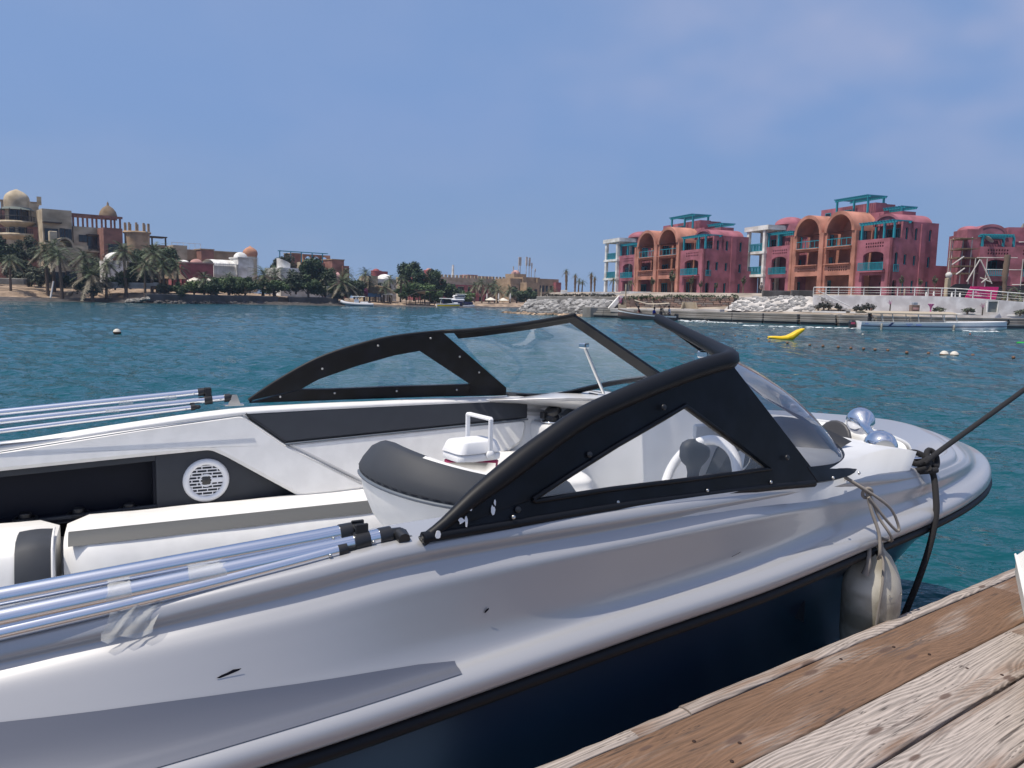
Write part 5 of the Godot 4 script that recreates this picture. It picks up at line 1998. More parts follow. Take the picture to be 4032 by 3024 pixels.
func shore_materials() -> void:
	var grime: Texture2D = get_meta("grime")
	mat("plum", 0.36, 0.125, 0.165, 0.9)
	mat("coral", 0.50, 0.225, 0.165, 0.9)
	mat("teal", 0.012, 0.23, 0.30, 0.6)
	mat("render_white", 0.82, 0.82, 0.81, 0.85)
	mat("cream", 0.52, 0.44, 0.32, 0.9)
	mat("terracotta", 0.30, 0.145, 0.115, 0.9)
	mat("pink", 0.36, 0.105, 0.115, 0.9)
	mat("rose", 0.52, 0.30, 0.28, 0.9)
	mat("dome_orange", 0.50, 0.25, 0.16, 0.85)
	mat("tan", 0.40, 0.29, 0.19, 0.9)
	mat("thatch", 0.26, 0.19, 0.125, 1.0)
	mat("concrete", 0.25, 0.24, 0.225, 0.9)
	mat("pale_concrete", 0.56, 0.54, 0.53, 0.9)
	mat("brown_stone", 0.21, 0.145, 0.12, 0.9)
	mat("dark_stone", 0.10, 0.095, 0.095, 0.95)
	for k in ["plum", "coral", "render_white", "cream", "terracotta", "pink", "rose", "tan", "dome_orange", "concrete", "pale_concrete", "brown_stone", "thatch", "dark_stone"]:
		mottle(M[k], grime, 9.0)
	mat("sand", 0.40, 0.30, 0.215, 1.0)
	mottle(M.sand, noise_tex(0.02, 61, 256, 5, Color(0.62, 0.6, 0.58), Color.WHITE), 14.0)
	mat("pale_ground", 0.36, 0.31, 0.26, 1.0)
	mottle(M.pale_ground, grime, 11.0)
	mat("wet_sand", 0.085, 0.075, 0.07, 0.8)
	mottle(M.wet_sand, noise_tex(0.03, 62, 256, 5, Color(0.5, 0.5, 0.5), Color.WHITE), 10.0)
	mat("dark_pane", 0.012, 0.018, 0.024, 0.08)
	mat("dark_wood", 0.055, 0.038, 0.028, 0.8)
	mat("iron", 0.02, 0.02, 0.022, 0.6)
	mat("bark", 0.15, 0.105, 0.075, 1.0)
	mat("palm_green", 0.06, 0.105, 0.042, 0.6, 0.0, {"backlight_enabled": true, "backlight": Color(0.12, 0.14, 0.05), "vertex_color_use_as_albedo": true})
	M.palm_green.albedo_color = Color.WHITE
	mat("leaf", 1, 1, 1, 0.65, 0.0, {"backlight_enabled": true, "backlight": Color(0.1, 0.13, 0.04), "vertex_color_use_as_albedo": true})
	M.leaf.albedo_color = Color.WHITE
	mat("magenta", 0.56, 0.008, 0.145, 0.6)
	mat("black_fabric", 0.012, 0.012, 0.014, 0.7)
	mat("yellow", 0.72, 0.48, 0.003, 0.35)
	mat("green_float", 0.02, 0.42, 0.04, 0.4)
	mat("canvas", 0.36, 0.31, 0.24, 0.9)
	mat("boat_white", 0.78, 0.79, 0.80, 0.3)
	mat("boat_wood", 0.15, 0.10, 0.085, 0.6)
	mat("navy", 0.01, 0.018, 0.09, 0.35)
	mat("foam", 0.80, 0.84, 0.86, 0.9)
	mat("buoy_white", 0.55, 0.52, 0.46, 0.6)
	mat("buoy_brown", 0.16, 0.08, 0.045, 0.7)
	mat("skin", 0.26, 0.14, 0.095, 0.6)


# ---------------------------------------------------------------- planting
func palm_frond(b: MB, root: Vector3, az: float, lift: float, L: float, droop: float, w: float, tone: Color) -> void:
	var d := Vector3(cos(az), 0, sin(az))
	var side := Vector3(-sin(az), 0, cos(az))
	var N := 9
	var pts := []
	for k in N + 1:
		var t := float(k) / N
		pts.append(root + d * L * (t * cos(lift) + 0.06 * t * t) + Vector3.UP * L * (sin(lift) * t - droop * t * t))
	b.col = tone
	for k in N:
		var t := float(k) / N
		var a: Vector3 = pts[k]
		var e: Vector3 = pts[k + 1]
		var ax := (e - a).normalized()
		var up := ax.cross(side).normalized()
		if up.y < 0:
			up = -up
		b.quad(a - side * 0.03, e - side * 0.025, e + side * 0.025, a + side * 0.03)
		if k == 0:
			continue
		for j in 2:
			var p := a.lerp(e, j * 0.5)
			var q := a.lerp(e, j * 0.5 + 0.34)
			var len := w * (0.35 + 1.1 * sin(PI * clampf(t * 0.9 + 0.1, 0, 1))) * rng.randf_range(0.8, 1.15)
			for s in [-1.0, 1.0]:
				var tip: Vector3 = p + side * s * len * 0.8 + ax * len * 0.75 - Vector3.UP * len * rng.randf_range(0.15, 0.5) + up * len * 0.15
				b.col = tone * rng.randf_range(0.75, 1.25)
				if s > 0:
					b.tri(p, tip, q)
				else:
					b.tri(p, q, tip)


func make_palm(called: String, h: float, L: float, n: int, seed_: int, wind := 0.25, dry := 0.2, shaggy := false) -> Node3D:
	rng.seed = seed_
	var o := Node3D.new()
	o.name = called
	var b := MB.new()
	var lean := Vector3(rng.randf_range(-0.06, 0.06), 0, rng.randf_range(-0.06, 0.06)) * h
	var path := []
	var rad := []
	for k in 13:
		var t := k / 12.0
		path.append(Vector3(0, h * t, 0) + lean * t * t)
		rad.append((0.26 if shaggy else 0.2) * (1.25 - 0.35 * t) * (1.06 if k % 2 else 0.94) * (1.25 if shaggy and t > 0.55 else 1.0) * (0.85 if shaggy and t < 0.4 else 1.0))
	b.tube(path, rad, 9)
	part("trunk", b, M.bark, o)
	b = MB.new()
	var top: Vector3 = path[12]
	b.col = Color.WHITE
	for k in n:
		var t := (k + 0.5) / n
		var az := k * 2.399963 + rng.randf() * 0.3
		var lift := lerpf(1.25, -0.55, pow(t, 0.9))
		# the breeze pulls the fronds over to one side
		var gust := wind * cos(az - 0.2)
		var tone := Color(0.038, 0.062, 0.024).lerp(Color(0.078, 0.10, 0.045), rng.randf())
		if t > 1.0 - dry:
			tone = Color(0.14, 0.12, 0.078)
		palm_frond(b, top + Vector3(0, -0.15 * t, 0), az, lift * (1.0 - absf(gust) * 0.3), L * rng.randf_range(0.8, 1.08) * (1.0 + gust * 0.3), 0.42 + 0.25 * t, L * 0.17, tone)
	part("crown", b, M.palm_green, o)
	return o


func leaf_clumps(b: MB, c: Vector3, size: Vector3, n: int, leaf: float, dark: Color, light: Color, hollow := 0.55) -> void:
	# lobes first, leaves round the lobes
	var lobes := []
	for k in 14:
		var d := Vector3(rng.randfn(), rng.randfn() * 0.8, rng.randfn()).normalized()
		lobes.append([d * rng.randf_range(0.45, 0.8), rng.randf_range(0.24, 0.46), rng.randf()])
	lobes.append([Vector3.ZERO, 0.62, 0.3])
	for k in n:
		var q: Array = lobes[rng.randi() % lobes.size()]
		var d := Vector3(rng.randfn(), rng.randfn(), rng.randfn()).normalized()
		var rr: float = q[1] * rng.randf_range(hollow, 1.05)
		var p: Vector3 = q[0] + d * rr
		if p.y < -0.95:
			continue
		var P := c + p * size
		var ax := Vector3(rng.randfn(), rng.randfn() * 0.7, rng.randfn()).normalized()
		var ay := (d + Vector3(rng.randfn(), rng.randfn(), rng.randfn()) * 0.5).normalized().cross(ax).normalized()
		var s := leaf * rng.randf_range(0.6, 1.3)
		b.col = dark.lerp(light, clampf(q[2] * 0.6 + rng.randf() * 0.4, 0, 1))
		b.quad(P - ax * s, P + ay * s * 0.45, P + ax * s, P - ay * s * 0.45)


func make_bush(called: String, size: Vector3, n: int, leaf: float, seed_: int, dark := Color(0.018, 0.035, 0.012), light := Color(0.055, 0.10, 0.03), trunk := 0.0) -> Node3D:
	rng.seed = seed_
	var o := Node3D.new()
	o.name = called
	var b := MB.new()
	b.tube([Vector3(0, -0.1, 0), Vector3(0.05, trunk + size.y * 0.4, 0.02), Vector3(0.0, trunk + size.y, 0.0)], [0.10 + size.x * 0.03, 0.08 + size.x * 0.02, 0.03], 7)
	for k in 5:
		var a := k * 1.3
		b.tube([Vector3(0, trunk + size.y * 0.2, 0), Vector3(cos(a) * size.x * 0.5, trunk + size.y * (0.7 + 0.1 * k), sin(a) * size.z * 0.5)], [0.06 + size.x * 0.01, 0.02], 5)
	part("trunk" if trunk > 0.5 else "stem", b, M.bark, o)
	b = MB.new()
	b.col = Color.WHITE
	leaf_clumps(b, Vector3(0, trunk + size.y * 0.92, 0), size, n, leaf, dark, light)
	part("crown" if trunk > 0.5 else "foliage", b, M.leaf, o)
	return o


# sets out one plant of a kind: the first time the model itself, later copies of it
var planted := {}


func plant(model: Node3D, where: Vector3, turn: float, grow: float, label: String, category: String, group: String) -> Node3D:
	var o: Node3D = model if not planted.has(model) else model.duplicate()
	planted[model] = true
	o.name = numbered(String(o.name).rstrip("0123456789").rstrip("_"))
	add_child(o)
	o.position = where
	o.rotation.y = turn
	o.scale = Vector3.ONE * grow
	return tag(o, label, category, group)


# height of the land on the left bank at a place
func left_ground(p: Vector3) -> float:
	var s := 1e9
	for k in LEFT_SHORE.size() - 1:
		var a: Vector3 = LEFT_SHORE[k]
		var e: Vector3 = LEFT_SHORE[k + 1]
		var d := e - a
		var t := clampf(((p - a) * Vector3(1, 0, 1)).dot(d) / d.length_squared(), 0, 1)
		s = minf(s, (Vector3(p.x, 0, p.z) - a - d * t).length())
	return _profile(s) * lowland(p.x)


# the bank is lower towards the hotel
func lowland(x: float) -> float:
	return lerpf(1.0, 0.42, smoothstep(-58, -18, x))


func _profile(s: float) -> float:
	var q := [Vector2(0, -0.05), Vector2(4, 0.45), Vector2(8, 0.85), Vector2(9, 1.5), Vector2(14, 1.95), Vector2(24, 2.6), Vector2(60, 3.3), Vector2(200, 4.0), Vector2(700, 6.0)]
	for k in q.size() - 1:
		if s <= q[k + 1].x:
			return lerpf(q[k].y, q[k + 1].y, (s - q[k].x) / (q[k + 1].x - q[k].x))
	return 6.0


const LEFT_SHORE := [Vector3(-190, 0, -70), Vector3(-120, 0, -98), Vector3(-81, 0, -121), Vector3(-76, 0, -131), Vector3(-62, 0, -134), Vector3(-52, 0, -150), Vector3(-40, 0, -157), Vector3(-30, 0, -165), Vector3(-14, 0, -175), Vector3(0, 0, -187), Vector3(22, 0, -205), Vector3(70, 0, -240)]


func greenery() -> void:
	# models by stem height; the last is shaggy with dry hanging fronds
	var palms := [make_palm("date_palm", 1.9, 2.3, 26, 23, 0.2), make_palm("date_palm", 3.4, 2.6, 30, 3), make_palm("date_palm", 4.9, 2.7, 34, 8, 0.35), make_palm("date_palm", 6.6, 2.7, 36, 15, 0.45), make_palm("date_palm", 3.6, 2.9, 42, 31, 0.3, 0.45)]
	var stems := [1.9, 3.4, 4.9, 6.6, 3.6]
	# [pixel x of the stem, depth, how far up its crown shows (pixel y), model, label]
	var rows := [
		[45, 131, 1022, 3, "short fan-like palm over the low stone wall at the left edge"],
		[190, 136, 985, 1, "leaning palm left of the pair before the cream villa"],
		[216, 138, 972, 0, "palm just behind the leaning palm before the cream villa"],
		[246, 134, 1004, 3, "low palm against the yellow villa window"],
		[330, 136, 1012, 1, "palm with hanging fronds right of the yellow villa"],
		[365, 133, 1003, 4, "broad bushy palm standing right of the yellow villa"],
		[420, 137, 1038, 3, "small palm before the white dome house"],
		[498, 139, 935, 2, "tall palm whose crown stands against the sky by the terracotta tower"],
		[572, 136, 1045, 3, "slender low palm left of the stone steps"],
		[600, 141, 1000, 0, "palm behind the slender low palm"],
		[622, 147, 985, 0, "palm whose crown touches the pergola roof line"],
		[648, 139, 1045, 1, "palm with pale stem standing before the thatched shelter"],
		[704, 141, 1045, 3, "palm left of the pink domed house"],
		[805, 146, 1092, 3, "very low palm between the two cream parasols"],
		[900, 157, 1090, 3, "low clump palm before the white barrel-roofed house"],
		[1036, 161, 1048, 4, "left of the twin palms before the white villa"],
		[1080, 164, 1052, 4, "right of the twin palms before the white villa"],
		[1285, 167, 1085, 1, "palm left of the shaggy drooping palm"],
		[1348, 165, 1080, 4, "shaggy palm with pale drooping fronds above the grey boat"],
		[1365, 190, 1072, 0, "palm standing up behind the shaggy drooping palm"],
		[1434, 176, 1075, 2, "tall palm left of the red drum with its dome"],
		[1455, 178, 1110, 3, "small palm at the foot of the tall palm by the red drum"],
		[1535, 182, 1098, 0, "left of two palms before the white dome villa"],
		[1577, 184, 1093, 0, "right of two palms before the white dome villa"],
		[1510, 178, 1128, 3, "low palm beside the straw roof"],
		[1868, 215, 1125, 1, "first palm before the long pink hotel, grey-green"],
		[1897, 208, 1110, 2, "tallest palm before the long pink hotel"],
		[1925, 220, 1128, 1, "palm right of the tallest one before the hotel"],
		[1948, 222, 1115, 0, "fourth palm before the long pink hotel"],
		[1960, 214, 1140, 3, "low palm beneath the fourth hotel palm"],
		[2008, 220, 1142, 3, "low palm at the right end of the pink hotel"],
		[2172, 235, 1140, 3, "low palm before the tan block with antennas"]]
	for q in rows:
		var w := ground(q[0], q[1], 0)
		w.y = left_ground(w) - 0.1
		var need := at(q[0], q[2], q[1]).y - w.y
		var kind := 4 if q[3] == 4 else 0
		if kind == 0:
			for k in 4:
				if need > stems[k] * 0.8:
					kind = k
		var g: float = clampf(need / (stems[kind] as float), 0.8, 1.3)
		plant(palms[kind], w, q[0] * 0.7, g, q[4], "palm", "palms on the far bank")
	var bushes := [make_bush("bush", Vector3(2.2, 1.7, 2.0), 2600, 0.20, 5), make_bush("bush", Vector3(2.6, 1.4, 2.0), 2600, 0.20, 6, Color(0.03, 0.055, 0.015), Color(0.085, 0.15, 0.04)), make_bush("bush", Vector3(2.4, 2.2, 2.2), 2800, 0.22, 7, Color(0.016, 0.026, 0.014), Color(0.05, 0.075, 0.035)), make_bush("bush", Vector3(1.8, 1.2, 1.6), 1800, 0.18, 9, Color(0.035, 0.045, 0.028), Color(0.09, 0.105, 0.06))]
	var trees := [make_bush("leafy_tree", Vector3(3.0, 2.8, 2.8), 4200, 0.24, 11, Color(0.012, 0.028, 0.012), Color(0.045, 0.085, 0.03), 1.6), make_bush("leafy_tree", Vector3(2.6, 3.4, 2.4), 4000, 0.22, 12, Color(0.014, 0.024, 0.012), Color(0.045, 0.065, 0.03), 2.0)]
	# [x, y of the middle, depth, half width in pixels, model (10+ = a tree), label]
	var shrubs := [
		[20, 1000, 150, 60, 10, "dark leafy tree at the left edge below the domed tower"],
		[110, 985, 152, 48, 11, "grey-green tree with bare twigs below the domed tower"],
		[75, 1045, 148, 45, 2, "dark bush behind the fan-like palm at the left edge"],
		[150, 1060, 146, 40, 3, "grey shrub with hanging dry fronds left of the leaning palm"],
		[115, 1095, 140, 36, 3, "low grey shrub at the top of the beach"],
		[165, 1098, 138, 32, 3, "spreading grey shrub left of the leaning palm stem"],
		[262, 1100, 139, 24, 0, "small dark bush under the yellow villa window"],
		[300, 950, 165, 48, 2, "grey-green tree top before the cream block"],
		[355, 985, 162, 44, 2, "tree top right of the little white parapet"],
		[345, 1100, 135, 36, 0, "dark bush at the foot of the bushy palm"],
		[376, 1112, 133, 26, 3, "shrub at the foot of the steps"],
		[455, 1098, 140, 34, 0, "low bush left of the round dark green bush"],
		[515, 1070, 141, 44, 0, "round dark green bush behind the long white wall"],
		[545, 1080, 143, 36, 2, "dark bush right of the round green one"],
		[540, 985, 158, 46, 10, "tree behind the tall palm, below the round bastion"],
		[655, 990, 158, 52, 10, "tree before the terracotta block"],
		[590, 1050, 146, 30, 2, "dark bush between the slender palms"],
		[650, 1110, 139, 30, 3, "grey shrub at the foot of the pale-stemmed palm"],
		[715, 1118, 139, 32, 0, "dark low bush right of the thatched shelter"],
		[765, 1095, 146, 44, 1, "bright green bush left of the parasols"],
		[850, 1085, 152, 50, 1, "green bush between the parasol and the clump palm"],
		[835, 1115, 146, 40, 0, "dark trimmed hedge bush right of the parasols"],
		[905, 1128, 152, 40, 0, "long low dark hedge on the sand, left piece"],
		[965, 1132, 154, 40, 0, "long low dark hedge on the sand, right piece"],
		[985, 1110, 158, 36, 1, "trimmed bright hedge below the white tower"],
		[955, 1090, 160, 40, 1, "hedge behind the trimmed bright one"],
		[1040, 1115, 160, 34, 0, "dark ball bush before the twin palms"],
		[1085, 1128, 160, 46, 1, "large bright green bush right of the twin palms"],
		[1165, 1110, 163, 44, 2, "feathery grey-green bush below the white villa"],
		[1225, 1085, 168, 52, 10, "large dark green tree right of the white villa"],
		[1215, 1130, 163, 46, 0, "dark foliage at the foot of the large green tree"],
		[1280, 1110, 168, 44, 10, "tree between the white villa and the pink vault"],
		[1290, 1148, 165, 30, 0, "dark bush beside the little white shed"],
		[1130, 1010, 196, 36, 11, "dark conifer-like tree against the sky before the terracotta tower"],
		[1090, 1025, 194, 32, 11, "dark tree left of the conifer-like one"],
		[1400, 1105, 176, 44, 1, "green tree behind the tall palm by the red drum"],
		[1395, 1150, 170, 36, 2, "grey bush behind the inflatable boat"],
		[1345, 1148, 164, 30, 2, "dry bush under the shaggy palm"],
		[1437, 1158, 173, 16, 4, "small bougainvillea with magenta flowers beside the blue pool cover"],
		[1585, 1168, 178, 18, 0, "small round bush on the sand"],
		[1630, 1112, 192, 60, 10, "broad dark tree left of the round pink tower"],
		[1690, 1118, 194, 44, 10, "tree below the round pink tower"],
		[1740, 1128, 196, 40, 0, "bush between the pink tower and the hotel"],
		[1600, 1148, 188, 50, 1, "bright trimmed hedge behind the sand"],
		[1660, 1148, 188, 46, 1, "bright trimmed hedge left of the wooden pergola"],
		[1700, 1172, 186, 42, 1, "low bright hedge behind the small jetty"],
		[1790, 1165, 198, 38, 0, "hedge behind the moored cruiser"],
		[1830, 1175, 196, 36, 1, "rounded hedge right of the moored cruiser"],
		[2035, 1170, 226, 32, 0, "clipped dark tree row, left piece, before the tan block"],
		[2080, 1170, 226, 32, 0, "clipped dark tree row, right piece, before the tan block"]]
	var bougain := make_bush("bougainvillea", Vector3(1.0, 1.0, 0.9), 900, 0.14, 19, Color(0.10, 0.02, 0.07), Color(0.22, 0.03, 0.14))
	for q in shrubs:
		var w := ground(q[0], q[2], 0)
		var y := at(q[0], q[1], q[2]).y
		var half: float = q[3] / 3032.0 * q[2] * (1.35 if q[4] < 4 else 1.1)
		if q[4] >= 10:
			var m: Node3D = trees[q[4] - 10]
			var g := half / 2.8
			plant(m, Vector3(w.x, minf(y - 3.0 * g, left_ground(w) + 2.0), w.z), q[0] * 1.3, g, q[5], "tree", "trees on the far bank")
		elif q[4] == 4:
			plant(bougain, Vector3(w.x, y - 0.7, w.z), 0.3, half, q[5], "bush", "")
		else:
			var m: Node3D = bushes[q[4]]
			var g: float = half / [2.2, 2.6, 2.4, 1.8][q[4]]
			plant(m, Vector3(w.x, minf(y - 1.2 * g, left_ground(w) + 1.0), w.z), q[0] * 1.7, g, q[5], "bush", "bushes on the far bank")
	# the tall stripped palms on the point, and young trees by the apartment blocks
	var tall := [make_palm("fan_palm", 6.0, 1.25, 20, 41, 0.1, 0.35, true), make_palm("slim_palm", 4.4, 1.7, 18, 44, 0.7, 0.1)]
	for q in [[2229, 116, 1060, 1162, 0, "tallest shaggy palm on the point against the sky"], [2263, 116, 1078, 1165, 0, "second shaggy palm on the point, right of the tallest"], [2326, 113, 1072, 1165, 0, "third shaggy palm, left of the apartment block"], [2340, 115, 1088, 1165, 0, "shaggy palm close behind the third one"], [2277, 122, 1100, 1160, 1, "left of the two slim windblown palms on the point"], [2291, 122, 1106, 1160, 1, "right of the two slim windblown palms on the point"], [2412, 108, 1095, 1165, 1, "slim young palm before the white balconies"], [2480, 108, 1108, 1168, 1, "young palm before the left plum section"]]:
		var w := at(q[0], q[3], q[1])
		var g: float = (at(q[0], q[2], q[1]).y - w.y) / ([6.4, 4.6][q[4]] as float)
		plant(tall[q[4]], w, q[0] * 0.9, g, q[5], "palm", "palms on the point")
	var sap := make_bush("sapling", Vector3(0.55, 0.9, 0.5), 320, 0.13, 51, Color(0.05, 0.06, 0.035), Color(0.11, 0.125, 0.06), 2.0)
	for q in [[2568, 104, 1090, 1163, "slender sapling before the left coral arch"], [2645, 103, 1065, 1165, "sapling before the right coral arch"], [2720, 102, 1085, 1165, "sapling before the plum corner of the left block"], [2756, 103, 1105, 1165, "sapling beside the arched side door of the left block"], [2818, 106, 1112, 1165, "sapling under the slit windows of the left block"], [2925, 104, 1085, 1165, "bare sapling between the two apartment blocks"], [3545, 96, 1085, 1160, "sapling left of the side pilaster of the right block"], [3620, 96, 1095, 1160, "sapling beside the side pilaster of the right block"], [3678, 97, 1085, 1160, "windswept sapling at the end of the right block"]]:
		var w := at(q[0], q[3], q[1])
		var g: float = (at(q[0], q[2], q[1]).y - w.y) / 3.6
		plant(sap, w, q[0] * 0.31, g, q[4], "sapling", "saplings by the apartment blocks")


# ---------------------------------------------------------------- the left bank
const SHORE_TURN := 0.72     # the houses face the water: turned to the right by this much


# how far along direction ex from P one must go to be seen at pixel column px
func reach(P: Vector3, ex: Vector3, px: float) -> float:
	var u := (px - 2016.0) / 3032.0
	return (-u * P.z - P.x) / (ex.x + u * ex.z)


# a house block with its left front corner at column px0 and depth D, running to column px1; py = top seen at the left corner
func block(o: Node3D, P: Vector3, yaw: float, px0: float, px1: float, py: float, D: float, deep: float, m: Material, cap: Material = null, called := "wall", foot := -1.0) -> Array:
	var ex := Vector3(cos(yaw), 0, -sin(yaw))
	var a := ground(px0, D, 0)
	var L := reach(a, ex, px1)
	var top := at(px0, py, D).y
	var base := left_ground(a) - 1.0 if foot < 0 else foot
	var B := Basis(Vector3.UP, yaw)
	var inv := B.inverse()
	var q := inv * (a - P)
	var b := MB.new()
	b.box(Vector3(q.x + L / 2, (top + base) / 2 - P.y, q.z - deep / 2), Vector3(L, top - base, deep))
	part(called, b, m, o)
	if cap != null:
		b = MB.new()
		b.box(Vector3(q.x + L / 2, top + 0.12 - P.y, q.z - deep / 2), Vector3(L + 0.3, 0.25, deep + 0.3))
		part("coping", b, cap, o)
	return [q, L, top - P.y]


# openings on the front of a block: [fraction along, metres below the top, width, height]
func openings(o: Node3D, blk: Array, list: Array, frame: Material, called := "window") -> void:
	for w in list:
		var p: Vector3 = blk[0] + Vector3(blk[1] * w[0], blk[2] - blk[0].y - w[1], 0.04)
		p.y = blk[2] - w[1]
		window(o, p, w[2], w[3], frame, M.dark_pane, 0.0, called, 1)


func house(called: String, label: String, category: String, px: float, D: float, yaw := SHORE_TURN) -> Node3D:
	var p := ground(px, D, 0)
	return thing(called, label, category, p, yaw)


func left_bank() -> void:
	var b: MB
	# --- land: wet foreshore, sand and the ground behind
	for q in [["wet_foreshore", [-16.0, -4.0, 0.0, 2.0, 4.0, 6.5], M.wet_sand], ["beach", [6.5, 8.0, 8.5, 9.0, 11.0, 14.0, 19.0, 24.0, 34.0, 60.0, 120.0, 220.0, 420.0], M.sand]]:
		b = MB.new()
		var rows := []
		var line := smooth_path(LEFT_SHORE, 8)
		var f := FastNoiseLite.new()
		f.seed = 4
		f.frequency = 0.16
		for k in line.size():
			var T: Vector3 = (line[mini(k + 2, line.size() - 1)] - line[maxi(k - 2, 0)]).normalized()
			var inland := Vector3(T.z, 0, -T.x)
			if inland.z > 0:
				inland = -inland
			inland = inland.lerp(Vector3(-0.55, 0, -0.83), 0.7).normalized()
			var row := PackedVector3Array()
			for s in q[1]:
				var p: Vector3 = line[k] + inland * s
				var y := -1.2 if s <= -16 else (-0.35 if s < 0 else _profile(s) * lowland(line[k].x))
				if s > 1 and s < 30:
					y += f.get_noise_2d(line[k].x + s * 0.3, line[k].z + s) * 0.22
				row.append(Vector3(p.x, y, p.z))
			rows.append(row)
		b.grid(rows)
		struct(q[0], b, q[2])
	# sea wall of dark stone with rubble at its foot
	var o := house("stone_sea_wall", "long dark stone sea wall along the beach on the far bank", "wall", 560, 134.0, 0.0)
	var pts := [[575, 134.5], [700, 138], [850, 147], [1000, 155.5], [1090, 159], [1135, 160], [1250, 163], [1330, 164.5]]
	for k in pts.size() - 1:
		if k == 4:
			continue
		var a := ground(pts[k][0], pts[k][1], 0.6) - o.position
		var e := ground(pts[k + 1][0], pts[k + 1][1], 0.6) - o.position
		var yaw := atan2(-(e - a).z, (e - a).x)
		b = MB.new()
		b.box((a + e) / 2 + Vector3(0, 0.35, 0), Vector3((e - a).length() + 0.1, 1.5, 1.2), yaw, 0.12)
		part("wall_section", b, M.dark_stone, o)
	rock_field("rubble_heap", "dark rubble heaped along the foot of the far sea wall", pts.map(func(q: Array) -> Vector3: return ground(q[0], q[1] - 1.6, 0.2)), 170, 0.55, M.dark_stone, 0.5, 1.6, 71)
	rock_field("beach_rocks", "grey boulders at the left end of the far sea wall", [ground(505, 132, 0.3), ground(560, 133, 0.6), ground(585, 133, 0.9)], 46, 0.6, M.concrete, 0.4, 1.4, 72)
	# --- the domed cream tower and its wings
	var D := 172.0
	o = house("domed_tower_house", "cream round tower house with pointed dome and curved balconies at the far left", "house", 85, D, 0.55)
	var P := o.position
	var c := Vector3(0, 0, 0)
	var yy := func(px: float, py: float) -> float: return at(px, py, D).y
	var r1 := 43.0 / 3032 * D
	var y_dome: float = yy.call(78, 824)
	b = MB.new()
	dome(b, Vector3(0, y_dome, 0), r1, yy.call(78, 752) - y_dome, 0.0, 0.0)
	var prof := []
	for q in [[1.0, 824], [1.02, 812], [1.03, 800], [1.0, 788], [0.92, 778], [0.80, 771], [0.55, 762], [0.3, 757], [0.12, 753], [0.001, 751]]:
		prof.append(Vector2(r1 * q[0], yy.call(78, q[1])))
	b = MB.new()
	b.lathe(prof, Vector3.ZERO, 28)
	part("dome", b, M.cream, o)
	b = MB.new()
	b.lathe([Vector2(r1 * 0.93, 2.0), Vector2(r1 * 0.93, y_dome)], Vector3.ZERO, 28)
	part("drum", b, M.cream, o)
	b = MB.new()
	b.lathe([Vector2(r1 * 1.4, y_dome - 0.5), Vector2(r1 * 1.05, y_dome + 0.1), Vector2(r1 * 0.9, y_dome + 0.1)], Vector3.ZERO, 28)
	part("canopy", b, mat("slate_green", 0.10, 0.12, 0.11, 0.8), o)
	for q in [[882, 1.5, 872], [930, 1.5, 918]]:
		var y0: float = yy.call(85, q[0])
		b = MB.new()
		b.lathe([Vector2(r1 * 1.0, y0 - 1.0), Vector2(r1 * 1.35, y0 - 0.35), Vector2(r1 * 1.5, y0 - 0.1), Vector2(r1 * 1.5, y0 + 0.35), Vector2(r1 * 0.9, y0 + 0.35)], Vector3.ZERO, 28)
		part("balcony", b, M.cream, o)
		b = MB.new()
		for k in 44:
			var a := TAU * k / 44
			b.box(Vector3(cos(a) * r1 * 1.44, y0 + 0.85, sin(a) * r1 * 1.44), Vector3(0.07, 1.0, 0.07))
		b.tube(_circle(Vector3(0, y0 + 1.35, 0), Vector3(r1 * 1.44, 0, 0), Vector3(0, 0, r1 * 1.44), 32), 0.06, 5, false)
		part("balcony_railing", b, M.iron, o)
	for k in 7:
		var a := -0.6 + k * 0.65
		box_part("post", o, M.dark_wood, Vector3(cos(a) * r1 * 1.36, (y_dome + yy.call(85, 878)) / 2 - 0.3, sin(a) * r1 * 1.36), Vector3(0.16, y_dome - yy.call(85, 878), 0.16))
	for q in [[-0.28, 856, 2.1, 2.6], [0.32, 856, 2.1, 2.6], [-0.55, 912, 1.2, 2.3], [0.25, 912, 1.2, 2.3], [0.85, 912, 0.9, 2.1], [0.95, 856, 0.8, 2.3]]:
		var a: float = q[0] + 0.05
		window(o, Vector3(sin(a) * r1 * 0.95, yy.call(78, q[1]), cos(a) * r1 * 0.95), q[2], q[3], M.dark_wood, M.dark_pane, a, "window", 1)
	block(o, P, 0.55, 22, 170, 795, 180, 8, M.cream, M.tan)
	block(o, P, 0.55, -40, 36, 822, 176, 10, M.terracotta)
	var w := block(o, P, 0.55, 128, 180, 829, 172, 6, M.cream)
	openings(o, w, [[0.45, 6.3, 1.6, 3.0]], M.dark_wood)
	block(o, P, 0.55, 120, 182, 895, 171.0, 6, M.terracotta)
	b = MB.new()
	b.box(Vector3(4.2, yy.call(148, 788), -2.0), Vector3(0.9, 1.8, 0.9))
	part("chimney", b, M.cream, o)
	# --- cream block with balcony
	o = house("cream_house", "plain cream block with two floors of dark windows right of the domed tower", "house", 180, 168)
	w = block(o, o.position, SHORE_TURN, 181, 297, 825, 168, 9, M.cream)
	openings(o, w, [[0.28, 5.6, 2.6, 2.9], [0.66, 5.4, 1.1, 2.9], [0.85, 5.6, 1.5, 3.2], [0.25, 10.4, 2.4, 2.4], [0.8, 10.6, 1.8, 1.8]], M.dark_wood)
	b = MB.new()
	b.box(w[0] + Vector3(w[1] * 0.32, w[2] - 7.4, 0.7), Vector3(w[1] * 0.6, 0.4, 1.5))
	part("balcony", b, M.cream, o)
	railing(o, w[0] + Vector3(w[1] * 0.03, w[2] - 7.2, 1.4), w[0] + Vector3(w[1] * 0.62, w[2] - 7.2, 1.4), 1.0, M.iron, 0.3)
	b = MB.new()
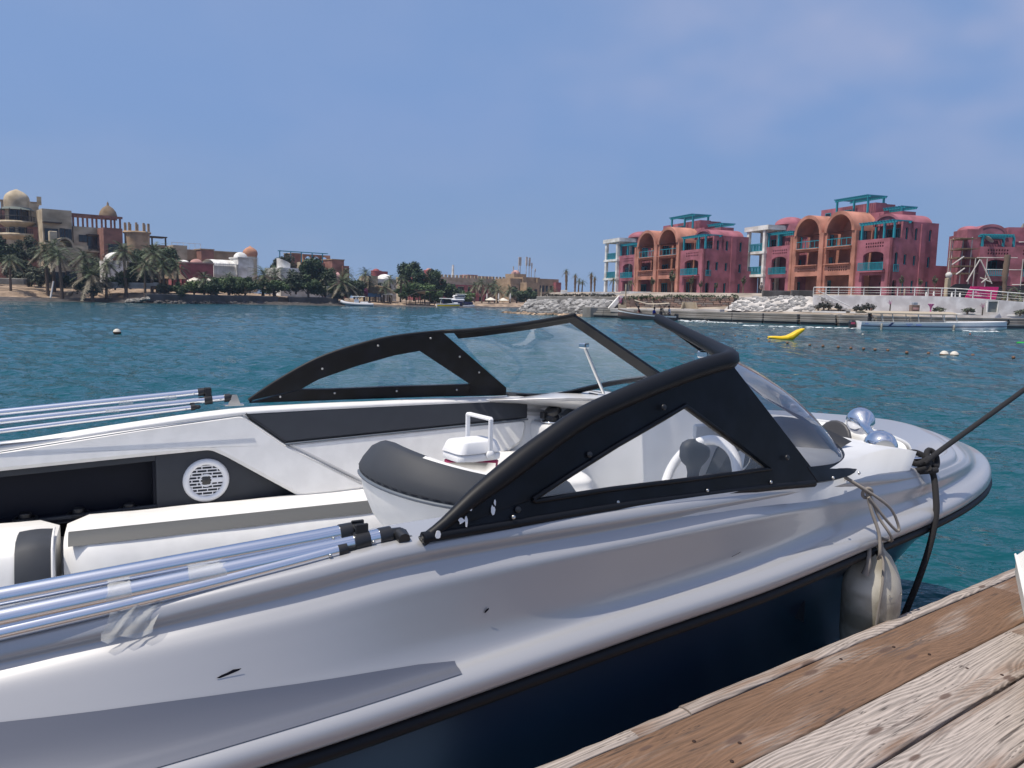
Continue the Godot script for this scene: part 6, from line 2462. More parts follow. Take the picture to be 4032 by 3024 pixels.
	b.box(w[0] + Vector3(w[1] * 0.30, w[2] - 2.9, 0.7), Vector3(w[1] * 0.62, 0.22, 1.6))
	part("awning", b, M.dark_wood, o)
	# --- long house with the roof pergola, its terracotta tower and round bastion
	o = house("long_house", "long cream house with terracotta roof pergola and a small ribbed dome", "house", 301, 172)
	w = block(o, o.position, SHORE_TURN, 300, 424, 893, 172, 9, M.cream)
	openings(o, w, [[0.3, 2.6, 1.8, 1.6], [0.62, 3.4, 2.6, 2.8], [0.2, 7.5, 1.6, 2.0]], M.dark_wood)
	b = MB.new()
	b.box(w[0] + Vector3(w[1] * 0.6, w[2] - 1.7, 0.8), Vector3(w[1] * 0.45, 0.2, 1.8))
	part("awning", b, M.dark_wood, o)
	b = MB.new()
	b.box(w[0] + Vector3(w[1] * 0.68, w[2] - 5.4, 0.7), Vector3(w[1] * 0.6, 0.4, 1.6))
	part("balcony", b, M.cream, o)
	railing(o, w[0] + Vector3(w[1] * 0.4, w[2] - 5.2, 1.4), w[0] + Vector3(w[1] * 0.98, w[2] - 5.2, 1.4), 1.0, M.iron, 0.3)
	var q2 := block(o, o.position, SHORE_TURN, 417, 492, 898, 171.0, 8, M.terracotta)
	openings(o, q2, [[0.5, 4.6, 2.2, 2.2], [0.35, 9.0, 1.3, 3.0], [0.75, 9.0, 1.3, 3.0]], M.dark_wood, "arched_window")
	var ytop: float = w[2]
	b = MB.new()
	for z in [-0.4, -5.0]:
		b.box(Vector3(w[0].x + w[1] * 0.75, ytop + 2.6, w[0].z + z), Vector3(w[1] * 1.7, 0.5, 0.4))
	for k in 6:
		b.box(Vector3(w[0].x + w[1] * (0.02 + 0.3 * k), ytop + 1.2, w[0].z - 0.4), Vector3(0.36, 2.8, 0.36))
		b.box(Vector3(w[0].x + w[1] * (0.02 + 0.3 * k), ytop + 1.2, w[0].z - 5.0), Vector3(0.36, 2.8, 0.36))
	part("roof_pergola", b, M.terracotta, o)
	b = MB.new()
	b.lathe([Vector2(1.9, 0), Vector2(1.95, 0.3), Vector2(1.7, 1.2), Vector2(1.1, 2.0), Vector2(0.4, 2.5), Vector2(0.22, 2.7), Vector2(0.25, 3.0), Vector2(0.02, 3.5)], Vector3(w[0].x + w[1] * 1.22, ytop + 2.8, w[0].z - 2.6), 12)
	part("ribbed_dome", b, M.thatch, o)
	b = MB.new()
	var pb := Basis(Vector3.UP, -SHORE_TURN) * (ground(548, 176, 0) - o.position)
	b.lathe([Vector2(2.6, 2.0), Vector2(2.6, at(548, 925, 176).y), Vector2(2.9, at(548, 922, 176).y), Vector2(2.9, at(548, 915, 176).y), Vector2(0.1, at(548, 915, 176).y)], pb, 20)
	for k in 10:
		var a := TAU * k / 10
		b.box(pb + Vector3(cos(a) * 2.5, at(548, 915, 176).y + 0.9, sin(a) * 2.5), Vector3(0.4, 1.9, 0.4))
	part("round_bastion", b, M.tan, o)
	q2 = block(o, o.position, SHORE_TURN, 490, 640, 960, 176, 8, M.tan)
	var e0: Vector3 = q2[0]
	b = MB.new()
	b.box(e0 + Vector3(q2[1] * 0.78, q2[2] + 2.0, -2.0), Vector3(6.6, 0.25, 4.0))
	for k in 3:
		b.box(e0 + Vector3(q2[1] * 0.78 - 3.0 + 3.0 * k, q2[2] + 1.0, -0.4), Vector3(0.3, 2.0, 0.3))
	part("dark_pergola", b, M.dark_wood, o)
	# --- yellow villa behind the palms
	o = house("yellow_villa", "low yellow villa with curved white gable and arched window behind palms", "house", 200, 146)
	w = block(o, o.position, SHORE_TURN, 205, 340, 972, 146, 7, M.cream)
	openings(o, w, [[0.22, 6.2, 2.4, 3.0], [0.60, 6.0, 1.9, 3.0]], M.dark_wood, "arched_window")
	b = MB.new()
	barrel(b, w[0].x + w[1] * 0.45, w[2] - 0.1, w[1] * 0.28, 2.0, w[0].z + 0.1, w[0].z - 6.5)
	part("barrel_roof", b, M.cream, o)
	b = MB.new()
	b.box(w[0] + Vector3(w[1] * 0.12, w[2] + 1.2, -0.6), Vector3(1.3, 3.4, 1.3), 0, 0.1)
	b.box(w[0] + Vector3(w[1] * 0.9, w[2] + 0.1, -1.0), Vector3(2.8, 0.9, 1.2))
	part("chimney", b, M.cream, o)
	# --- white house with its rounded gable, mostly hidden
	o = house("white_gabled_house", "white house with rounded gable glimpsed behind the tall palm", "house", 430, 152)
	w = block(o, o.position, SHORE_TURN, 428, 505, 1025, 152, 6, M.render_white)
	b = MB.new()
	barrel(b, w[0].x + w[1] * 0.72, w[2] - 0.2, 2.0, 2.0, w[0].z + 0.1, w[0].z - 5.5)
	part("barrel_roof", b, M.render_white, o)
	# --- stepped row behind: terracotta, cream, terracotta, cream
	o = house("stepped_row_house", "stepped row of terracotta and cream blocks with white roof railing behind the pink house", "house", 640, 190)
	block(o, o.position, SHORE_TURN, 560, 690, 985, 184, 8, M.tan)
	block(o, o.position, SHORE_TURN, 634, 688, 967, 188, 8, M.terracotta)
	w = block(o, o.position, SHORE_TURN, 688, 742, 966, 186, 9, M.cream)
	w = block(o, o.position, SHORE_TURN, 738, 800, 984, 188, 8, M.tan)
	openings(o, w, [[0.3, 3.6, 1.2, 2.2], [0.55, 3.6, 1.2, 2.2], [0.85, 3.6, 1.2, 2.2]], M.dark_wood)
	railing(o, w[0] + Vector3(-3, w[2], -1), w[0] + Vector3(w[1], w[2], -1), 1.6, M.render_white, 1.2)
	w = block(o, o.position, SHORE_TURN, 797, 845, 984, 187, 8, M.terracotta, M.tan)
	openings(o, w, [[0.4, 4.4, 0.9, 2.6], [0.75, 4.4, 0.9, 2.6]], M.dark_wood)
	w = block(o, o.position, SHORE_TURN, 842, 1000, 992, 192, 10, M.tan, M.cream)
	openings(o, w, [[0.25, 3.6, 1.0, 2.0], [0.35, 3.6, 1.0, 2.0], [0.45, 3.6, 1.0, 2.0], [0.7, 3.2, 5.0, 1.2]], M.dark_wood)
	# --- pink house with two domes
	o = house("pink_domed_house", "pink house with a white dome and a rose dome behind green bushes", "house", 720, 156)
	w = block(o, o.position, SHORE_TURN, 716, 842, 1036, 156, 8, M.pink, M.rose)
	openings(o, w, [[0.86, 4.2, 0.6, 3.4], [0.91, 4.2, 0.6, 3.4], [0.96, 4.2, 0.6, 3.4]], M.tan)
	b = MB.new()
	dome(b, Vector3(w[0].x + w[1] * 0.3, w[2], w[0].z - 4.2), 1.15, 0.8)
	part("white_dome", b, M.render_white, o)
	b = MB.new()
	dome(b, Vector3(w[0].x + w[1] * 0.66, w[2], w[0].z - 3.6), 1.35, 1.1)
	part("rose_dome", b, M.rose, o)
	# --- white house with barrel roof under scaffolding, and its domed tower
	o = house("white_barrel_house", "white barrel-roofed house under scaffolding left of the white domed tower", "house", 848, 170)
	w = block(o, o.position, SHORE_TURN, 845, 945, 1046, 170, 8, M.render_white)
	b = MB.new()
	var rows := []
	for k in 13:
		var a := PI * k / 12.0
		rows.append(PackedVector3Array([Vector3(w[0].x + w[1], w[2] + sin(a) * 1.5, w[0].z - 4 + cos(a) * 4.0), Vector3(w[0].x, w[2] + sin(a) * 1.5, w[0].z - 4 + cos(a) * 4.0)]))
	b.grid(rows)
	part("barrel_roof", b, M.render_white, o)
	scaffold(o, w[0] + Vector3(0, 0, 0.6), w[1], 2.0, w[2] + 0.6, 6, 3)
	o = house("white_domed_tower", "square white tower with a white dome beside the orange onion dome", "house", 942, 172)
	w = block(o, o.position, SHORE_TURN, 941, 1000, 1017, 172, 5, M.render_white, M.render_white)
	b = MB.new()
	dome(b, Vector3(w[0].x + w[1] * 0.42, w[2] + 0.2, w[0].z - 2.4), 1.5, 1.25)
	part("white_dome", b, M.render_white, o)
	scaffold(o, w[0] + Vector3(w[1] * 0.5, 0, 0.6), w[1] * 0.6, 2.0, w[2] + 0.3, 3, 4)
	# --- orange onion dome behind
	o = house("orange_onion_dome", "orange onion dome on a drum against the sky", "dome", 988, 190)
	b = MB.new()
	var s := 190.0 / 3032
	prof = []
	for q in [[24, 1030], [25, 1012], [28, 1004], [28, 995], [24, 986], [15, 979], [6, 974], [1, 970], [0.05, 968]]:
		prof.append(Vector2(q[0] * s, at(988, q[1], 190).y))
	b.lathe(prof, Vector3.ZERO, 24)
	part("dome", b, M.dome_orange, o)
	b = MB.new()
	b.lathe([Vector2(26 * s, 2.5), Vector2(26 * s, at(988, 1012, 190).y)], Vector3.ZERO, 20)
	part("drum", b, M.cream, o)
	# --- white villa with the slanted cylinder
	o = house("white_villa", "white villa with a slant-topped cylinder on its flat roof", "house", 1107, 172)
	w = block(o, o.position, SHORE_TURN, 1106, 1218, 1054, 172, 8, M.render_white)
	b = MB.new()
	rows = []
	for k in 21:
		var a := TAU * k / 20
		var x := cos(a) * 1.5
		rows.append(PackedVector3Array([Vector3(w[0].x + w[1] * 0.3 + x, w[2] + 1.55 - x * 0.42, w[0].z - 3 + sin(a) * 1.5), Vector3(w[0].x + w[1] * 0.3 + x, w[2] - 0.1, w[0].z - 3 + sin(a) * 1.5)]))
	b.grid(rows)
	var cap := PackedVector3Array()
	for k in 20:
		b.tri(Vector3(w[0].x + w[1] * 0.3, w[2] + 1.5, w[0].z - 3), rows[k + 1][0], rows[k][0])
	part("slanted_cylinder", b, M.render_white, o)
	block(o, o.position, SHORE_TURN, 1215, 1272, 1066, 176, 7, M.render_white, null, "side_wall")
	# --- terracotta towers and arcade block behind
	o = house("terracotta_arcade_house", "terracotta and tan block with two towers and small orange arches on its roof", "house", 1153, 205)
	w = block(o, o.position, SHORE_TURN, 1153, 1186, 1000, 205, 5, M.terracotta, M.tan)
	w = block(o, o.position, SHORE_TURN, 1184, 1246, 1032, 204, 8, M.cream)
	w = block(o, o.position, SHORE_TURN, 1218, 1312, 1034, 203, 8, M.terracotta)
	openings(o, w, [[0.3, 3.0, 1.4, 2.0], [0.6, 3.0, 1.4, 2.0]], M.dark_wood)
	for k in 3:
		b = MB.new()
		var x: float = w[0].x + w[1] * (0.12 + 0.33 * k)
		wall(b, x - 1.6, x + 1.6, w[2], w[2] + 2.2, w[0].z - 2, 0.5, [[x - 0.9, x + 0.9, w[2] + 0.1, w[2] + 1.7, 0.8]])
		part("roof_arch", b, M.dome_orange, o)
	b = MB.new()
	b.box(Vector3(w[0].x - 1.0, w[2] + 2.6, w[0].z - 1.2), Vector3(14.0, 0.2, 0.3))
	for k in 5:
		b.box(Vector3(w[0].x - 7.5 + 3.0 * k, w[2] + 1.3, w[0].z - 1.2), Vector3(0.2, 2.6, 0.2))
	part("blue_pergola", b, M.teal, o)
	w = block(o, o.position, SHORE_TURN, 1309, 1352, 1024, 203, 6, M.terracotta, M.tan)
	block(o, o.position, SHORE_TURN, 1350, 1372, 1047, 204, 6, M.terracotta)
	# --- rose vault
	o = house("rose_vaulted_house", "rose-pink barrel-vaulted house behind the dark tree", "house", 1275, 180)
	w = block(o, o.position, SHORE_TURN, 1273, 1336, 1085, 180, 6, M.rose)
	b = MB.new()
	rows = []
	for k in 13:
		var a := PI * k / 12.0
		rows.append(PackedVector3Array([Vector3(w[0].x + w[1], w[2] + sin(a) * 1.3, w[0].z - 3 + cos(a) * 3.0), Vector3(w[0].x, w[2] + sin(a) * 1.3, w[0].z - 3 + cos(a) * 3.0)]))
	b.grid(rows)
	part("barrel_roof", b, M.rose, o)
	# --- white villa with red drum and dome
	o = house("white_villa", "white villa with arched windows below a red drum and dome", "house", 1453, 190, 0.5)
	w = block(o, o.position, 0.5, 1453, 1484, 1086, 190, 8, M.cream)
	w = block(o, o.position, 0.5, 1482, 1556, 1098, 192, 8, M.render_white)
	openings(o, w, [[0.12, 2.0, 1.1, 1.9], [0.6, 2.4, 1.4, 1.6]], M.dark_wood, "arched_window")
	b = MB.new()
	dome(b, Vector3(w[0].x + w[1] * 0.6, w[2], w[0].z - 3), 1.9, 1.3)
	part("white_dome", b, M.render_white, o)
	var sc := 205.0 / 3032
	var dp := Basis(Vector3.UP, -0.5) * (ground(1481, 205, 0) - o.position)
	b = MB.new()
	b.lathe([Vector2(20 * sc, 2.0), Vector2(20 * sc, at(1481, 1070, 205).y), Vector2(21 * sc, at(1481, 1068, 205).y), Vector2(21 * sc, at(1481, 1066, 205).y), Vector2(13 * sc, at(1481, 1066, 205).y)], dp, 20)
	part("drum", b, M.pink, o)
	b = MB.new()
	dome(b, dp + Vector3(0, at(1481, 1067, 205).y, 0), 13 * sc, 8 * sc, 0.3)
	part("red_dome", b, M.pink, o)
	b = MB.new()
	b.box(dp + Vector3(1.6, at(1490, 1085, 205).y - 1.2, 0), Vector3(2.4, 4.6, 2.4))
	part("drum_annex", b, M.pink, o)
	hotel()
	bank_things()


func scaffold(parent: Node, o: Vector3, L: float, y0: float, y1: float, n: int, levels: int) -> void:
	var b := MB.new()
	for k in n + 1:
		for z in [0.0, 0.9]:
			b.tube([o + Vector3(L * k / n, y0 - o.y, z), o + Vector3(L * k / n, y1 - o.y, z)], 0.05, 4, false)
	for j in range(1, levels + 1):
		var y := lerpf(y0, y1, float(j) / levels) - o.y - 0.3
		for z in [0.0, 0.9]:
			b.tube([o + Vector3(0, y, z), o + Vector3(L, y, z)], 0.05, 4, false)
		b.box(o + Vector3(L / 2, y + 0.06, 0.45), Vector3(L * 0.9, 0.06, 0.8))
	part("scaffolding", b, M.steel, parent)


func hotel() -> void:
	var yaw := 0.62
	var D := 262.0
	var o := house("pink_hotel", "long pink hotel with cream battlements, arcades and a round pink tower", "hotel", 1735, D, yaw)
	var w := block(o, o.position, yaw, 1736, 2030, 1091, D, 14, M.cream)
	var front: Vector3 = w[0]
	var L: float = w[1]
	var top: float = w[2]
	var b := MB.new()
	for k in int(L / 1.5):
		b.box(front + Vector3(0.4 + 1.5 * k, top + 0.45, -0.3), Vector3(0.85, 0.9, 0.5))
	part("battlement", b, M.cream, o)
	# pink storeys below with arched and square openings
	var holes := []
	for f in 3:
		var y: float = top - 4.9 - f * 3.35
		var k := 0
		var x := 1.2
		while x < L - 2.0:
			var kind := (k + f) % 5
			if kind == 2:
				holes.append([x, x + 2.7, y - 0.4, y + 2.0])
				x += 4.0
			else:
				holes.append([x, x + 1.25, y - 0.4, y + 2.1, 0.5])
				x += 2.35
			k += 1
	b = MB.new()
	wall(b, -0.6, L + 0.4, 0.5, top - 2.4, 0.0, 0.4, holes)
	var pw := part("front_wall", b, M.pink, o)
	pw.position = front * Vector3(1, 0, 1) + Vector3(0, 0, 1.3)
	b = MB.new()
	b.box(Vector3(L / 2, top / 2 - 1.5, 0.35), Vector3(L, top - 3.4, 0.3))
	part("loggia_back_wall", b, M.terracotta, o).position = front * Vector3(1, 0, 1)
	for h in holes:
		var p := Vector3((h[0] + h[1]) / 2, (h[2] + h[3]) / 2 - 0.1, 0.62) + front * Vector3(1, 0, 1)
		window(o, p, h[1] - h[0] - 0.1, h[3] - h[2] - 0.2, M.dark_wood, M.dark_pane, 0, "window", 1)
	var bay := block(o, o.position, yaw, 1738, 1762, 1117, D - 6, 6, M.pink, null, "projecting_bay")
	bay = block(o, o.position, yaw, 1905, 1930, 1128, D + 12, 6, M.pink, null, "projecting_bay")
	# left wing, tower, roof rooms
	var wing := block(o, o.position, yaw, 1600, 1672, 1090, 266, 8, M.cream)
	b = MB.new()
	for k in int(wing[1] / 1.5):
		b.box(wing[0] + Vector3(0.4 + 1.5 * k, wing[2] + 0.45, -0.3), Vector3(0.85, 0.9, 0.5))
	part("battlement", b, M.cream, o)
	block(o, o.position, yaw, 1636, 1720, 1092, 262, 8, M.pink, null, "wing_wall")
	block(o, o.position, yaw, 1700, 1745, 1088, 258, 8, M.cream, null, "wing_wall")
	var c := Basis(Vector3.UP, -yaw) * (ground(1688, 255, 0) - o.position)
	var s := 255.0 / 3032
	b = MB.new()
	b.lathe([Vector2(20.0 * s, 2.0), Vector2(20.0 * s, at(1688, 1069, 255).y), Vector2(21 * s, at(1688, 1067, 255).y), Vector2(21 * s, at(1688, 1064, 255).y), Vector2(0.1, at(1688, 1064, 255).y)], c, 24)
	part("round_tower", b, M.pink, o)
	b = MB.new()
	dome(b, c + Vector3(0, at(1688, 1065, 255).y, 0), 12 * s, 8.5 * s)
	part("tower_dome", b, M.rose, o)
	window(o, c + Vector3(-0.35, at(1688, 1096, 255).y, 20.2 * s), 0.5, 0.9, M.dark_wood, M.dark_pane, 0.0, "window", 0)
	b = MB.new()
	dome(b, Basis(Vector3.UP, -yaw) * (ground(1722, 262, 0) - o.position) + Vector3(0, at(1722, 1087, 262).y, 0), 0.85, 0.75)
	part("small_dome", b, M.rose, o)
	block(o, o.position, yaw, 1841, 1872, 1084, 300, 6, M.pink, M.rose, "roof_room")
	block(o, o.position, yaw, 1868, 1928, 1089, 304, 6, M.pink, M.rose, "roof_room")
	for q in [[1654, 1060, 1090, 0.55, M.cream], [1782, 1044, 1088, 0.55, M.render_white]]:
		var p := Basis(Vector3.UP, -yaw) * (ground(q[0], 268, 0) - o.position)
		var y1 := at(q[0], q[1], 268).y
		var y0 := at(q[0], q[2], 268).y - 1.0
		b = MB.new()
		b.tube([p + Vector3(0, y0, 0), p + Vector3(0, y1, 0)], [q[3], q[3] * 0.6], 8)
		part("chimney", b, q[4], o)
	# --- tan block with antennas
	o = house("tan_block", "tan stepped block with telephone antennas on its top and a pink end", "building", 2010, 268, 0.55)
	yaw = 0.55
	var arch := []
	w = block(o, o.position, yaw, 2008, 2060, 1096, 262, 10, M.tan)
	w = block(o, o.position, yaw, 2022, 2062, 1078, 272, 6, M.tan)
	var tower: Array = w
	w = block(o, o.position, yaw, 2058, 2116, 1091, 264, 10, M.tan)
	openings(o, w, [[0.15, 3.6, 1.4, 1.8]], M.dark_wood)
	w = block(o, o.position, yaw, 2114, 2190, 1097, 266, 12, M.tan)
	openings(o, w, [[0.12, 3.4, 0.9, 2.2], [0.28, 3.4, 0.9, 2.2], [0.44, 3.4, 0.9, 2.2], [0.65, 3.4, 0.9, 2.2], [0.8, 3.4, 0.9, 2.2], [0.15, 7.2, 2.2, 2.6], [0.5, 7.2, 2.2, 2.6], [0.85, 7.2, 1.6, 2.6]], M.dark_wood, "arched_window")
	block(o, o.position, yaw, 2188, 2200, 1112, 268, 12, M.pink, null, "end_wall")
	w = block(o, o.position, yaw, 2010, 2036, 1118, 258, 4, M.tan, null, "projecting_bay")
	openings(o, w, [[0.4, 2.0, 1.4, 2.4]], M.dark_wood, "arched_window")
	w = block(o, o.position, yaw, 2072, 2116, 1112, 259, 4, M.tan, null, "projecting_bay")
	openings(o, w, [[0.3, 3.0, 1.0, 1.6], [0.7, 3.0, 1.0, 1.6], [0.6, 8.5, 2.0, 2.4]], M.dark_wood, "arched_window")
	b = MB.new()
	dome(b, tower[0] + Vector3(tower[1] * 0.5, tower[2], -3), 1.6, 1.4)
	part("small_dome", b, M.rose, o)
	for q in [[0.15, 2.6, 0.3], [0.62, 6.0, 0.5], [0.75, 6.0, 0.5], [1.25, 6.2, 0.7], [1.5, 6.0, 0.7], [1.7, 4.2, 0.4], [2.0, 2.2, 0.3]]:
		var p: Vector3 = tower[0] + Vector3(tower[1] * q[0], tower[2], -2.0)
		b = MB.new()
		b.tube([p - Vector3(0, 3, 0), p + Vector3(0, q[1], 0)], 0.12, 6)
		b.box(p + Vector3(0, q[1] * 0.75, 0.2), Vector3(q[2], q[1] * 0.5, 0.3))
		part("antenna", b, M.pale_concrete, o)


# smaller things on the left bank
func bank_things() -> void:
	var b: MB
	var o: Node3D
	# low walls, steps and the long white wall on the sand
	o = house("curved_stone_wall", "low curved stone wall at the left edge of the far beach", "wall", 30, 134, 0.2)
	b = MB.new()
	b.box(Vector3(-1.0, at(30, 1108, 134).y, 0), Vector3(8.0, 1.1, 1.2), 0, 0.1)
	part("wall_course", b, M.concrete, o)
	o = house("white_garden_wall", "long low white wall with a pillar on the far sand", "wall", 440, 139, 0.3)
	var y := at(500, 1118, 139).y
	b = MB.new()
	b.box(Vector3(3.6, y, 0), Vector3(7.2, 0.55, 0.5))
	b.box(Vector3(3.6, y - 0.5, -0.05), Vector3(7.2, 0.6, 0.4))
	b.box(Vector3(7.4, y - 0.1, 0), Vector3(0.8, 1.0, 0.8))
	part("wall_course", b, M.pale_concrete, o)
	o = house("stone_steps", "grey stone steps left of the long white wall", "steps", 392, 137, 0.3)
	for k in 6:
		box_part("step", o, M.concrete, Vector3(0.9, at(420, 1130, 137).y - 0.1 + 0.16 * k, -0.3 * k), Vector3(2.6 - 0.15 * k, 0.18, 0.5))
	o = house("stone_steps", "brown steps right of the white wall pillar", "steps", 600, 140, 0.3)
	for k in 5:
		box_part("step", o, M.brown_stone, Vector3(0.9, at(610, 1136, 140).y - 0.1 + 0.16 * k, -0.3 * k), Vector3(1.8, 0.18, 0.5))
	# leaning pole on the foreshore
	var p0 := at(199, 1173, 124)
	var p1 := at(211, 1108, 125)
	b = MB.new()
	b.tube([p0 - p0, p1 - p0], 0.13, 7)
	part("leaning_pole", b, M.pale_concrete, self).position = p0
	tag(get_child(get_child_count() - 1), "grey leaning pole standing on the far foreshore", "pole")
	# thatched shelter and parasols
	o = house("thatched_shelter", "round thatched shelter behind the pale-stemmed palm", "shelter", 680, 148)
	y = at(680, 1092, 148).y
	b = MB.new()
	b.lathe([Vector2(2.6, y - 0.3), Vector2(1.6, y + 0.7), Vector2(0.02, y + 1.6)], Vector3.ZERO, 14)
	part("thatch_roof", b, M.thatch, o)
	for k in 5:
		box_part("post", o, M.dark_wood, Vector3(cos(k * 1.256) * 2.0, y - 1.3, sin(k * 1.256) * 2.0), Vector3(0.16, 2.2, 0.16))
	o = house("straw_roofed_bar", "wide straw-roofed beach bar below the white villa", "shelter", 1488, 181, 0.5)
	y = at(1488, 1145, 181).y
	b = MB.new()
	b.lathe([Vector2(4.2, y - 0.6), Vector2(2.8, y + 0.7), Vector2(0.02, y + 1.3)], Vector3.ZERO, 18)
	part("straw_roof", b, M.thatch, o)
	for k in 6:
		box_part("post", o, M.dark_wood, Vector3(cos(k * 1.05) * 3.4, y - 1.5, sin(k * 1.05) * 3.4), Vector3(0.18, 2.2, 0.18))
	var para := Node3D.new()
	para.name = "parasol"
	b = MB.new()
	b.lathe([Vector2(1.5, 2.1), Vector2(1.45, 2.25), Vector2(0.8, 2.55), Vector2(0.02, 2.9)], Vector3.ZERO, 10)
	part("canopy", b, mat("parasol_cloth", 0.62, 0.58, 0.50, 0.9), para)
	b = MB.new()
	b.tube([Vector3(0, 0, 0), Vector3(0, 2.8, 0)], 0.04, 6)
	part("pole", b, M.dark_wood, para)
	for q in [[768, 150, 1099, 1.15, "wide cream parasol tilted towards the left, beside the low palm"], [823, 150, 1102, 0.95, "cream parasol right of the low palm"], [1498, 179, 1149, 1.1, "left of two cream parasols by the straw-roofed bar"], [1523, 179, 1152, 1.1, "right of two cream parasols by the straw-roofed bar"], [1845, 200, 1166, 1.0, "white parasol nearest the moored cruiser before the hotel"], [1932, 206, 1175, 1.0, "middle white parasol before the hotel"], [1981, 208, 1177, 1.0, "white parasol at the right end of the hotel terrace"]]:
		var w := ground(q[0], q[1], at(q[0], q[2], q[1]).y - 2.6 * q[3])
		plant(para, w, q[0] * 1.0, q[3], q[4], "parasol", "parasols on the far bank")
	var shut := MB.new()
	shut.lathe([Vector2(0.05, 0), Vector2(0.06, 0.8), Vector2(0.22, 0.9), Vector2(0.16, 2.0), Vector2(0.02, 2.4)], Vector3.ZERO, 8)
	var sm := shut.mesh()
	for q in [[1917, 206, "closed white parasol left of the middle open one"], [1963, 207, "closed white parasol between two open ones"], [2009, 209, "closed white parasol by the last hotel bay"]]:
		solo("closed_parasol", sm, M.render_white, q[2], "parasol", "closed parasols before the hotel", ground(q[0], q[1], at(q[0], 1189, q[1]).y))
	# sun sail, wooden pergola, pool cover
	o = house("shade_sail", "grey fabric shade roof on posts over the sand", "canopy", 1645, 178, 0.3)
	y = at(1645, 1160, 178).y
	b = MB.new()
	b.band(V([-2.6, y - 0.6, 0, 0, y + 0.7, 0.2, 1.8, y + 0.9, 0]), V([-2.4, y - 0.7, -3, 0.2, y + 0.5, -3, 2.2, y + 0.1, -2.6]), Vector3.UP, 0.06)
	part("cloth", b, M.canvas, o)
	for x in [-1.8, 1.2]:
		box_part("post", o, M.dark_wood, Vector3(x, y - 1.2, -1), Vector3(0.14, 2.6, 0.14))
	o = house("wooden_pergola", "dark wooden pergola against the bright hedge", "pergola", 1680, 184, 0.4)
	y = at(1680, 1145, 184).y
	for k in 4:
		box_part("post", o, M.dark_wood, Vector3(-2.0 + 1.4 * k, y - 1.5, 0), Vector3(0.16, 3.0, 0.16))
	box_part("roof_beam", o, M.dark_wood, Vector3(0, y + 0.1, 0), Vector3(5.4, 0.2, 2.4))
	b = MB.new()
	b.box(Vector3.ZERO, Vector3(3.0, 0.9, 2.0), 0, 0.08)
	solo("pool_cover", b, mat("pool_blue", 0.10, 0.22, 0.36, 0.6), "blue covered box beside the straw-roofed bar", "cover", "", at(1470, 1162, 178), 0.4)
	# small wooden jetties
	for q in [[1470, 1538, 176, 1190, "small dark wooden jetty behind the grey boat"], [1600, 1710, 177, 1200, "low wooden jetty with stakes left of the yellow boat"]]:
		var a := at(q[0], q[3], q[2])
		o = thing("small_jetty", q[4], "jetty", Vector3(a.x, 0, a.z), 0.1)
		var L: float = (q[1] - q[0]) / 3032.0 * q[2]
		box_part("deck", o, M.dark_wood, Vector3(L / 2, a.y, 0), Vector3(L, 0.18, 2.0))
		for k in 7:
			box_part("stake", o, M.dark_wood, Vector3(L * k / 6.0, a.y - 0.1 + 0.25 * (k % 2), 0.9), Vector3(0.2, 2.2 + 0.5 * (k % 3), 0.2))
	o = house("small_white_shed", "little white shed at the water's edge beside the dark bush", "shed", 1310, 166, 0.3)
	y = at(1318, 1152, 166).y
	box_part("wall", o, M.pale_concrete, Vector3(0.4, y, 0), Vector3(3.4, 2.6, 2.0))
	box_part("door", o, M.concrete, Vector3(0.2, y - 0.4, 1.03), Vector3(0.9, 1.6, 0.08))


# ---------------------------------------------------------------- the right-hand shore
var stones := []


func stone_mesh(seed_: int) -> ArrayMesh:
	var f := FastNoiseLite.new()
	f.seed = seed_
	f.frequency = 1.1
	var b := MB.new()
	var rows := []
	for k in 6:
		var a := -PI / 2 + PI * k / 5.0
		var ring := PackedVector3Array()
		for j in 8:
			var e := -TAU * (j % 7) / 7.0
			var d := Vector3(cos(a) * cos(e), sin(a), cos(a) * sin(e))
			d = Vector3(signf(d.x) * pow(absf(d.x), 0.75), signf(d.y) * pow(absf(d.y), 0.75), signf(d.z) * pow(absf(d.z), 0.75))
			ring.append(d * 0.5 * (1.0 + 0.45 * f.get_noise_3dv(d * 1.2 + Vector3.ONE * seed_)))
		rows.append(ring)
	for r in 5:
		for j in 7:
			b.quad(rows[r][j], rows[r][j + 1], rows[r + 1][j + 1], rows[r + 1][j])
	return b.mesh()


# boulders along a line: each one a piece of its heap
func rock_field(called: String, label: String, line: Array, n: int, size: float, m: Material, rise: float, spread: float, seed_: int, parent: Node3D = null) -> Node3D:
	if stones.is_empty():
		for k in 6:
			stones.append(stone_mesh(90 + k))
	rng.seed = seed_
	var o := parent if parent else thing(called, label, "rocks", line[0])
	var tones := []
	for k in 3:
		var t: StandardMaterial3D = m.duplicate()
		t.albedo_color = m.albedo_color * [0.8, 1.0, 1.18][k]
		tones.append(t)
	var path := resample(line, 60)
	for k in n:
		var t := rng.randf() * 58.99
		var p: Vector3 = path[int(t)].lerp(path[int(t) + 1], t - int(t))
		var s := size * rng.randf_range(0.6, 1.35)
		var v := rng.randf()
		var q := part("boulder", stones[k % 6], tones[rng.randi() % 3], o)
		q.position = p - o.position + Vector3(rng.randf_range(-0.3, 0.3), (v - 0.5) * rise, (0.5 - v) * spread)
		q.basis = Basis(Vector3(rng.randfn(), rng.randfn(), rng.randfn()).normalized(), rng.randf() * 6.28).scaled(Vector3(s * 1.25, s * 0.8, s))
	return o


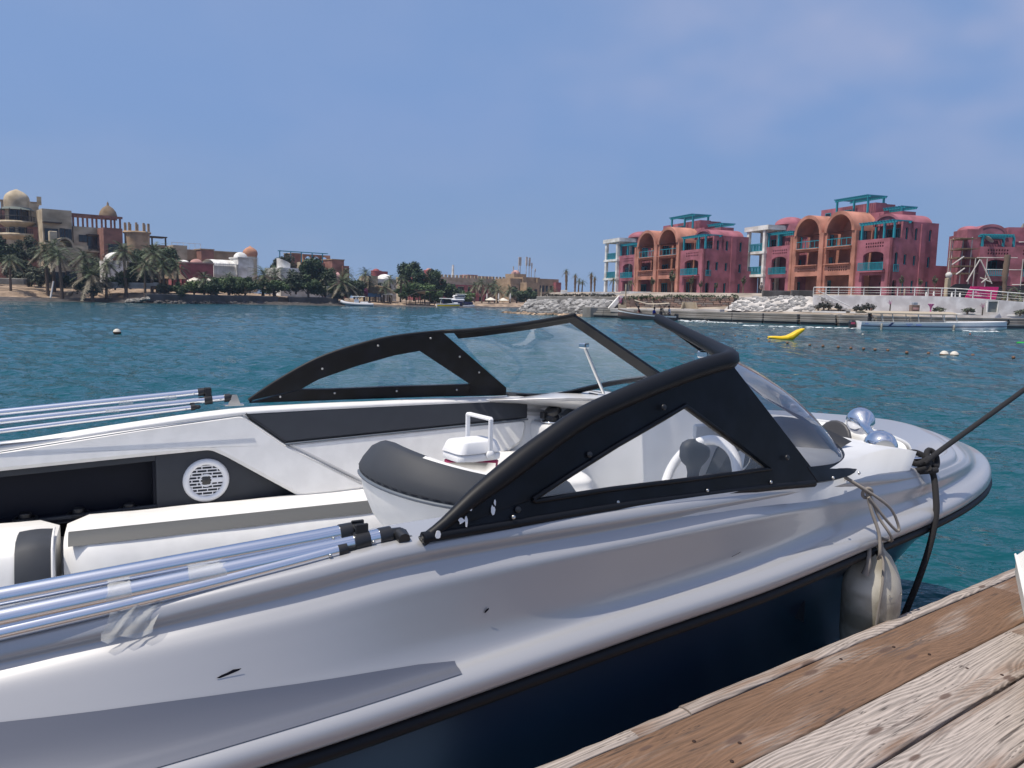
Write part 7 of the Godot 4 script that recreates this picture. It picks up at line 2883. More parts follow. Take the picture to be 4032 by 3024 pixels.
func right_bank() -> void:
	var b: MB
	var o: Node3D
	# --- the ground behind the quay and the point
	b = MB.new()
	var rim := [ground(2060, 112, 0), ground(2120, 103, 0), ground(2344, 91, 0), ground(2700, 84.5, 0), ground(3300, 75, 0), ground(4032, 77, 0), ground(5400, 80, 0)]
	var rows := []
	for p in smooth_path(rim, 4):
		var away := Vector3(0.30, 0, -0.95)
		var row := PackedVector3Array()
		for q in [[0.6, -1.0], [1.4, 0.55], [4.5, 0.85], [6.5, 1.2], [11.0, 2.6], [16, 3.25], [60, 3.3], [220, 3.6], [420, 4.0]]:
			row.append(p + away * q[0] + Vector3(0, q[1], 0))
		rows.append(row)
	b.grid(rows)
	struct("terrace_ground", b, M.pale_ground)
	# --- concrete quay in coursed blocks
	o = thing("concrete_quay", "long grey concrete quay wall in stepped courses on the right-hand shore", "quay", ground(2344, 89, 0))
	var edge := smooth_path([ground(2344, 88.7, 0), ground(2700, 82, 0), ground(3300, 72, 0), ground(4032, 74.5, 0), ground(5200, 78, 0)], 5)
	for k in edge.size() - 1:
		var a: Vector3 = edge[k] - o.position
		var e: Vector3 = edge[k + 1] - o.position
		var yaw := atan2(-(e - a).z, (e - a).x)
		var L := (e - a).length()
		for q in [[0.06, 0.28, 0.10, M.dark_stone], [0.36, 0.26, 0.0, M.concrete], [0.61, 0.22, 0.28, M.concrete], [0.87, 0.26, 0.42, M.concrete]]:
			b = MB.new()
			b.box((a + e) / 2 + Vector3(0, q[0], 0) + Vector3(0.3, 0, -0.95) * (q[2] + 0.9), Vector3(L - 0.02, q[1], 2.0), yaw, 0.04)
			part("concrete_block", b, q[3], o)
	b = MB.new()
	b.box(ground(2344, 90.0, 0.55) - o.position, Vector3(2.2, 1.25, 2.4), 0.3, 0.05)
	b.box(ground(2352, 91.5, 0.9) - o.position, Vector3(2.6, 0.35, 2.6), 0.3, 0.05)
	part("end_block", b, M.concrete, o)
	# white coping bench along the quay
	o = thing("white_coping", "white concrete coping along the quay below the brown stone wall", "coping", ground(2410, 88, 0))
	for k in 6:
		var a := at(2412 + 72 * k, 1218 + k * 0.6, 88.2 - 1.15 * k)
		var e := at(2412 + 72 * (k + 1), 1218 + (k + 1) * 0.6, 88.2 - 1.15 * (k + 1))
		b = MB.new()
		b.box((a + e) / 2 - o.position - Vector3(0, 0.1, 0), Vector3((e - a).length(), 0.42, 1.4), atan2(-(e - a).z, (e - a).x), 0.03)
		part("coping_slab", b, M.pale_concrete, o)
	# --- the point: sloping revetment of pale boulders and the coursed wall on top
	var foot := [ground(2042, 107, 0.15), ground(2090, 103.5, 0.15), ground(2200, 98.5, 0.15), ground(2344, 92, 0.15)]
	var head := [ground(2085, 110, 1.75), ground(2125, 106.5, 1.85), ground(2220, 102, 1.9), ground(2420, 94.5, 1.9)]
	var fp := resample(foot, 40)
	var hp := resample(head, 40)
	o = thing("boulder_revetment", "sloping bank of pale grey boulders on the point below the shaggy palms", "rocks", foot[1])
	b = MB.new()
	rows = []
	for k in 40:
		rows.append(PackedVector3Array([fp[k] - o.position - Vector3(0, 0.8, 0), fp[k] - o.position - Vector3(0, 0.15, 0), hp[k] - o.position - Vector3(0, 0.2, 0), hp[k] - o.position + Vector3(0.5, -0.2, -3)]))
	b.grid(rows)
	part("bank_core", b, M.dark_stone, o)
	if stones.is_empty():
		for k in 6:
			stones.append(stone_mesh(90 + k))
	rng.seed = 404
	var tones := [mat("boulder_grey", 0.20, 0.197, 0.195, 0.95), mat("boulder_pale", 0.33, 0.325, 0.32, 0.95), mat("boulder_dark", 0.095, 0.093, 0.09, 0.95)]
	for k in 300:
		var v := (k % 10 + rng.randf_range(0.2, 0.8)) / 10.0
		var t := (k / 10 + rng.randf_range(0.1, 0.9)) / 30.0 * 38.9
		var A: Vector3 = fp[int(t)].lerp(fp[int(t) + 1], t - int(t))
		var Z: Vector3 = hp[int(t)].lerp(hp[int(t) + 1], t - int(t))
		var q := part("boulder", stones[k % 6], tones[[0, 1, 0, 1, 1, 2][rng.randi() % 6] if v > 0.25 else [0, 2][rng.randi() % 2]], o)
		q.position = A.lerp(Z, v) - o.position + Vector3(0, rng.randf_range(-0.05, 0.12), 0)
		var s := rng.randf_range(0.42, 0.80)
		q.basis = Basis(Vector3(rng.randfn(), rng.randfn(), rng.randfn()).normalized(), rng.randf() * 6.28).scaled(Vector3(s * 1.3, s * 0.8, s))
	var mm := MultiMesh.new()
	mm.transform_format = MultiMesh.TRANSFORM_3D
	mm.mesh = stones[2]
	mm.instance_count = 420
	for k in 420:
		var t := rng.randf() * 38.9
		var A: Vector3 = fp[int(t)].lerp(fp[int(t) + 1], t - int(t))
		var Z: Vector3 = hp[int(t)].lerp(hp[int(t) + 1], t - int(t))
		mm.set_instance_transform(k, Transform3D(Basis(Vector3(rng.randfn(), 1, rng.randfn()).normalized(), rng.randf() * 6.28).scaled(Vector3.ONE * rng.randf_range(0.3, 0.55)), A.lerp(Z, rng.randf()) - o.position))
	var fill := MultiMeshInstance3D.new()
	fill.multimesh = mm
	fill.name = "small_stones"
	fill.material_override = tones[0]
	o.add_child(fill)
	tag(fill, "", "", "", "stuff")
	# submerged pale rubble skirt in front
	rock_field("shallow_rubble", "yellowish rubble awash in front of the boulder bank", [ground(1990, 106, 0.0), ground(2080, 101, 0.02), ground(2200, 96.5, 0.02), ground(2340, 91.2, 0.0)], 110, 0.5, M.sand, 0.12, 1.4, 405)
	o = thing("point_wall", "low coursed stone wall along the top of the point", "wall", ground(2125, 107, 2.0))
	for k in 8:
		var a := at(2122 + 40 * k, 1178.5 + k * 0.5, 106.8 - 1.45 * k)
		var e := at(2122 + 40 * (k + 1), 1178.5 + (k + 1) * 0.5, 106.8 - 1.45 * (k + 1))
		b = MB.new()
		b.box((a + e) / 2 - o.position, Vector3((e - a).length() + 0.02, 0.85, 1.0), atan2(-(e - a).z, (e - a).x), 0.05)
		part("wall_section", b, M.concrete, o)
	b = MB.new()
	for k in 26:
		rng.seed = 500 + k
		b.col = Color.WHITE
		leaf_clumps(b, at(2140 + 11 * k, 1163, 106.5 - 0.4 * k), Vector3(0.6, 0.32, 0.5), 60, 0.12, Color(0.012, 0.014, 0.012), Color(0.05, 0.05, 0.04))
	tag(part("low_planting", b, M.leaf, self), "dark low planting along the top of the point wall", "planting", "", "stuff")
	# --- brown stone retaining wall with planting
	o = thing("brown_stone_wall", "brown coursed stone retaining wall behind the quay", "wall", at(2470, 1190, 95))
	rng.seed = 77
	var browns := [mat("stone_umber", 0.20, 0.14, 0.115, 0.95), mat("stone_rust", 0.26, 0.17, 0.135, 0.95), mat("stone_ash", 0.19, 0.16, 0.145, 0.95)]
	var core := MB.new()
	var la := at(2455, 1191, 95.4) - o.position
	var lb := at(2890, 1192, 88.6) - o.position
	core.box((la + lb) / 2 + Vector3(0.1, 0, -0.35), Vector3((lb - la).length() + 0.6, 1.3, 0.6), atan2(-(lb - la).z, (lb - la).x))
	part("wall_core", core, M.dark_stone, o)
	for r in 6:
		var x := 0.0
		var L := (lb - la).length()
		while x < L - 0.2:
			var w := minf(rng.randf_range(0.5, 1.15), L - x)
			var p := la.lerp(lb, (x + w / 2) / L)
			b = MB.new()
			b.box(p + Vector3(0, -0.55 + 0.215 * r, 0) + Vector3(0.05, 0, 0.1) * rng.randf_range(0.0, 0.7), Vector3(w - 0.03, 0.195, 0.3), atan2(-(lb - la).z, (lb - la).x), 0.03)
			part("stone", b, browns[rng.randi() % 3], o)
			x += w
	b = MB.new()
	for k in 44:
		rng.seed = 600 + k
		leaf_clumps_at(b, at(2470 + 10 * k, 1170 + rng.randf_range(-3, 8), 95.0 - 0.15 * k), Vector3(0.55, 0.35, 0.5), 46, 0.13, Color(0.02, 0.04, 0.015), Color(0.07, 0.10, 0.04))
	tag(part("trailing_plants", b, M.leaf, self), "green plants trailing over the brown stone wall", "planting", "", "stuff")
	# --- white ramp wall, planter boxes and poles
	o = thing("white_ramp_wall", "slanting white ramp wall where the point meets the quay", "wall", at(2425, 1195, 92))
	b = MB.new()
	b.band(V([-0.2, 0.95, 0, 0.35, 0.95, 0]).map(func(p: Vector3) -> Vector3: return p + Vector3(0.55, 0, 0)), V([-0.95, -0.6, 0, -0.35, -0.6, 0]), Vector3(0.2, 0, 1).normalized(), 0.5)
	part("sloping_wall", b, M.render_white, o)
	o = thing("cream_alcove", "cream sloping-sided alcove in the brown stone wall", "alcove", at(2712, 1204, 90.5), -0.1)
	b = MB.new()
	b.band(V([-1.0, -0.42, 0.3, -0.72, 0.42, 0.3]), V([-0.82, -0.42, 0.3, -0.58, 0.42, 0.3]), Vector3(0, 0, 1), 0.5)
	b.band(V([0.82, -0.42, 0.3, 0.62, 0.42, 0.3]), V([1.0, -0.42, 0.3, 0.78, 0.42, 0.3]), Vector3(0, 0, 1), 0.5)
	b.box(Vector3(0, 0, 0.12), Vector3(1.6, 0.84, 0.2))
	part("alcove_shell", b, M.cream, o)
	o = thing("cream_alcove", "cream planter with pink flowers beside the white ramp wall", "planter", at(2443, 1207, 91), -0.1)
	box_part("planter_box", o, M.cream, Vector3(0.2, -0.05, 0), Vector3(0.9, 0.55, 0.6))
	b = MB.new()
	rng.seed = 9
	leaf_clumps_at(b, Vector3(0, 0.75, 0), Vector3(0.32, 0.6, 0.3), 120, 0.09, Color(0.25, 0.04, 0.12), Color(0.45, 0.12, 0.25))
	part("flowers", b, M.leaf, o)
	box_part("info_board", self, M.brown_stone, Vector3.ZERO, Vector3(0.75, 0.85, 0.15)).position = at(2493, 1192, 91)
	tag(get_child(get_child_count() - 1), "brown stone board in front of the brown stone wall", "board")
	o = thing("white_terrace_wall", "stepped white terrace wall before the left apartment block", "wall", at(2330, 1160, 103))
	var tw := [[2330, 2400, 1150, 1170], [2400, 2445, 1152, 1168], [2445, 2560, 1147, 1170]]
	for q in tw:
		var a := at(q[0], (q[2] + q[3]) / 2.0, 103.5) - o.position
		var e := at(q[1], (q[2] + q[3]) / 2.0 + 2, 102) - o.position
		box_part("wall_section", o, M.render_white, (a + e) / 2, Vector3((e - a).length(), (q[3] - q[2]) / 3032.0 * 103, 0.5))
	o = thing("white_box", "small white utility box on the point behind the low planting", "box", at(2221, 1150, 114))
	box_part("box_body", o, M.render_white, Vector3.ZERO, Vector3(0.95, 0.55, 0.8), 0.03)
	for q in [[2131, 1134, 1168, 106, "short cream pole at the left end of the point wall"], [2462, 1118, 1208, 92, "cream pole in front of the left apartment block"], [3556, 1137, 1226, 83, "pale pole against the white wall"], [2573, 1185, 1210, 90, "short bent white pole by the brown stone wall"]]:
		var p := at(q[0], q[2], q[3])
		var h := at(q[0], q[1], q[3]).y - p.y
		o = thing("quay_pole", q[4], "pole", p, 0.0, "poles along the shore")
		b = MB.new()
		b.tube([Vector3(0, -0.2, 0), Vector3(0, h * 0.5, 0), Vector3(-0.25 if q[0] == 2573 else 0.0, h, 0)], [0.09, 0.085, 0.08], 8)
		part("shaft", b, M.cream, o)
		b = MB.new()
		b.lathe([Vector2(0.16, -0.25), Vector2(0.16, -0.1), Vector2(0.09, -0.06)], Vector3.ZERO, 10)
		part("footing", b, M.concrete, o)
	# --- pale rubble embankment and low dark wall in front of the right block
	o = thing("rubble_embankment", "pale rubble-faced embankment between the brown and the white wall", "embankment", at(3030, 1200, 88))
	b = MB.new()
	rows = []
	var f := FastNoiseLite.new()
	f.seed = 12
	f.frequency = 1.6
	for i in 34:
		var u := i / 33.0
		var lo := at(lerpf(2848, 3206, u), lerpf(1222, 1229, u), lerpf(86, 81.5, u))
		var hi := at(lerpf(2912, 3198, u), lerpf(1170, 1167, u), lerpf(89.5, 84.0, u))
		var row := PackedVector3Array()
		for j in 14:
			row.append(lo.lerp(hi, j / 13.0) - o.position + Vector3(0, f.get_noise_2d(i * 1.4, j * 1.4) * 0.14, f.get_noise_2d(i * 1.4 + 40, j * 1.4) * 0.2))
		row.append(row[13] + Vector3(0.2, 0, -1.5))
		rows.append(row)
	b.grid(rows)
	part("rubble_face", b, M.pale_concrete, o)
	var sl := [at(2870, 1212, 86.6), at(3190, 1212, 82.6)]
	rng.seed = 31
	for k in 130:
		var u := rng.randf()
		var v := rng.randf()
		var lo := at(lerpf(2856, 3206, u), lerpf(1221, 1228, u), lerpf(86, 81.5, u))
		var hi := at(lerpf(2914, 3198, u), lerpf(1171, 1168, u), lerpf(89.5, 84.0, u))
		var q := part("stone", stones[k % 6], tones[[0, 1, 1][k % 3]], o)
		q.position = lo.lerp(hi, v) - o.position + Vector3(0, 0, 0.02)
		q.basis = Basis(Vector3(1, 0.2, 0).normalized(), 0.9).scaled(Vector3(rng.randf_range(0.4, 0.8), rng.randf_range(0.25, 0.45), 0.25))
	o = thing("dark_stone_parapet", "low dark stone parapet at the foot of the right coral bays", "wall", at(3100, 1157, 88))
	for q in [[3000, 3112, 1157, 89], [3114, 3202, 1156, 87.6]]:
		var a := at(q[0], q[2], q[3]) - o.position
		var e := at(q[1], q[2], q[3] - 1.4) - o.position
		box_part("wall_section", o, M.dark_stone, (a + e) / 2, Vector3((e - a).length(), 0.72, 0.5), 0.04)
	# --- white sea-front wall with railing and stairs
	o = thing("white_seafront_wall", "long weathered white wall with a white railing on top at the right", "wall", at(3200, 1195, 83))
	var tops := [[3202, 1163, 83.0], [3400, 1164, 82.0], [3600, 1164.5, 81.0], [3760, 1169, 80.2], [3900, 1179, 79.6], [4032, 1190, 79.0], [4500, 1215, 79.0]]
	mat("weathered_white", 0.80, 0.785, 0.785, 0.9)
	mottle(M.weathered_white, noise_tex(0.015, 88, 256, 5, Color(0.84, 0.83, 0.83), Color.WHITE), 7.0)
	for k in tops.size() - 1:
		var A := tops[k] as Array
		var E := tops[k + 1] as Array
		var a := at(A[0], A[1], A[2]) - o.position
		var e := at(E[0], E[1], E[2]) - o.position
		var a0 := Vector3(a.x, 0.5 - o.position.y, a.z)
		var e1 := Vector3(e.x, 0.5 - o.position.y, e.z)
		var nn := Vector3(-(e - a).z, 0, (e - a).x).normalized()
		b = MB.new()
		if k == 4:
			# the section with the square recess
			var m1 := a.lerp(e, 0.10)
			var cut := [a.lerp(e, 0.0), a.lerp(e, 0.0)]
		b.band([a, e], [a0, e1], -nn, 0.5)
		part("wall_section", b, M.weathered_white, o)
		var n := int((e - a).length() / 1.25)
		for j in n:
			var p := a.lerp(e, float(j) / n)
			box_part("railing_post", o, M.render_white, p + Vector3(0, 0.42, 0), Vector3(0.07, 0.85, 0.07))
		b = MB.new()
		b.tube([a + Vector3(0, 0.86, 0), e + Vector3(0, 0.86, 0)], 0.055, 6)
		b.tube([a + Vector3(0, 0.30, 0), e + Vector3(0, 0.30, 0)], 0.018, 5)
		b.tube([a + Vector3(0, 0.55, 0), e + Vector3(0, 0.55, 0)], 0.018, 5)
		part("railing", b, M.render_white, o)
	b = MB.new()
	b.box(at(3898, 1207, 79.3) - o.position + Vector3(0, 0, 0.35), Vector3(1.05, 1.15, 0.12))
	part("shutter", b, mat("shutter_grey", 0.22, 0.23, 0.21, 0.7), o)
	b = MB.new()
	for q in [[3898, 1186, 1.25, 0.1], [3877, 1207, 0.1, 1.2], [3919, 1208, 0.1, 1.2]]:
		b.box(at(q[0], q[1], 79.2) - o.position + Vector3(0, 0, 0.42), Vector3(q[2], q[3], 0.2))
	part("shutter_frame", b, M.render_white, o)
	o = thing("white_stair", "white stair with slanting handrail down the seafront wall", "stair", at(3280, 1190, 82))
	for k in 8:
		var p := at(3232 + 14 * k, 1172 + 6.6 * k, 81.6) - o.position
		box_part("step", o, M.pale_concrete, p + Vector3(0, -0.1, 0.2), Vector3(0.5, 0.2, 0.9))
	for q in [[3222, 1146, 3345, 1206], [3225, 1164, 3340, 1219]]:
		b = MB.new()
		b.tube([at(q[0], q[1], 81.2) - o.position, at(q[2], q[3], 81.2) - o.position], 0.06, 6)
		part("handrail", b, M.render_white, o)
	o = thing("white_kerb", "white kerb slabs at the foot of the seafront wall", "kerb", at(3300, 1228, 80))
	for q in [[3198, 3330, 1228], [3348, 3420, 1231], [3450, 3720, 1234], [3760, 3860, 1237], [3960, 4100, 1243]]:
		var a := at(q[0], q[2], 79.5) - o.position
		var e := at(q[1], q[2] + (q[1] - q[0]) * 0.012, 78.6) - o.position
		b = MB.new()
		b.box((a + e) / 2, Vector3((e - a).length(), 0.16, 0.6), atan2(-(e - a).z, (e - a).x), 0.02)
		part("kerb_slab", b, M.render_white, o)
	# plants and small things along the wall foot
	var tuft := make_bush("wall_foot_plant", Vector3(0.42, 0.42, 0.35), 240, 0.10, 81, Color(0.014, 0.016, 0.013), Color(0.05, 0.055, 0.04))
	for q in [[3222, 1214, "first dark plant under the stair"], [3243, 1211, "second dark plant under the stair"], [3262, 1213, "third dark plant under the stair"], [3300, 1216, "dark plant right of the stair foot"], [3372, 1221, "low dark plant on the kerb before the wall"], [3392, 1221, "low dark plant next to the taller one"], [3411, 1215, "taller dark plant with an upright stalk"], [3430, 1220, "dark plant right of the taller one"]]:
		plant(tuft, at(q[0], q[1], 79.6) - Vector3(0, 0.15, 0), q[0], 1.0, q[2], "plant", "dark plants along the white wall")
	var tuft2 := make_bush("wall_foot_shrub", Vector3(0.7, 0.36, 0.4), 260, 0.11, 83, Color(0.04, 0.055, 0.03), Color(0.12, 0.135, 0.09))
	for q in [[3700, 1222, "greyish shrub behind the canopy of the long white boat"], [3810, 1225, "grey-green shrub left of the grey shutter"], [4018, 1232, "grey-green shrub at the right edge of the white wall"]]:
		plant(tuft2, at(q[0], q[1], 78.6) - Vector3(0, 0.2, 0), q[0], 1.0, q[2], "shrub", "shrubs along the white wall")
	o = thing("display_box", "brown display box with a glass top before the white wall", "box", at(3600, 1213, 79))
	box_part("box_body", o, M.brown_stone, Vector3(0, -0.05, 0), Vector3(0.8, 0.72, 0.6), 0.02)
	box_part("glass_top", o, M.lid_grey, Vector3(0, 0.45, 0), Vector3(0.46, 0.26, 0.4), 0.02)
	box_part("pink_panel", o, M.rose, Vector3(0, -0.05, 0.31), Vector3(0.6, 0.22, 0.02))
	o = thing("pink_flower_stand", "pink funnel-shaped flower stand before the white wall", "planter", at(3664, 1222, 79))
	b = MB.new()
	b.lathe([Vector2(0.10, -0.2), Vector2(0.06, 0.1), Vector2(0.12, 0.35), Vector2(0.30, 0.62), Vector2(0.26, 0.66), Vector2(0.02, 0.5)], Vector3.ZERO, 10)
	part("funnel", b, mat("pink_paint", 0.42, 0.10, 0.26, 0.6), o)
	for q in [[3504, 1215, "dark post with a small pink tuft before the white wall"], [3868, 1228, "thin dark stem with pink twigs left of the grey shutter"], [3173, 1218, "dark post at the end of the rubble embankment"], [2868, 1205, "dark post at the left edge of the rubble embankment"]]:
		o = thing("dark_post", q[2], "post", at(q[0], q[1], 79.0 if q[0] > 3200 else 85.0), 0.0, "dark posts along the quay")
		b = MB.new()
		b.tube([Vector3(0, -0.35, 0), Vector3(0.02, 0.45, 0)], 0.06, 6)
		part("stem", b, M.dark_wood, o)
		if q[0] > 3400:
			b = MB.new()
			for k in 7:
				b.tube([Vector3(0, 0.35, 0), Vector3(-0.3 + 0.08 * k, 0.7 + 0.1 * (k % 3), 0.1 * (k % 2))], 0.015, 4)
			part("twigs", b, M.pink_paint, o)
	# --- apartment blocks
	o = thing("apartment_block", "left plum-red apartment block with two coral arches", "building", at(2764, 1164, 128), deg_to_rad(-71))
	red_block(o)
	o.scale = Vector3(1.17, 1, 1.1)
	o = thing("apartment_block", "right plum-red apartment block with two coral arches, nearer and larger", "building", Vector3(50.1, at(3499, 1166, 103).y, -103.8), deg_to_rad(-71))
	red_block(o)
	building_site()


func leaf_clumps_at(b: MB, c: Vector3, size: Vector3, n: int, leaf: float, dark: Color, light: Color) -> void:
	b.col = Color.WHITE
	leaf_clumps(b, c, size, n, leaf, dark, light)


# the third block, still in scaffolding, with its hoarding
func building_site() -> void:
	var b: MB
	var D := 100.0
	var a := at(3845, 1150, D)
	var o := thing("unfinished_block", "unfinished plum-red block in scaffolding at the right edge", "building", Vector3(a.x, 2.6, a.z), -0.06)
	var y := func(py: float) -> float: return at(3850, py, D).y - 2.6
	var k := D / 3032.0
	b = MB.new()
	var yp: float = y.call(972)
	var holes := []
	for x in [1.0, 5.4]:
		holes.append([x + 0.05, x + 2.5, y.call(1066), y.call(1022), 0.4])
		holes.append([x, x + 2.6, 0.0, y.call(1106)])
	wall(b, 0, 11.5, 0, yp, 0, 0.35, holes + pierced(0.9, 3.6, y.call(1002), 8) + pierced(5.3, 8.0, y.call(1002), 8))
	b.box(Vector3(5.7, y.call(1078), -1.4), Vector3(11.4, 0.25, 2.4))
	b.box(Vector3(5.7, y.call(1010), -1.4), Vector3(11.4, 0.25, 2.4))
	wall(b, -0.2, 11.5, 0, y.call(920), -2.6, 0.3, [[1.4, 3.5, y.call(975), y.call(942)], [5.8, 8.0, y.call(975), y.call(945)]])
	b.box(Vector3(-0.55, y.call(904) / 2, -2.3), Vector3(1.9, y.call(904), 3.6))
	b.box(Vector3(9.5, y.call(886) / 2, -5.6), Vector3(9.0, y.call(886), 5))
	b.box(Vector3(4.5, y.call(915) / 2, -5.0), Vector3(10.0, y.call(915), 4.6))
	b.plate(_half_round(2.55, y.call(918), 2.0, 1.35), Vector3(0, 0, -2.75), Vector3(1, 0, 0), Vector3(0, 1, 0), 0.3)
	part("wall", b, M.plum, o)
	b = MB.new()
	dome(b, Vector3(0.2, y.call(905), -3.6), 1.4, 0.75)
	part("roof_dome", b, M.plum, o)
	b = MB.new()
	barrel(b, 2.55, y.call(918), 2.0, 1.35, -2.4, -6.5)
	part("barrel_roof", b, M.plum, o)
	pergola(o, 0.0, 4.0, y.call(934), -2.3, -0.2, [[0.3, -0.2], [4.2, -0.2], [-0.2, -1.0], [3.9, -2.0]], yp, M.teal, 12)
	for x in [2.3, 6.7]:
		window(o, Vector3(x, y.call(1046), -2.2), 2.2, 1.5, M.teal, M.dark_pane, 0, "balcony_door", 2)
		railing(o, Vector3(x - 1.4, y.call(1088), 0.25), Vector3(x + 1.3, y.call(1088), 0.25), 0.9, M.teal)
	window(o, Vector3(2.5, y.call(958), -2.85), 2.0, 1.1, M.concrete, M.lid_grey, 0, "window", 1)
	window(o, Vector3(6.9, y.call(960), -2.85), 2.2, 1.0, M.concrete, M.lid_grey, 0, "window", 1)
	b = MB.new()
	b.tube([Vector3(7.2, y.call(886), -4), Vector3(7.4, y.call(868), -4)], [0.2, 0.1], 6)
	part("chimney_pipe", b, M.concrete, o)
	b = MB.new()
	b.lathe([Vector2(0.01, 0.10), Vector2(0.3, 0.04), Vector2(0.62, 0.0), Vector2(0.6, -0.02)], Vector3(1.0, y.call(944), 0.1), 14, Basis(Vector3(0, 0, 1), -0.75))
	part("dish", b, M.pale_concrete, o)
	# scaffolding: poles, boards, braces
	o = thing("scaffolding", "weathered timber scaffolding round the corner of the unfinished block", "scaffolding", Vector3(a.x, 2.6, a.z), -0.06)
	for q in [[-2.9, -1.4], [-2.2, -0.2], [-1.6, 0.8], [-2.6, -2.6], [-1.2, 1.2], [0.2, 1.3], [4.6, 1.3]]:
		b = MB.new()
		b.tube([Vector3(q[0], -0.5, q[1]), Vector3(q[0] + 0.12, y.call(938 if q[0] < -1.5 else 1020), q[1])], 0.07, 5)
		part("pole", b, M.pale_concrete, o)
	for q in [[945, -2.3, 1.8], [985, -2.1, 1.9], [1020, -1.6, 3.4], [1052, -2.2, 1.6], [1080, -2.0, 2.2]]:
		b = MB.new()
		b.box(Vector3(q[1], y.call(q[0]), -0.2), Vector3(q[2], 0.09, 2.6), 0.05)
		b.box(Vector3(q[1] - 0.2, y.call(q[0]) + 0.06, 1.1), Vector3(q[2] + 1.2, 0.08, 0.14), 0.1)
		part("board", b, M.thatch, o)
	for q in [[-0.6, 1025, -2.2, 1112], [-0.55, 1025, 0.9, 1118], [4.9, 1020, 5.4, 1130], [-2.6, 1015, -4.2, 1048], [-2.4, 1060, -3.6, 1085], [4.9, 918, 6.0, 945], [6.0, 918, 4.9, 945], [-0.4, 1095, 0.8, 1112], [0.7, 1092, -0.4, 1115]]:
		b = MB.new()
		b.tube([Vector3(q[0], y.call(q[1]), 1.3), Vector3(q[2], y.call(q[3]), 1.7)], 0.085, 6)
		part("brace", b, M.pale_concrete, o)
	for q in [[1018, -1.0, 4.0], [1064, 0.0, 4.6], [1120, 3.6, 8.0], [912, 4.6, 8.0], [956, 4.0, 8.0]]:
		b = MB.new()
		b.tube([Vector3(q[1], y.call(q[0]), 1.3), Vector3(q[2], y.call(q[0]) + 0.05, 1.3)], 0.06, 5)
		part("ledger", b, M.pale_concrete, o)
	# hoarding: dark slats, black sheet, magenta sign
	var h := at(3730, 1150, 88)
	o = thing("site_hoarding", "dark slatted site fence behind the white railing", "fence", h)
	b = MB.new()
	b.plate(P2([0, -0.9, 2.5, -0.9, 2.5, 0.95, 0.8, 0.95, 0, 0.45]), Vector3(0.05, 0, 0), Vector3(1, 0, 0), Vector3(0, 1, 0), 0.1)
	part("black_sheet", b, M.black_fabric, o)
	for j in 9:
		b = MB.new()
		b.box(Vector3(7.2, -1.15 + 0.235 * j, 0), Vector3(5.4, 0.19, 0.06))
		part("slat", b, M.iron, o)
	for x in [4.6, 6.4, 8.2, 9.8]:
		box_part("fence_post", o, M.iron, Vector3(x, -0.3, -0.08), Vector3(0.1, 2.4, 0.1))
	var s := at(3790, 1178, 85.5)
	o = thing("magenta_sign", "magenta hoarding sign with white lettering behind the railing", "sign", s)
	b = MB.new()
	b.plate(P2([0.0, -0.35, 3.55, -0.35, 3.85, 1.42, 0.75, 1.42]), Vector3.ZERO, Vector3(1, 0, 0), Vector3(0, 1, 0), 0.08)
	part("board", b, M.magenta, o)
	b = MB.new()
	var leaf := func(cx: float, cy: float, ang: float, L: float, w: float, lift := 0.084) -> void:
		var poly := PackedVector2Array()
		for t in 13:
			var u := t / 12.0
			poly.append(Vector2(u * L, sin(u * PI) * w).rotated(ang) + Vector2(cx, cy))
		for t in range(11, 0, -1):
			var u := t / 12.0
			poly.append(Vector2(u * L, -sin(u * PI) * w).rotated(ang) + Vector2(cx, cy))
		b.plate(poly, Vector3(0, 0, lift), Vector3(1, 0, 0), Vector3(0, 1, 0), 0.012)
	leaf.call(0.75, 0.45, 0.75, 1.3, 0.20)
	leaf.call(1.55, 1.0, -0.35, 1.0, 0.22, 0.088)
	leaf.call(1.75, 0.65, -0.2, 0.95, 0.34, 0.092)
	leaf.call(2.5, 0.78, -0.02, 1.25, 0.04, 0.084)
	part("printed_flower", b, mat("deep_magenta", 0.30, 0.004, 0.10, 0.6), o)
	for q in [["MIRAMAR", 0.0125, Vector3(1.35, 0.42, 0.1)]]:
		var tm := TextMesh.new()
		tm.text = q[0]
		tm.font = SystemFont.new()
		tm.font.font_names = PackedStringArray(["Droid Sans"])
		tm.font_size = 24
		tm.pixel_size = q[1]
		tm.depth = 0.02
		part("lettering", tm, M.render_white, o).position = q[2]
	b = MB.new()
	b.lathe([Vector2(0.14, 0), Vector2(0.13, 0.015), Vector2(0.001, 0.018)], Vector3(1.35, 0.78, 0.1), 12, Basis(Vector3(1, 0, 0), PI / 2))
	part("emblem", b, mat("pale_pink", 0.62, 0.25, 0.38, 0.6), o)
	# white pillar with round head, bare palm stem, young fronds
	o = thing("white_pillar", "white pillar with a round white head left of the site fence", "pillar", at(3727, 1168, 89))
	b = MB.new()
	b.box(Vector3(0, 0.9, 0), Vector3(0.5, 2.4, 0.5), 0.2, 0.05)
	part("shaft", b, M.cream, o)
	b = MB.new()
	b.ball(Vector3(0.05, 2.45, 0), 0.36, 14)
	part("head", b, M.render_white, o)
	o = thing("bare_palm_trunk", "bare palm trunk without a crown before the unfinished block", "palm trunk", at(3950, 1182, 86))
	b = MB.new()
	var path := []
	var rad := []
	for j in 15:
		path.append(Vector3(0.05 * sin(j * 0.6), 0.38 * j - 0.3, 0))
		rad.append(0.20 + 0.05 * (j % 2) + (0.08 if j > 6 else 0.0))
	b.tube(path, rad, 9)
	part("trunk", b, M.bark, o)
	var young := make_palm("young_palm", 0.5, 1.5, 16, 66, 0.3, 0.1)
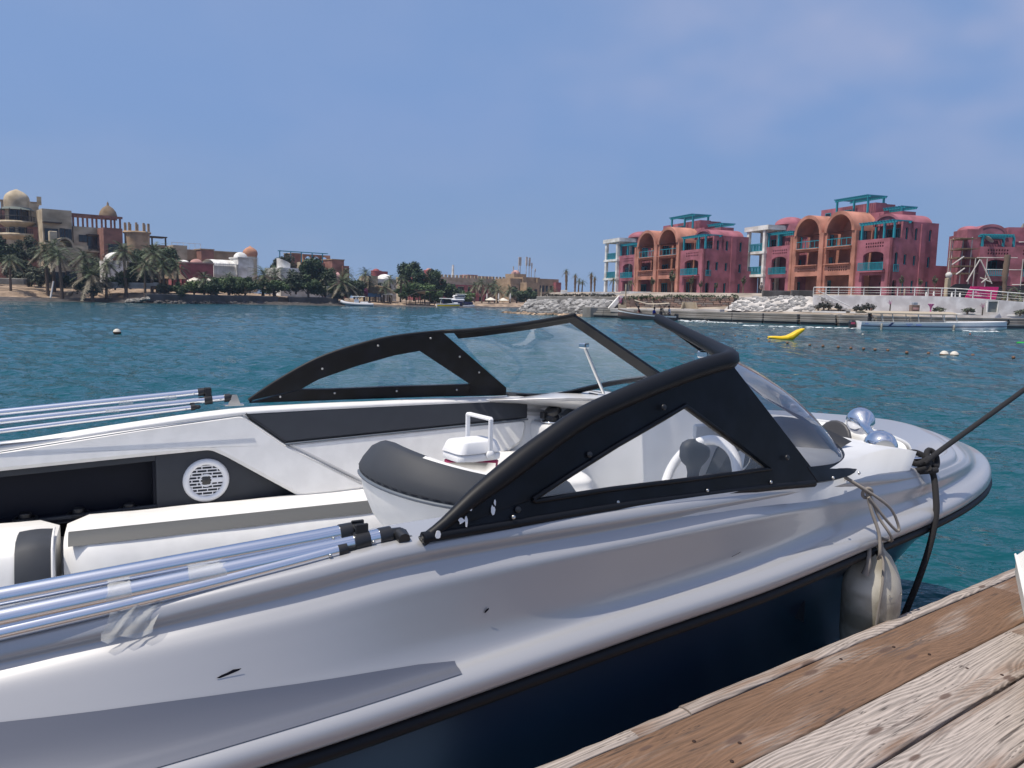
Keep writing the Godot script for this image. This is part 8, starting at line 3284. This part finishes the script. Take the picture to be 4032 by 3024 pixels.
	plant(young, at(3965, 1172, 85.5), 0.4, 0.9, "young palm fronds beside the bare trunk", "palm", "young palms by the site fence")
	plant(young, at(4010, 1172, 85), 1.9, 1.0, "young palm fronds at the right edge before the fence", "palm", "young palms by the site fence")
	for q in [[3646, 1160, "small white ornament left of the pillar on the wall top"], [3676, 1158, "round white ornament just left of the pillar"], [3747, 1162, "small white ornament right of the pillar"], [3779, 1163, "small white ornament beside the magenta sign"]]:
		b = MB.new()
		b.lathe([Vector2(0.13, 0), Vector2(0.08, 0.08), Vector2(0.12, 0.2), Vector2(0.06, 0.3), Vector2(0.09, 0.38), Vector2(0.01, 0.46)], Vector3.ZERO, 8)
		solo("white_ornament", b, M.render_white, q[2], "ornament", "white ornaments on the seafront wall", at(q[0], q[1] + 6, 84))
	person_on_terrace()


# ---------------------------------------------------------------- boats and floats
func lofted_hull(L: float, beam: float, free: float, sheer: float, tuck := 0.65, thick := 0.08) -> MB:
	# bow towards +x, from -L/2 to L/2; open on top with a gunwale of some thickness
	var b := MB.new()
	var rows := []
	var inside := []
	for i in 25:
		var u := i / 24.0
		var x := (u - 0.5) * L
		var w := beam / 2 * (1.0 if u < 0.45 else sqrt(maxf(0.0, 1.0 - pow((u - 0.45) / 0.55, 2.4)))) * lerpf(0.9, 1.0, smoothstep(0, 0.3, u))
		var y := free + sheer * pow(u, 2.2)
		var keel := -0.25 + (0.25 + free * 0.4) * pow(maxf(u - 0.72, 0) / 0.28, 2.0)
		var xr := x - (1.0 - u) * 0.0
		rows.append(PackedVector3Array([Vector3(xr, y, w), Vector3(xr, y - 0.14, w * 1.0), Vector3(xr, lerpf(keel, y, 0.45), w * 0.93), Vector3(xr, lerpf(keel, y, 0.12), w * tuck), Vector3(xr, keel, 0), Vector3(xr, lerpf(keel, y, 0.12), -w * tuck), Vector3(xr, lerpf(keel, y, 0.45), -w * 0.93), Vector3(xr, y - 0.14, -w), Vector3(xr, y, -w)]))
		var wi := maxf(w - thick, 0.0)
		inside.append(PackedVector3Array([Vector3(xr, y, -w), Vector3(xr, y + 0.02, -wi), Vector3(xr, y - free * 0.7, -wi * 0.9), Vector3(xr, y - free * 0.7, wi * 0.9), Vector3(xr, y + 0.02, wi), Vector3(xr, y, w)]))
	for r in rows:
		r.reverse()
	for r in inside:
		r.reverse()
	b.grid(rows)
	b.grid(inside)
	var T: PackedVector3Array = rows[0]
	for k in T.size() - 2:
		b.tri(T[0], T[k + 2], T[k + 1])
	return b


func strake(L: float, beam: float, free: float, sheer: float, y0: float, h: float) -> MB:
	var b := MB.new()
	for s in [1.0, -1.0]:
		var rows := []
		for i in 25:
			var u := i / 24.0
			var x := (u - 0.5) * L
			var w := beam / 2 * (1.0 if u < 0.45 else sqrt(maxf(0.0, 1.0 - pow((u - 0.45) / 0.55, 2.4)))) * lerpf(0.9, 1.0, smoothstep(0, 0.3, u))
			var y := y0 + sheer * pow(u, 2.2) * 0.8
			var row := PackedVector3Array([Vector3(x, y, s * (w * 0.985 + 0.012)), Vector3(x, y + h, s * (w * 1.0 + 0.014))])
			if s < 0:
				row.reverse()
			rows.append(row)
		b.grid(rows)
	return b


# a seated or standing figure: one continuous skin, clothes over it
func person(where: Vector3, yaw: float, pose: String, shirt: Material, trousers: Material, label: String, hair: Material) -> Node3D:
	var o := thing("person", label, "person", where, yaw)
	var b := MB.new()
	var hip := 0.92 if pose == "stand" else 0.12
	var hp := Vector3(0, hip, 0)
	var lean := 0.06
	var neck := hp + Vector3(lean, 0.54, 0)
	# trunk, neck and head as one swept surface (x is forward)
	var rows := []
	for q in [[-0.06, 0.02, 0.02, 0.0], [-0.04, 0.10, 0.14, 0.0], [0.05, 0.115, 0.165, 0.0], [0.18, 0.10, 0.145, 0.0], [0.34, 0.115, 0.175, 0.02], [0.46, 0.105, 0.19, 0.03], [0.52, 0.075, 0.13, 0.04], [0.56, 0.052, 0.055, 0.05], [0.62, 0.05, 0.052, 0.06], [0.645, 0.075, 0.065, 0.075], [0.70, 0.098, 0.075, 0.08], [0.76, 0.102, 0.078, 0.08], [0.82, 0.088, 0.07, 0.075], [0.855, 0.05, 0.04, 0.07], [0.868, 0.002, 0.002, 0.07]]:
		var ring := PackedVector3Array()
		for j in 13:
			var a := -TAU * j / 12
			ring.append(hp + Vector3(q[3] + cos(a) * q[1], q[0], sin(a) * q[2]))
		rows.append(ring)
	b.grid(rows, true)
	for s in [-1.0, 1.0]:
		var sh := hp + Vector3(0.02, 0.47, 0.17 * s)
		var el: Vector3
		var hd: Vector3
		var kn: Vector3
		var ft: Vector3
		if pose == "stand":
			el = sh + Vector3(-0.03, -0.27, 0.07 * s)
			hd = el + Vector3(0.16, -0.16, -0.05 * s)
			kn = Vector3(0.06 * s, 0.48, 0.11 * s)
			ft = Vector3(0.02 + 0.05 * s, 0.06, 0.12 * s)
		else:
			el = sh + Vector3(0.05, -0.25, 0.08 * s)
			hd = el + Vector3(0.22, -0.05, -0.06 * s)
			kn = hp + Vector3(0.42, 0.02, 0.11 * s)
			ft = kn + Vector3(0.04, -0.40, 0.0)
		b.tube([sh, sh.lerp(el, 0.5), el, el.lerp(hd, 0.6), hd, hd + (hd - el).normalized() * 0.09], [0.06, 0.048, 0.042, 0.038, 0.03, 0.036], 8)
		for k in 4:
			var base := hd + (hd - el).normalized() * 0.08 + Vector3(0, 0.012 * (k - 1.5), 0)
			b.tube([base, base + (hd - el).normalized() * [0.06, 0.07, 0.065, 0.05][k] + Vector3(0, -0.02, -0.01 * s)], [0.009, 0.007], 5)
		b.tube([hd + Vector3(0, 0.02, 0), hd + Vector3(0.05, 0.035, -0.02 * s)], [0.011, 0.008], 5)
		b.tube([hp + Vector3(0, 0, 0.09 * s), kn.lerp(hp, 0.5), kn, kn.lerp(ft, 0.45), ft], [0.10, 0.088, 0.06, 0.062, 0.042], 9)
		b.tube([ft + Vector3(-0.05, -0.02, 0), ft + Vector3(0.08, -0.03, 0), ft + Vector3(0.17, -0.04, 0)], [0.045, 0.045, 0.028], 7)
	# nose and ears
	b.tube([hp + Vector3(0.165, 0.735, 0), hp + Vector3(0.195, 0.705, 0)], [0.010, 0.016], 5)
	for s in [-1.0, 1.0]:
		b.ball(hp + Vector3(0.07, 0.72, 0.08 * s), 0.022, 6)
	part("body", b, M.skin, o)
	b = MB.new()
	b.lathe([Vector2(0.108, -0.03), Vector2(0.108, 0.02), Vector2(0.092, 0.08), Vector2(0.05, 0.12), Vector2(0.001, 0.13)], hp + Vector3(0.068, 0.76, 0), 12)
	part("hair", b, hair, o)
	b = MB.new()
	rows = []
	for q in [[0.0, 0.125, 0.175, 0.0], [0.18, 0.112, 0.158, 0.0], [0.34, 0.127, 0.188, 0.02], [0.46, 0.117, 0.202, 0.03], [0.525, 0.085, 0.14, 0.04], [0.548, 0.062, 0.066, 0.05]]:
		var ring := PackedVector3Array()
		for j in 13:
			var a := -TAU * j / 12
			ring.append(hp + Vector3(q[3] + cos(a) * q[1], q[0], sin(a) * q[2]))
		rows.append(ring)
	b.grid(rows, true)
	for s in [-1.0, 1.0]:
		var sh := hp + Vector3(0.02, 0.47, 0.17 * s)
		var el := sh + (Vector3(-0.03, -0.27, 0.07 * s) if pose == "stand" else Vector3(0.05, -0.25, 0.08 * s))
		b.tube([sh + Vector3(0, 0.01, 0), sh.lerp(el, 0.5), el], [0.075, 0.066, 0.060], 8)
	part("shirt", b, shirt, o)
	b = MB.new()
	for s in [-1.0, 1.0]:
		var kn := Vector3(0.06 * s, 0.48, 0.11 * s) if pose == "stand" else hp + Vector3(0.42, 0.02, 0.11 * s)
		var ft := Vector3(0.02 + 0.05 * s, 0.10, 0.12 * s) if pose == "stand" else kn + Vector3(0.04, -0.36, 0)
		b.tube([hp + Vector3(0, 0.02, 0.085 * s), kn.lerp(hp, 0.5), kn, ft], [0.115, 0.102, 0.078, 0.068], 9)
	part("trousers", b, trousers, o)
	return o


func person_on_terrace() -> void:
	person(at(2994, 1168, 97), -1.2, "stand", mat("shirt_grey", 0.20, 0.17, 0.16, 0.9), M.iron, "person in a grey-brown shirt standing beside the white balcony column", M.iron)


func foam_patch(called: String, label: String, pts: Array, w: float, seed_: int) -> void:
	var f := FastNoiseLite.new()
	f.seed = seed_
	f.frequency = 0.9
	rng.seed = seed_
	var b := MB.new()
	for k in 150:
		var t := rng.randf() * (pts.size() - 1.001)
		var p: Vector3 = cr(pts, t)
		p += Vector3(rng.randfn() * w * 0.6, rng.randf() * 0.05 + 0.02, rng.randfn() * w)
		if f.get_noise_2d(p.x, p.z * 2.0) < -0.05:
			continue
		b.ball(p, rng.randf_range(0.03, 0.11), 6, Vector3(2.2, 0.3, 1.0))
	tag(part(called, b, M.foam, self), label, "foam", "", "stuff")


func afloat() -> void:
	var b: MB
	var o: Node3D
	# --- brown wooden launch with four people under a canvas awning
	var p := at(2545, 1258, 80.0)
	p.y = 0.0
	var yaw := PI - 0.10
	o = thing("wooden_launch", "brown wooden motor launch carrying four people past the quay", "boat", p, yaw)
	b = lofted_hull(5.9, 1.7, 0.50, 0.62)
	part("hull", b, M.boat_wood, o)
	part("white_strake", strake(5.9, 1.7, 0.5, 0.62, 0.34, 0.10), M.boat_white, o)
	part("gunwale", strake(5.9, 1.74, 0.5, 0.62, 0.46, 0.06), M.canvas, o)
	b = MB.new()
	b.box(Vector3(1.55, 0.62, 0), Vector3(1.6, 0.14, 0.9), 0, 0.04)
	part("foredeck_pad", b, M.boat_white, o)
	b = MB.new()
	b.box(Vector3(-3.05, 0.42, 0), Vector3(0.42, 0.62, 0.4), 0, 0.08)
	b.box(Vector3(-3.0, -0.1, 0), Vector3(0.2, 0.6, 0.2), 0, 0.04)
	part("outboard_engine", b, M.black_plastic, o)
	b = MB.new()
	var rows := []
	for i in 9:
		var x := lerpf(1.3, -2.2, i / 8.0)
		var row := PackedVector3Array()
		for j in 5:
			var z := lerpf(-0.8, 0.8, j / 4.0)
			row.append(Vector3(x, 1.75 + (0.18 if x > 0 else 0.0) * x - 0.12 * sin(PI * i / 8.0) + 0.10 * (1.0 - pow(absf(z) / 0.8, 2.0)), z))
		rows.append(row)
	b.grid(rows)
	part("canvas_awning", b, M.canvas, o)
	for q in [[1.2, 0.75, 0.4], [-2.0, 0.7, -1.2], [-1.2, 0.7, -2.0]]:
		b = MB.new()
		for s in [-1.0, 1.0]:
			b.tube([Vector3(q[2], 0.5, 0.72 * s), Vector3(q[0], 1.7, 0.72 * s)], 0.03, 5)
		part("awning_pole", b, M.iron, o)
	var place := func(x: float, y: float, z: float) -> Vector3: return p + Basis(Vector3.UP, yaw) * Vector3(x, y, z)
	person(place.call(0.75, 0.45, 0.25), yaw, "sit", mat("shirt_maroon", 0.07, 0.012, 0.02, 0.9), M.iron, "person in a maroon shirt and cap sitting foremost in the wooden launch", M.iron)
	person(place.call(-0.75, 0.38, 0.35), yaw + 2.6, "sit", mat("shirt_blue", 0.008, 0.035, 0.42, 0.9), M.iron, "person in a bright blue shirt sitting in the wooden launch", M.iron)
	person(place.call(-1.5, 0.25, -0.2), yaw + 0.3, "sit", M.black_fabric, M.iron, "person in black with a beard sitting low in the wooden launch", M.iron)
	person(place.call(-2.35, -0.25, 0.1), yaw, "stand", mat("shirt_pale", 0.52, 0.52, 0.56, 0.9), M.iron, "person in a pale shirt standing at the stern of the wooden launch", M.iron)
	foam_patch("bow_spray", "white spray along the bow of the wooden launch", [place.call(2.6, 0.08, 0.5), place.call(1.8, 0.22, 0.95), place.call(1.0, 0.12, 1.15), place.call(-0.6, 0.02, 1.1)], 0.18, 21)
	foam_patch("launch_wake", "white wake behind the wooden launch", [place.call(-3.4, 0, 0.3), place.call(-5.0, 0, 0.6), place.call(-7.5, 0, 0.9)], 0.3, 22)
	# --- long white tour boat with canopy
	p = at(3665, 1297, 62.0)
	p.y = 0
	yaw = -0.04
	o = thing("white_tour_boat", "long white open tour boat with a grey canopy moving along the quay", "boat", p, yaw)
	var L := 11.9
	part("hull", lofted_hull(L, 2.4, 0.62, 0.22, 0.8), M.boat_white, o)
	part("blue_stripe", strake(L, 2.4, 0.62, 0.22, 0.24, 0.07), M.navy, o)
	part("rubbing_strake", strake(L, 2.46, 0.62, 0.22, 0.56, 0.06), M.boat_white, o)
	b = MB.new()
	rows = []
	for i in 13:
		var x := lerpf(-5.6, 1.4, i / 12.0)
		var row := PackedVector3Array()
		for j in 7:
			var z := lerpf(-1.15, 1.15, j / 6.0)
			row.append(Vector3(x, 1.32 + 0.16 * (1.0 - pow(absf(z) / 1.15, 2.0)) + 0.03 * i / 12.0, z))
		row.reverse()
		rows.append(row)
	b.grid(rows)
	b.box(Vector3(-2.1, 1.30, 1.13), Vector3(7.0, 0.07, 0.05))
	b.box(Vector3(-2.1, 1.30, -1.13), Vector3(7.0, 0.07, 0.05))
	part("canopy", b, M.canvas, o)
	for x in [-4.4, -3.6, -1.6, 0.4, 1.35]:
		b = MB.new()
		for s in [-1.0, 1.0]:
			b.tube([Vector3(x + 0.14, 0.62, 1.05 * s), Vector3(x, 1.32, 1.05 * s)], 0.035, 6)
		part("canopy_pole", b, M.render_white, o)
	b = MB.new()
	b.box(Vector3(-6.25, 0.36, 0), Vector3(0.5, 0.62, 0.5), 0, 0.1)
	b.box(Vector3(-6.15, -0.15, 0), Vector3(0.25, 0.6, 0.2), 0, 0.04)
	var eng := part("outboard_engine", b, M.black_plastic, o)
	b = MB.new()
	b.box(Vector3(-6.28, 0.45, 0.255), Vector3(0.34, 0.16, 0.01))
	part("engine_badge", b, mat("badge_red", 0.35, 0.05, 0.10, 0.5), eng)
	for x in [-4.45, 1.15]:
		b = MB.new()
		b.tube([Vector3(x, 0.5, 1.28), Vector3(x, 0.42, 1.29), Vector3(x, 0.02, 1.25)], [0.03, 0.085, 0.085], 10)
		part("side_fender", b, M.fender_white, o)
	b = MB.new()
	b.plate(P2([-3.95, 0.28, -3.75, 0.28, -3.45, 0.58, -3.65, 0.58]), Vector3(0, 0, 1.205), Vector3(1, 0, 0), Vector3(0, 1, 0), 0.012)
	part("slanted_mark", b, M.navy, o)
	b = MB.new()
	for q in [[-5.6, 0.48, 0.28, 0.07], [-2.3, 0.50, 0.55, 0.05], [-2.3, 0.38, 0.3, 0.06], [-1.55, 0.44, 0.42, 0.12]]:
		b.box(Vector3(q[0], q[1], 1.215), Vector3(q[2], q[3], 0.01))
	part("side_print", b, mat("print_blue", 0.20, 0.28, 0.55, 0.5), o)
	b = MB.new()
	b.tube(_circle(Vector3(5.98, 0.78, 0), Vector3(0.10, 0.0, 0), Vector3(0, 0.18, 0), 12), 0.06, 6, false)
	part("bow_tyre", b, M.rubber, o)
	b = MB.new()
	b.box(Vector3(0.2, 0.42, 0.0), Vector3(8.0, 0.12, 0.5), 0, 0.02)
	part("bench", b, M.canvas, o)
	var q2 := func(x: float, y: float, z: float) -> Vector3: return p + Basis(Vector3.UP, yaw) * Vector3(x, y, z)
	person(q2.call(-4.9, 0.05, 0.0), yaw, "stand", M.black_fabric, M.iron, "person in dark clothes steering at the stern of the white tour boat", M.iron)
	foam_patch("tour_boat_wake", "white wake trailing left of the tour boat", [q2.call(-6.4, 0, 0.2), q2.call(-8.5, 0, 0.3), q2.call(-11.5, 0, -0.6), q2.call(-14.5, 0, -1.8)], 0.28, 23)
	foam_patch("tour_boat_bow_wave", "white bow wave under the tour boat", [q2.call(4.6, 0, 1.0), q2.call(3.2, 0, 1.4), q2.call(1.8, 0, 1.5)], 0.14, 24)
	foam_patch("quay_wavelets", "small broken wavelets before the quay", [ground(2700, 75, 0), ground(2800, 74, 0), ground(2900, 72, 0)], 0.3, 25)
	# --- boats moored on the far bank
	p = at(1408, 1209, 160)
	p.y = 0
	o = thing("inflatable_boat", "grey inflatable boat with a white console moored on the far bank", "boat", p, PI + 0.1)
	b = MB.new()
	for s in [-1.0, 1.0]:
		b.tube(smooth_path([Vector3(-3.2, 0.35, 0.85 * s), Vector3(0, 0.4, 0.95 * s), Vector3(2.4, 0.6, 0.7 * s), Vector3(3.3, 0.95, 0.0)], 5), 0.33, 9)
	b.box(Vector3(-0.4, 0.15, 0), Vector3(5.6, 0.5, 1.6), 0, 0.1)
	part("tube_hull", b, mat("hypalon_grey", 0.42, 0.43, 0.46, 0.5), o)
	b = MB.new()
	b.box(Vector3(0.2, 1.0, 0), Vector3(0.9, 0.9, 0.8), 0, 0.1)
	b.box(Vector3(-1.4, 0.75, 0), Vector3(1.6, 0.4, 1.2), 0, 0.1)
	b.box(Vector3(-0.2, 2.0, 0), Vector3(2.6, 0.12, 1.4), 0, 0.05)
	b.tube([Vector3(0.3, 1.2, 0.5), Vector3(0.1, 2.0, 0.5)], 0.04, 5)
	b.tube([Vector3(0.3, 1.2, -0.5), Vector3(0.1, 2.0, -0.5)], 0.04, 5)
	part("console", b, M.boat_white, o)
	p = at(1765, 1213, 176)
	p.y = 0
	o = thing("yellow_motorboat", "yellow and white motorboat with a hardtop moored before the hedge", "boat", p, 0.25)
	part("hull", lofted_hull(5.4, 1.9, 0.75, 0.15, 0.75), M.boat_white, o)
	part("yellow_side", strake(5.4, 1.95, 0.75, 0.15, 0.22, 0.38), M.yellow, o)
	b = MB.new()
	b.box(Vector3(1.0, 0.95, 0), Vector3(2.4, 0.35, 1.3), 0, 0.12)
	b.box(Vector3(-0.6, 2.0, 0), Vector3(2.8, 0.16, 1.6), 0, 0.06)
	b.tube([Vector3(-1.9, 0.8, 0.75), Vector3(-1.7, 2.0, 0.7)], 0.05, 5)
	b.tube([Vector3(0.9, 1.0, 0.75), Vector3(0.5, 2.0, 0.7)], 0.05, 5)
	part("hardtop", b, M.boat_white, o)
	b = MB.new()
	b.plate(P2([-1.2, 0.8, 0.9, 1.0, 0.4, 1.9, -1.3, 1.9]), Vector3(0, 0, 0.7), Vector3(1, 0, 0), Vector3(0, 1, 0), 0.03)
	part("side_glass", b, M.dark_pane, o)
	p = at(1800, 1209, 184)
	p.y = 0
	o = thing("cabin_cruiser", "white cabin cruiser with a navy hull moored behind the yellow boat", "boat", p, PI + 0.3)
	part("hull", lofted_hull(7.2, 2.5, 1.3, 0.3, 0.8), M.navy, o)
	b = MB.new()
	b.box(Vector3(0.6, 1.75, 0), Vector3(4.6, 0.7, 2.0), 0, 0.3)
	b.box(Vector3(-0.4, 2.55, 0), Vector3(2.8, 0.7, 1.8), 0, 0.25)
	b.box(Vector3(-0.9, 3.1, 0), Vector3(2.4, 0.12, 1.7), 0, 0.05)
	part("cabin", b, M.boat_white, o)
	b = MB.new()
	b.box(Vector3(-0.4, 2.6, 0), Vector3(2.5, 0.35, 1.86), 0, 0.1)
	part("cabin_window", b, M.dark_pane, o)
	p = at(1845, 1211, 182)
	p.y = 0
	o = thing("dinghy", "small white dinghy with a dark engine right of the cabin cruiser", "boat", p, 0.2)
	part("hull", lofted_hull(2.8, 1.3, 0.5, 0.2, 0.8), M.boat_white, o)
	b = MB.new()
	b.box(Vector3(-1.3, 0.7, 0), Vector3(0.5, 0.9, 0.4), 0, 0.1)
	part("outboard_engine", b, M.black_plastic, o)
	# --- yellow seesaw float
	p = at(3095, 1335, 38.5)
	p.y = 0.0
	o = thing("yellow_float", "yellow curved plastic float with one raised end on the water", "float", p, -0.06)
	b = MB.new()
	rows = []
	for q in [[-0.90, 0.11, 0.10, 0.02], [-0.88, 0.14, 0.17, 0.06], [-0.72, 0.17, 0.24, 0.02], [-0.5, 0.175, 0.27, -0.04], [-0.25, 0.17, 0.28, -0.06], [0.0, 0.21, 0.29, -0.06], [0.25, 0.34, 0.28, -0.05], [0.5, 0.50, 0.26, 0.0], [0.72, 0.58, 0.22, 0.26], [0.84, 0.58, 0.17, 0.42], [0.87, 0.54, 0.08, 0.50]]:
		var ring := PackedVector3Array()
		for j in 17:
			var a := -TAU * j / 16
			var yy: float = lerpf(q[3], q[1], 0.5 + 0.5 * signf(sin(-a)) * pow(absf(sin(a)), 0.6))
			ring.append(Vector3(q[0] - (0.0 if q[0] < 0.4 else (q[1] - yy) * 0.35), yy, signf(cos(a)) * pow(absf(cos(a)), 0.7) * q[2]))
		rows.append(ring)
	for r in rows:
		r.reverse()
	b.grid(rows, true)
	part("shell", b, M.yellow, o)
	b = MB.new()
	b.box(Vector3(0.79, 0.545, 0.22), Vector3(0.06, 0.03, 0.05), 0.0, 0.01)
	part("handle", b, M.yellow, o)
	b = MB.new()
	b.tube([Vector3(0, 0.02, 0), Vector3(1.8, 0.02, 0.1)], 0.055, 9)
	solo("green_float", b, M.green_float, "bright green tubular float at the right edge of the water", "float", "", at(4004, 1352, 40) * Vector3(1, 0, 1), 0.0)
	# --- buoys
	for q in [[3717, 1399, 27.5, "left of the two round white and brown buoys"], [3757, 1400, 27.3, "right of the two round white and brown buoys"], [461, 1309, 31.0, "single small round buoy far out on the left"]]:
		p = at(q[0], q[1], q[2])
		p.y = 0.05
		o = thing("round_buoy", q[3], "buoy", p, q[0] * 0.1, "round mooring buoys")
		b = MB.new()
		b.lathe([Vector2(0.15, 0.0), Vector2(0.125, 0.07), Vector2(0.07, 0.12), Vector2(0.002, 0.135)], Vector3.ZERO, 14)
		part("white_top", b, M.buoy_white, o)
		b = MB.new()
		b.lathe([Vector2(0.002, -0.14), Vector2(0.10, -0.10), Vector2(0.151, -0.02), Vector2(0.151, 0.015), Vector2(0.14, 0.02)], Vector3.ZERO, 14)
		part("brown_base", b, M.buoy_brown, o)
	var bead := MB.new()
	bead.lathe([Vector2(0.002, -0.06), Vector2(0.05, -0.04), Vector2(0.06, 0.0), Vector2(0.05, 0.045), Vector2(0.002, 0.06)], Vector3.ZERO, 8)
	var bm := bead.mesh()
	var n := 0
	for q in [[2850, 1320], [2895, 1326], [2940, 1330], [2985, 1337], [3028, 1349], [3100, 1353], [3188, 1362], [3240, 1366], [3300, 1370], [3350, 1374], [3400, 1377], [3445, 1380], [3495, 1383], [3570, 1392], [3655, 1395], [3830, 1403], [3990, 1412]]:
		var y: float = 1188.0 + (q[0] - 2016) * 0.021
		solo("net_float", bm, M.buoy_brown, "small brown float on the buoyed line across the water", "float", "line of small brown floats", at(q[0], q[1], 1.6 * 3032 / (q[1] - y)) * Vector3(1, 0, 1) + Vector3(0, 0.04, 0), n * 1.0)
		n += 1
	for q in [[3047, 1299, "pale lump-like float left of the yellow one"], [3243, 1300, "little orange float right of the yellow one"], [3397, 1320, "little white float below the stern of the tour boat"], [3819, 1318, "little red float below the bow of the tour boat"]]:
		var y: float = 1188.0 + (q[0] - 2016) * 0.021
		solo("stray_float", bm, M.buoy_white if q[0] in [3047, 3397] else mat("float_orange", 0.42, 0.11, 0.05, 0.6), q[2], "float", "stray floats", at(q[0], q[1], 1.6 * 3032 / (q[1] - y)) * Vector3(1, 0, 1) + Vector3(0, 0.05, 0), 0.4)


func shore() -> void:
	shore_materials()
	left_bank()
	right_bank()
	greenery()
	afloat()
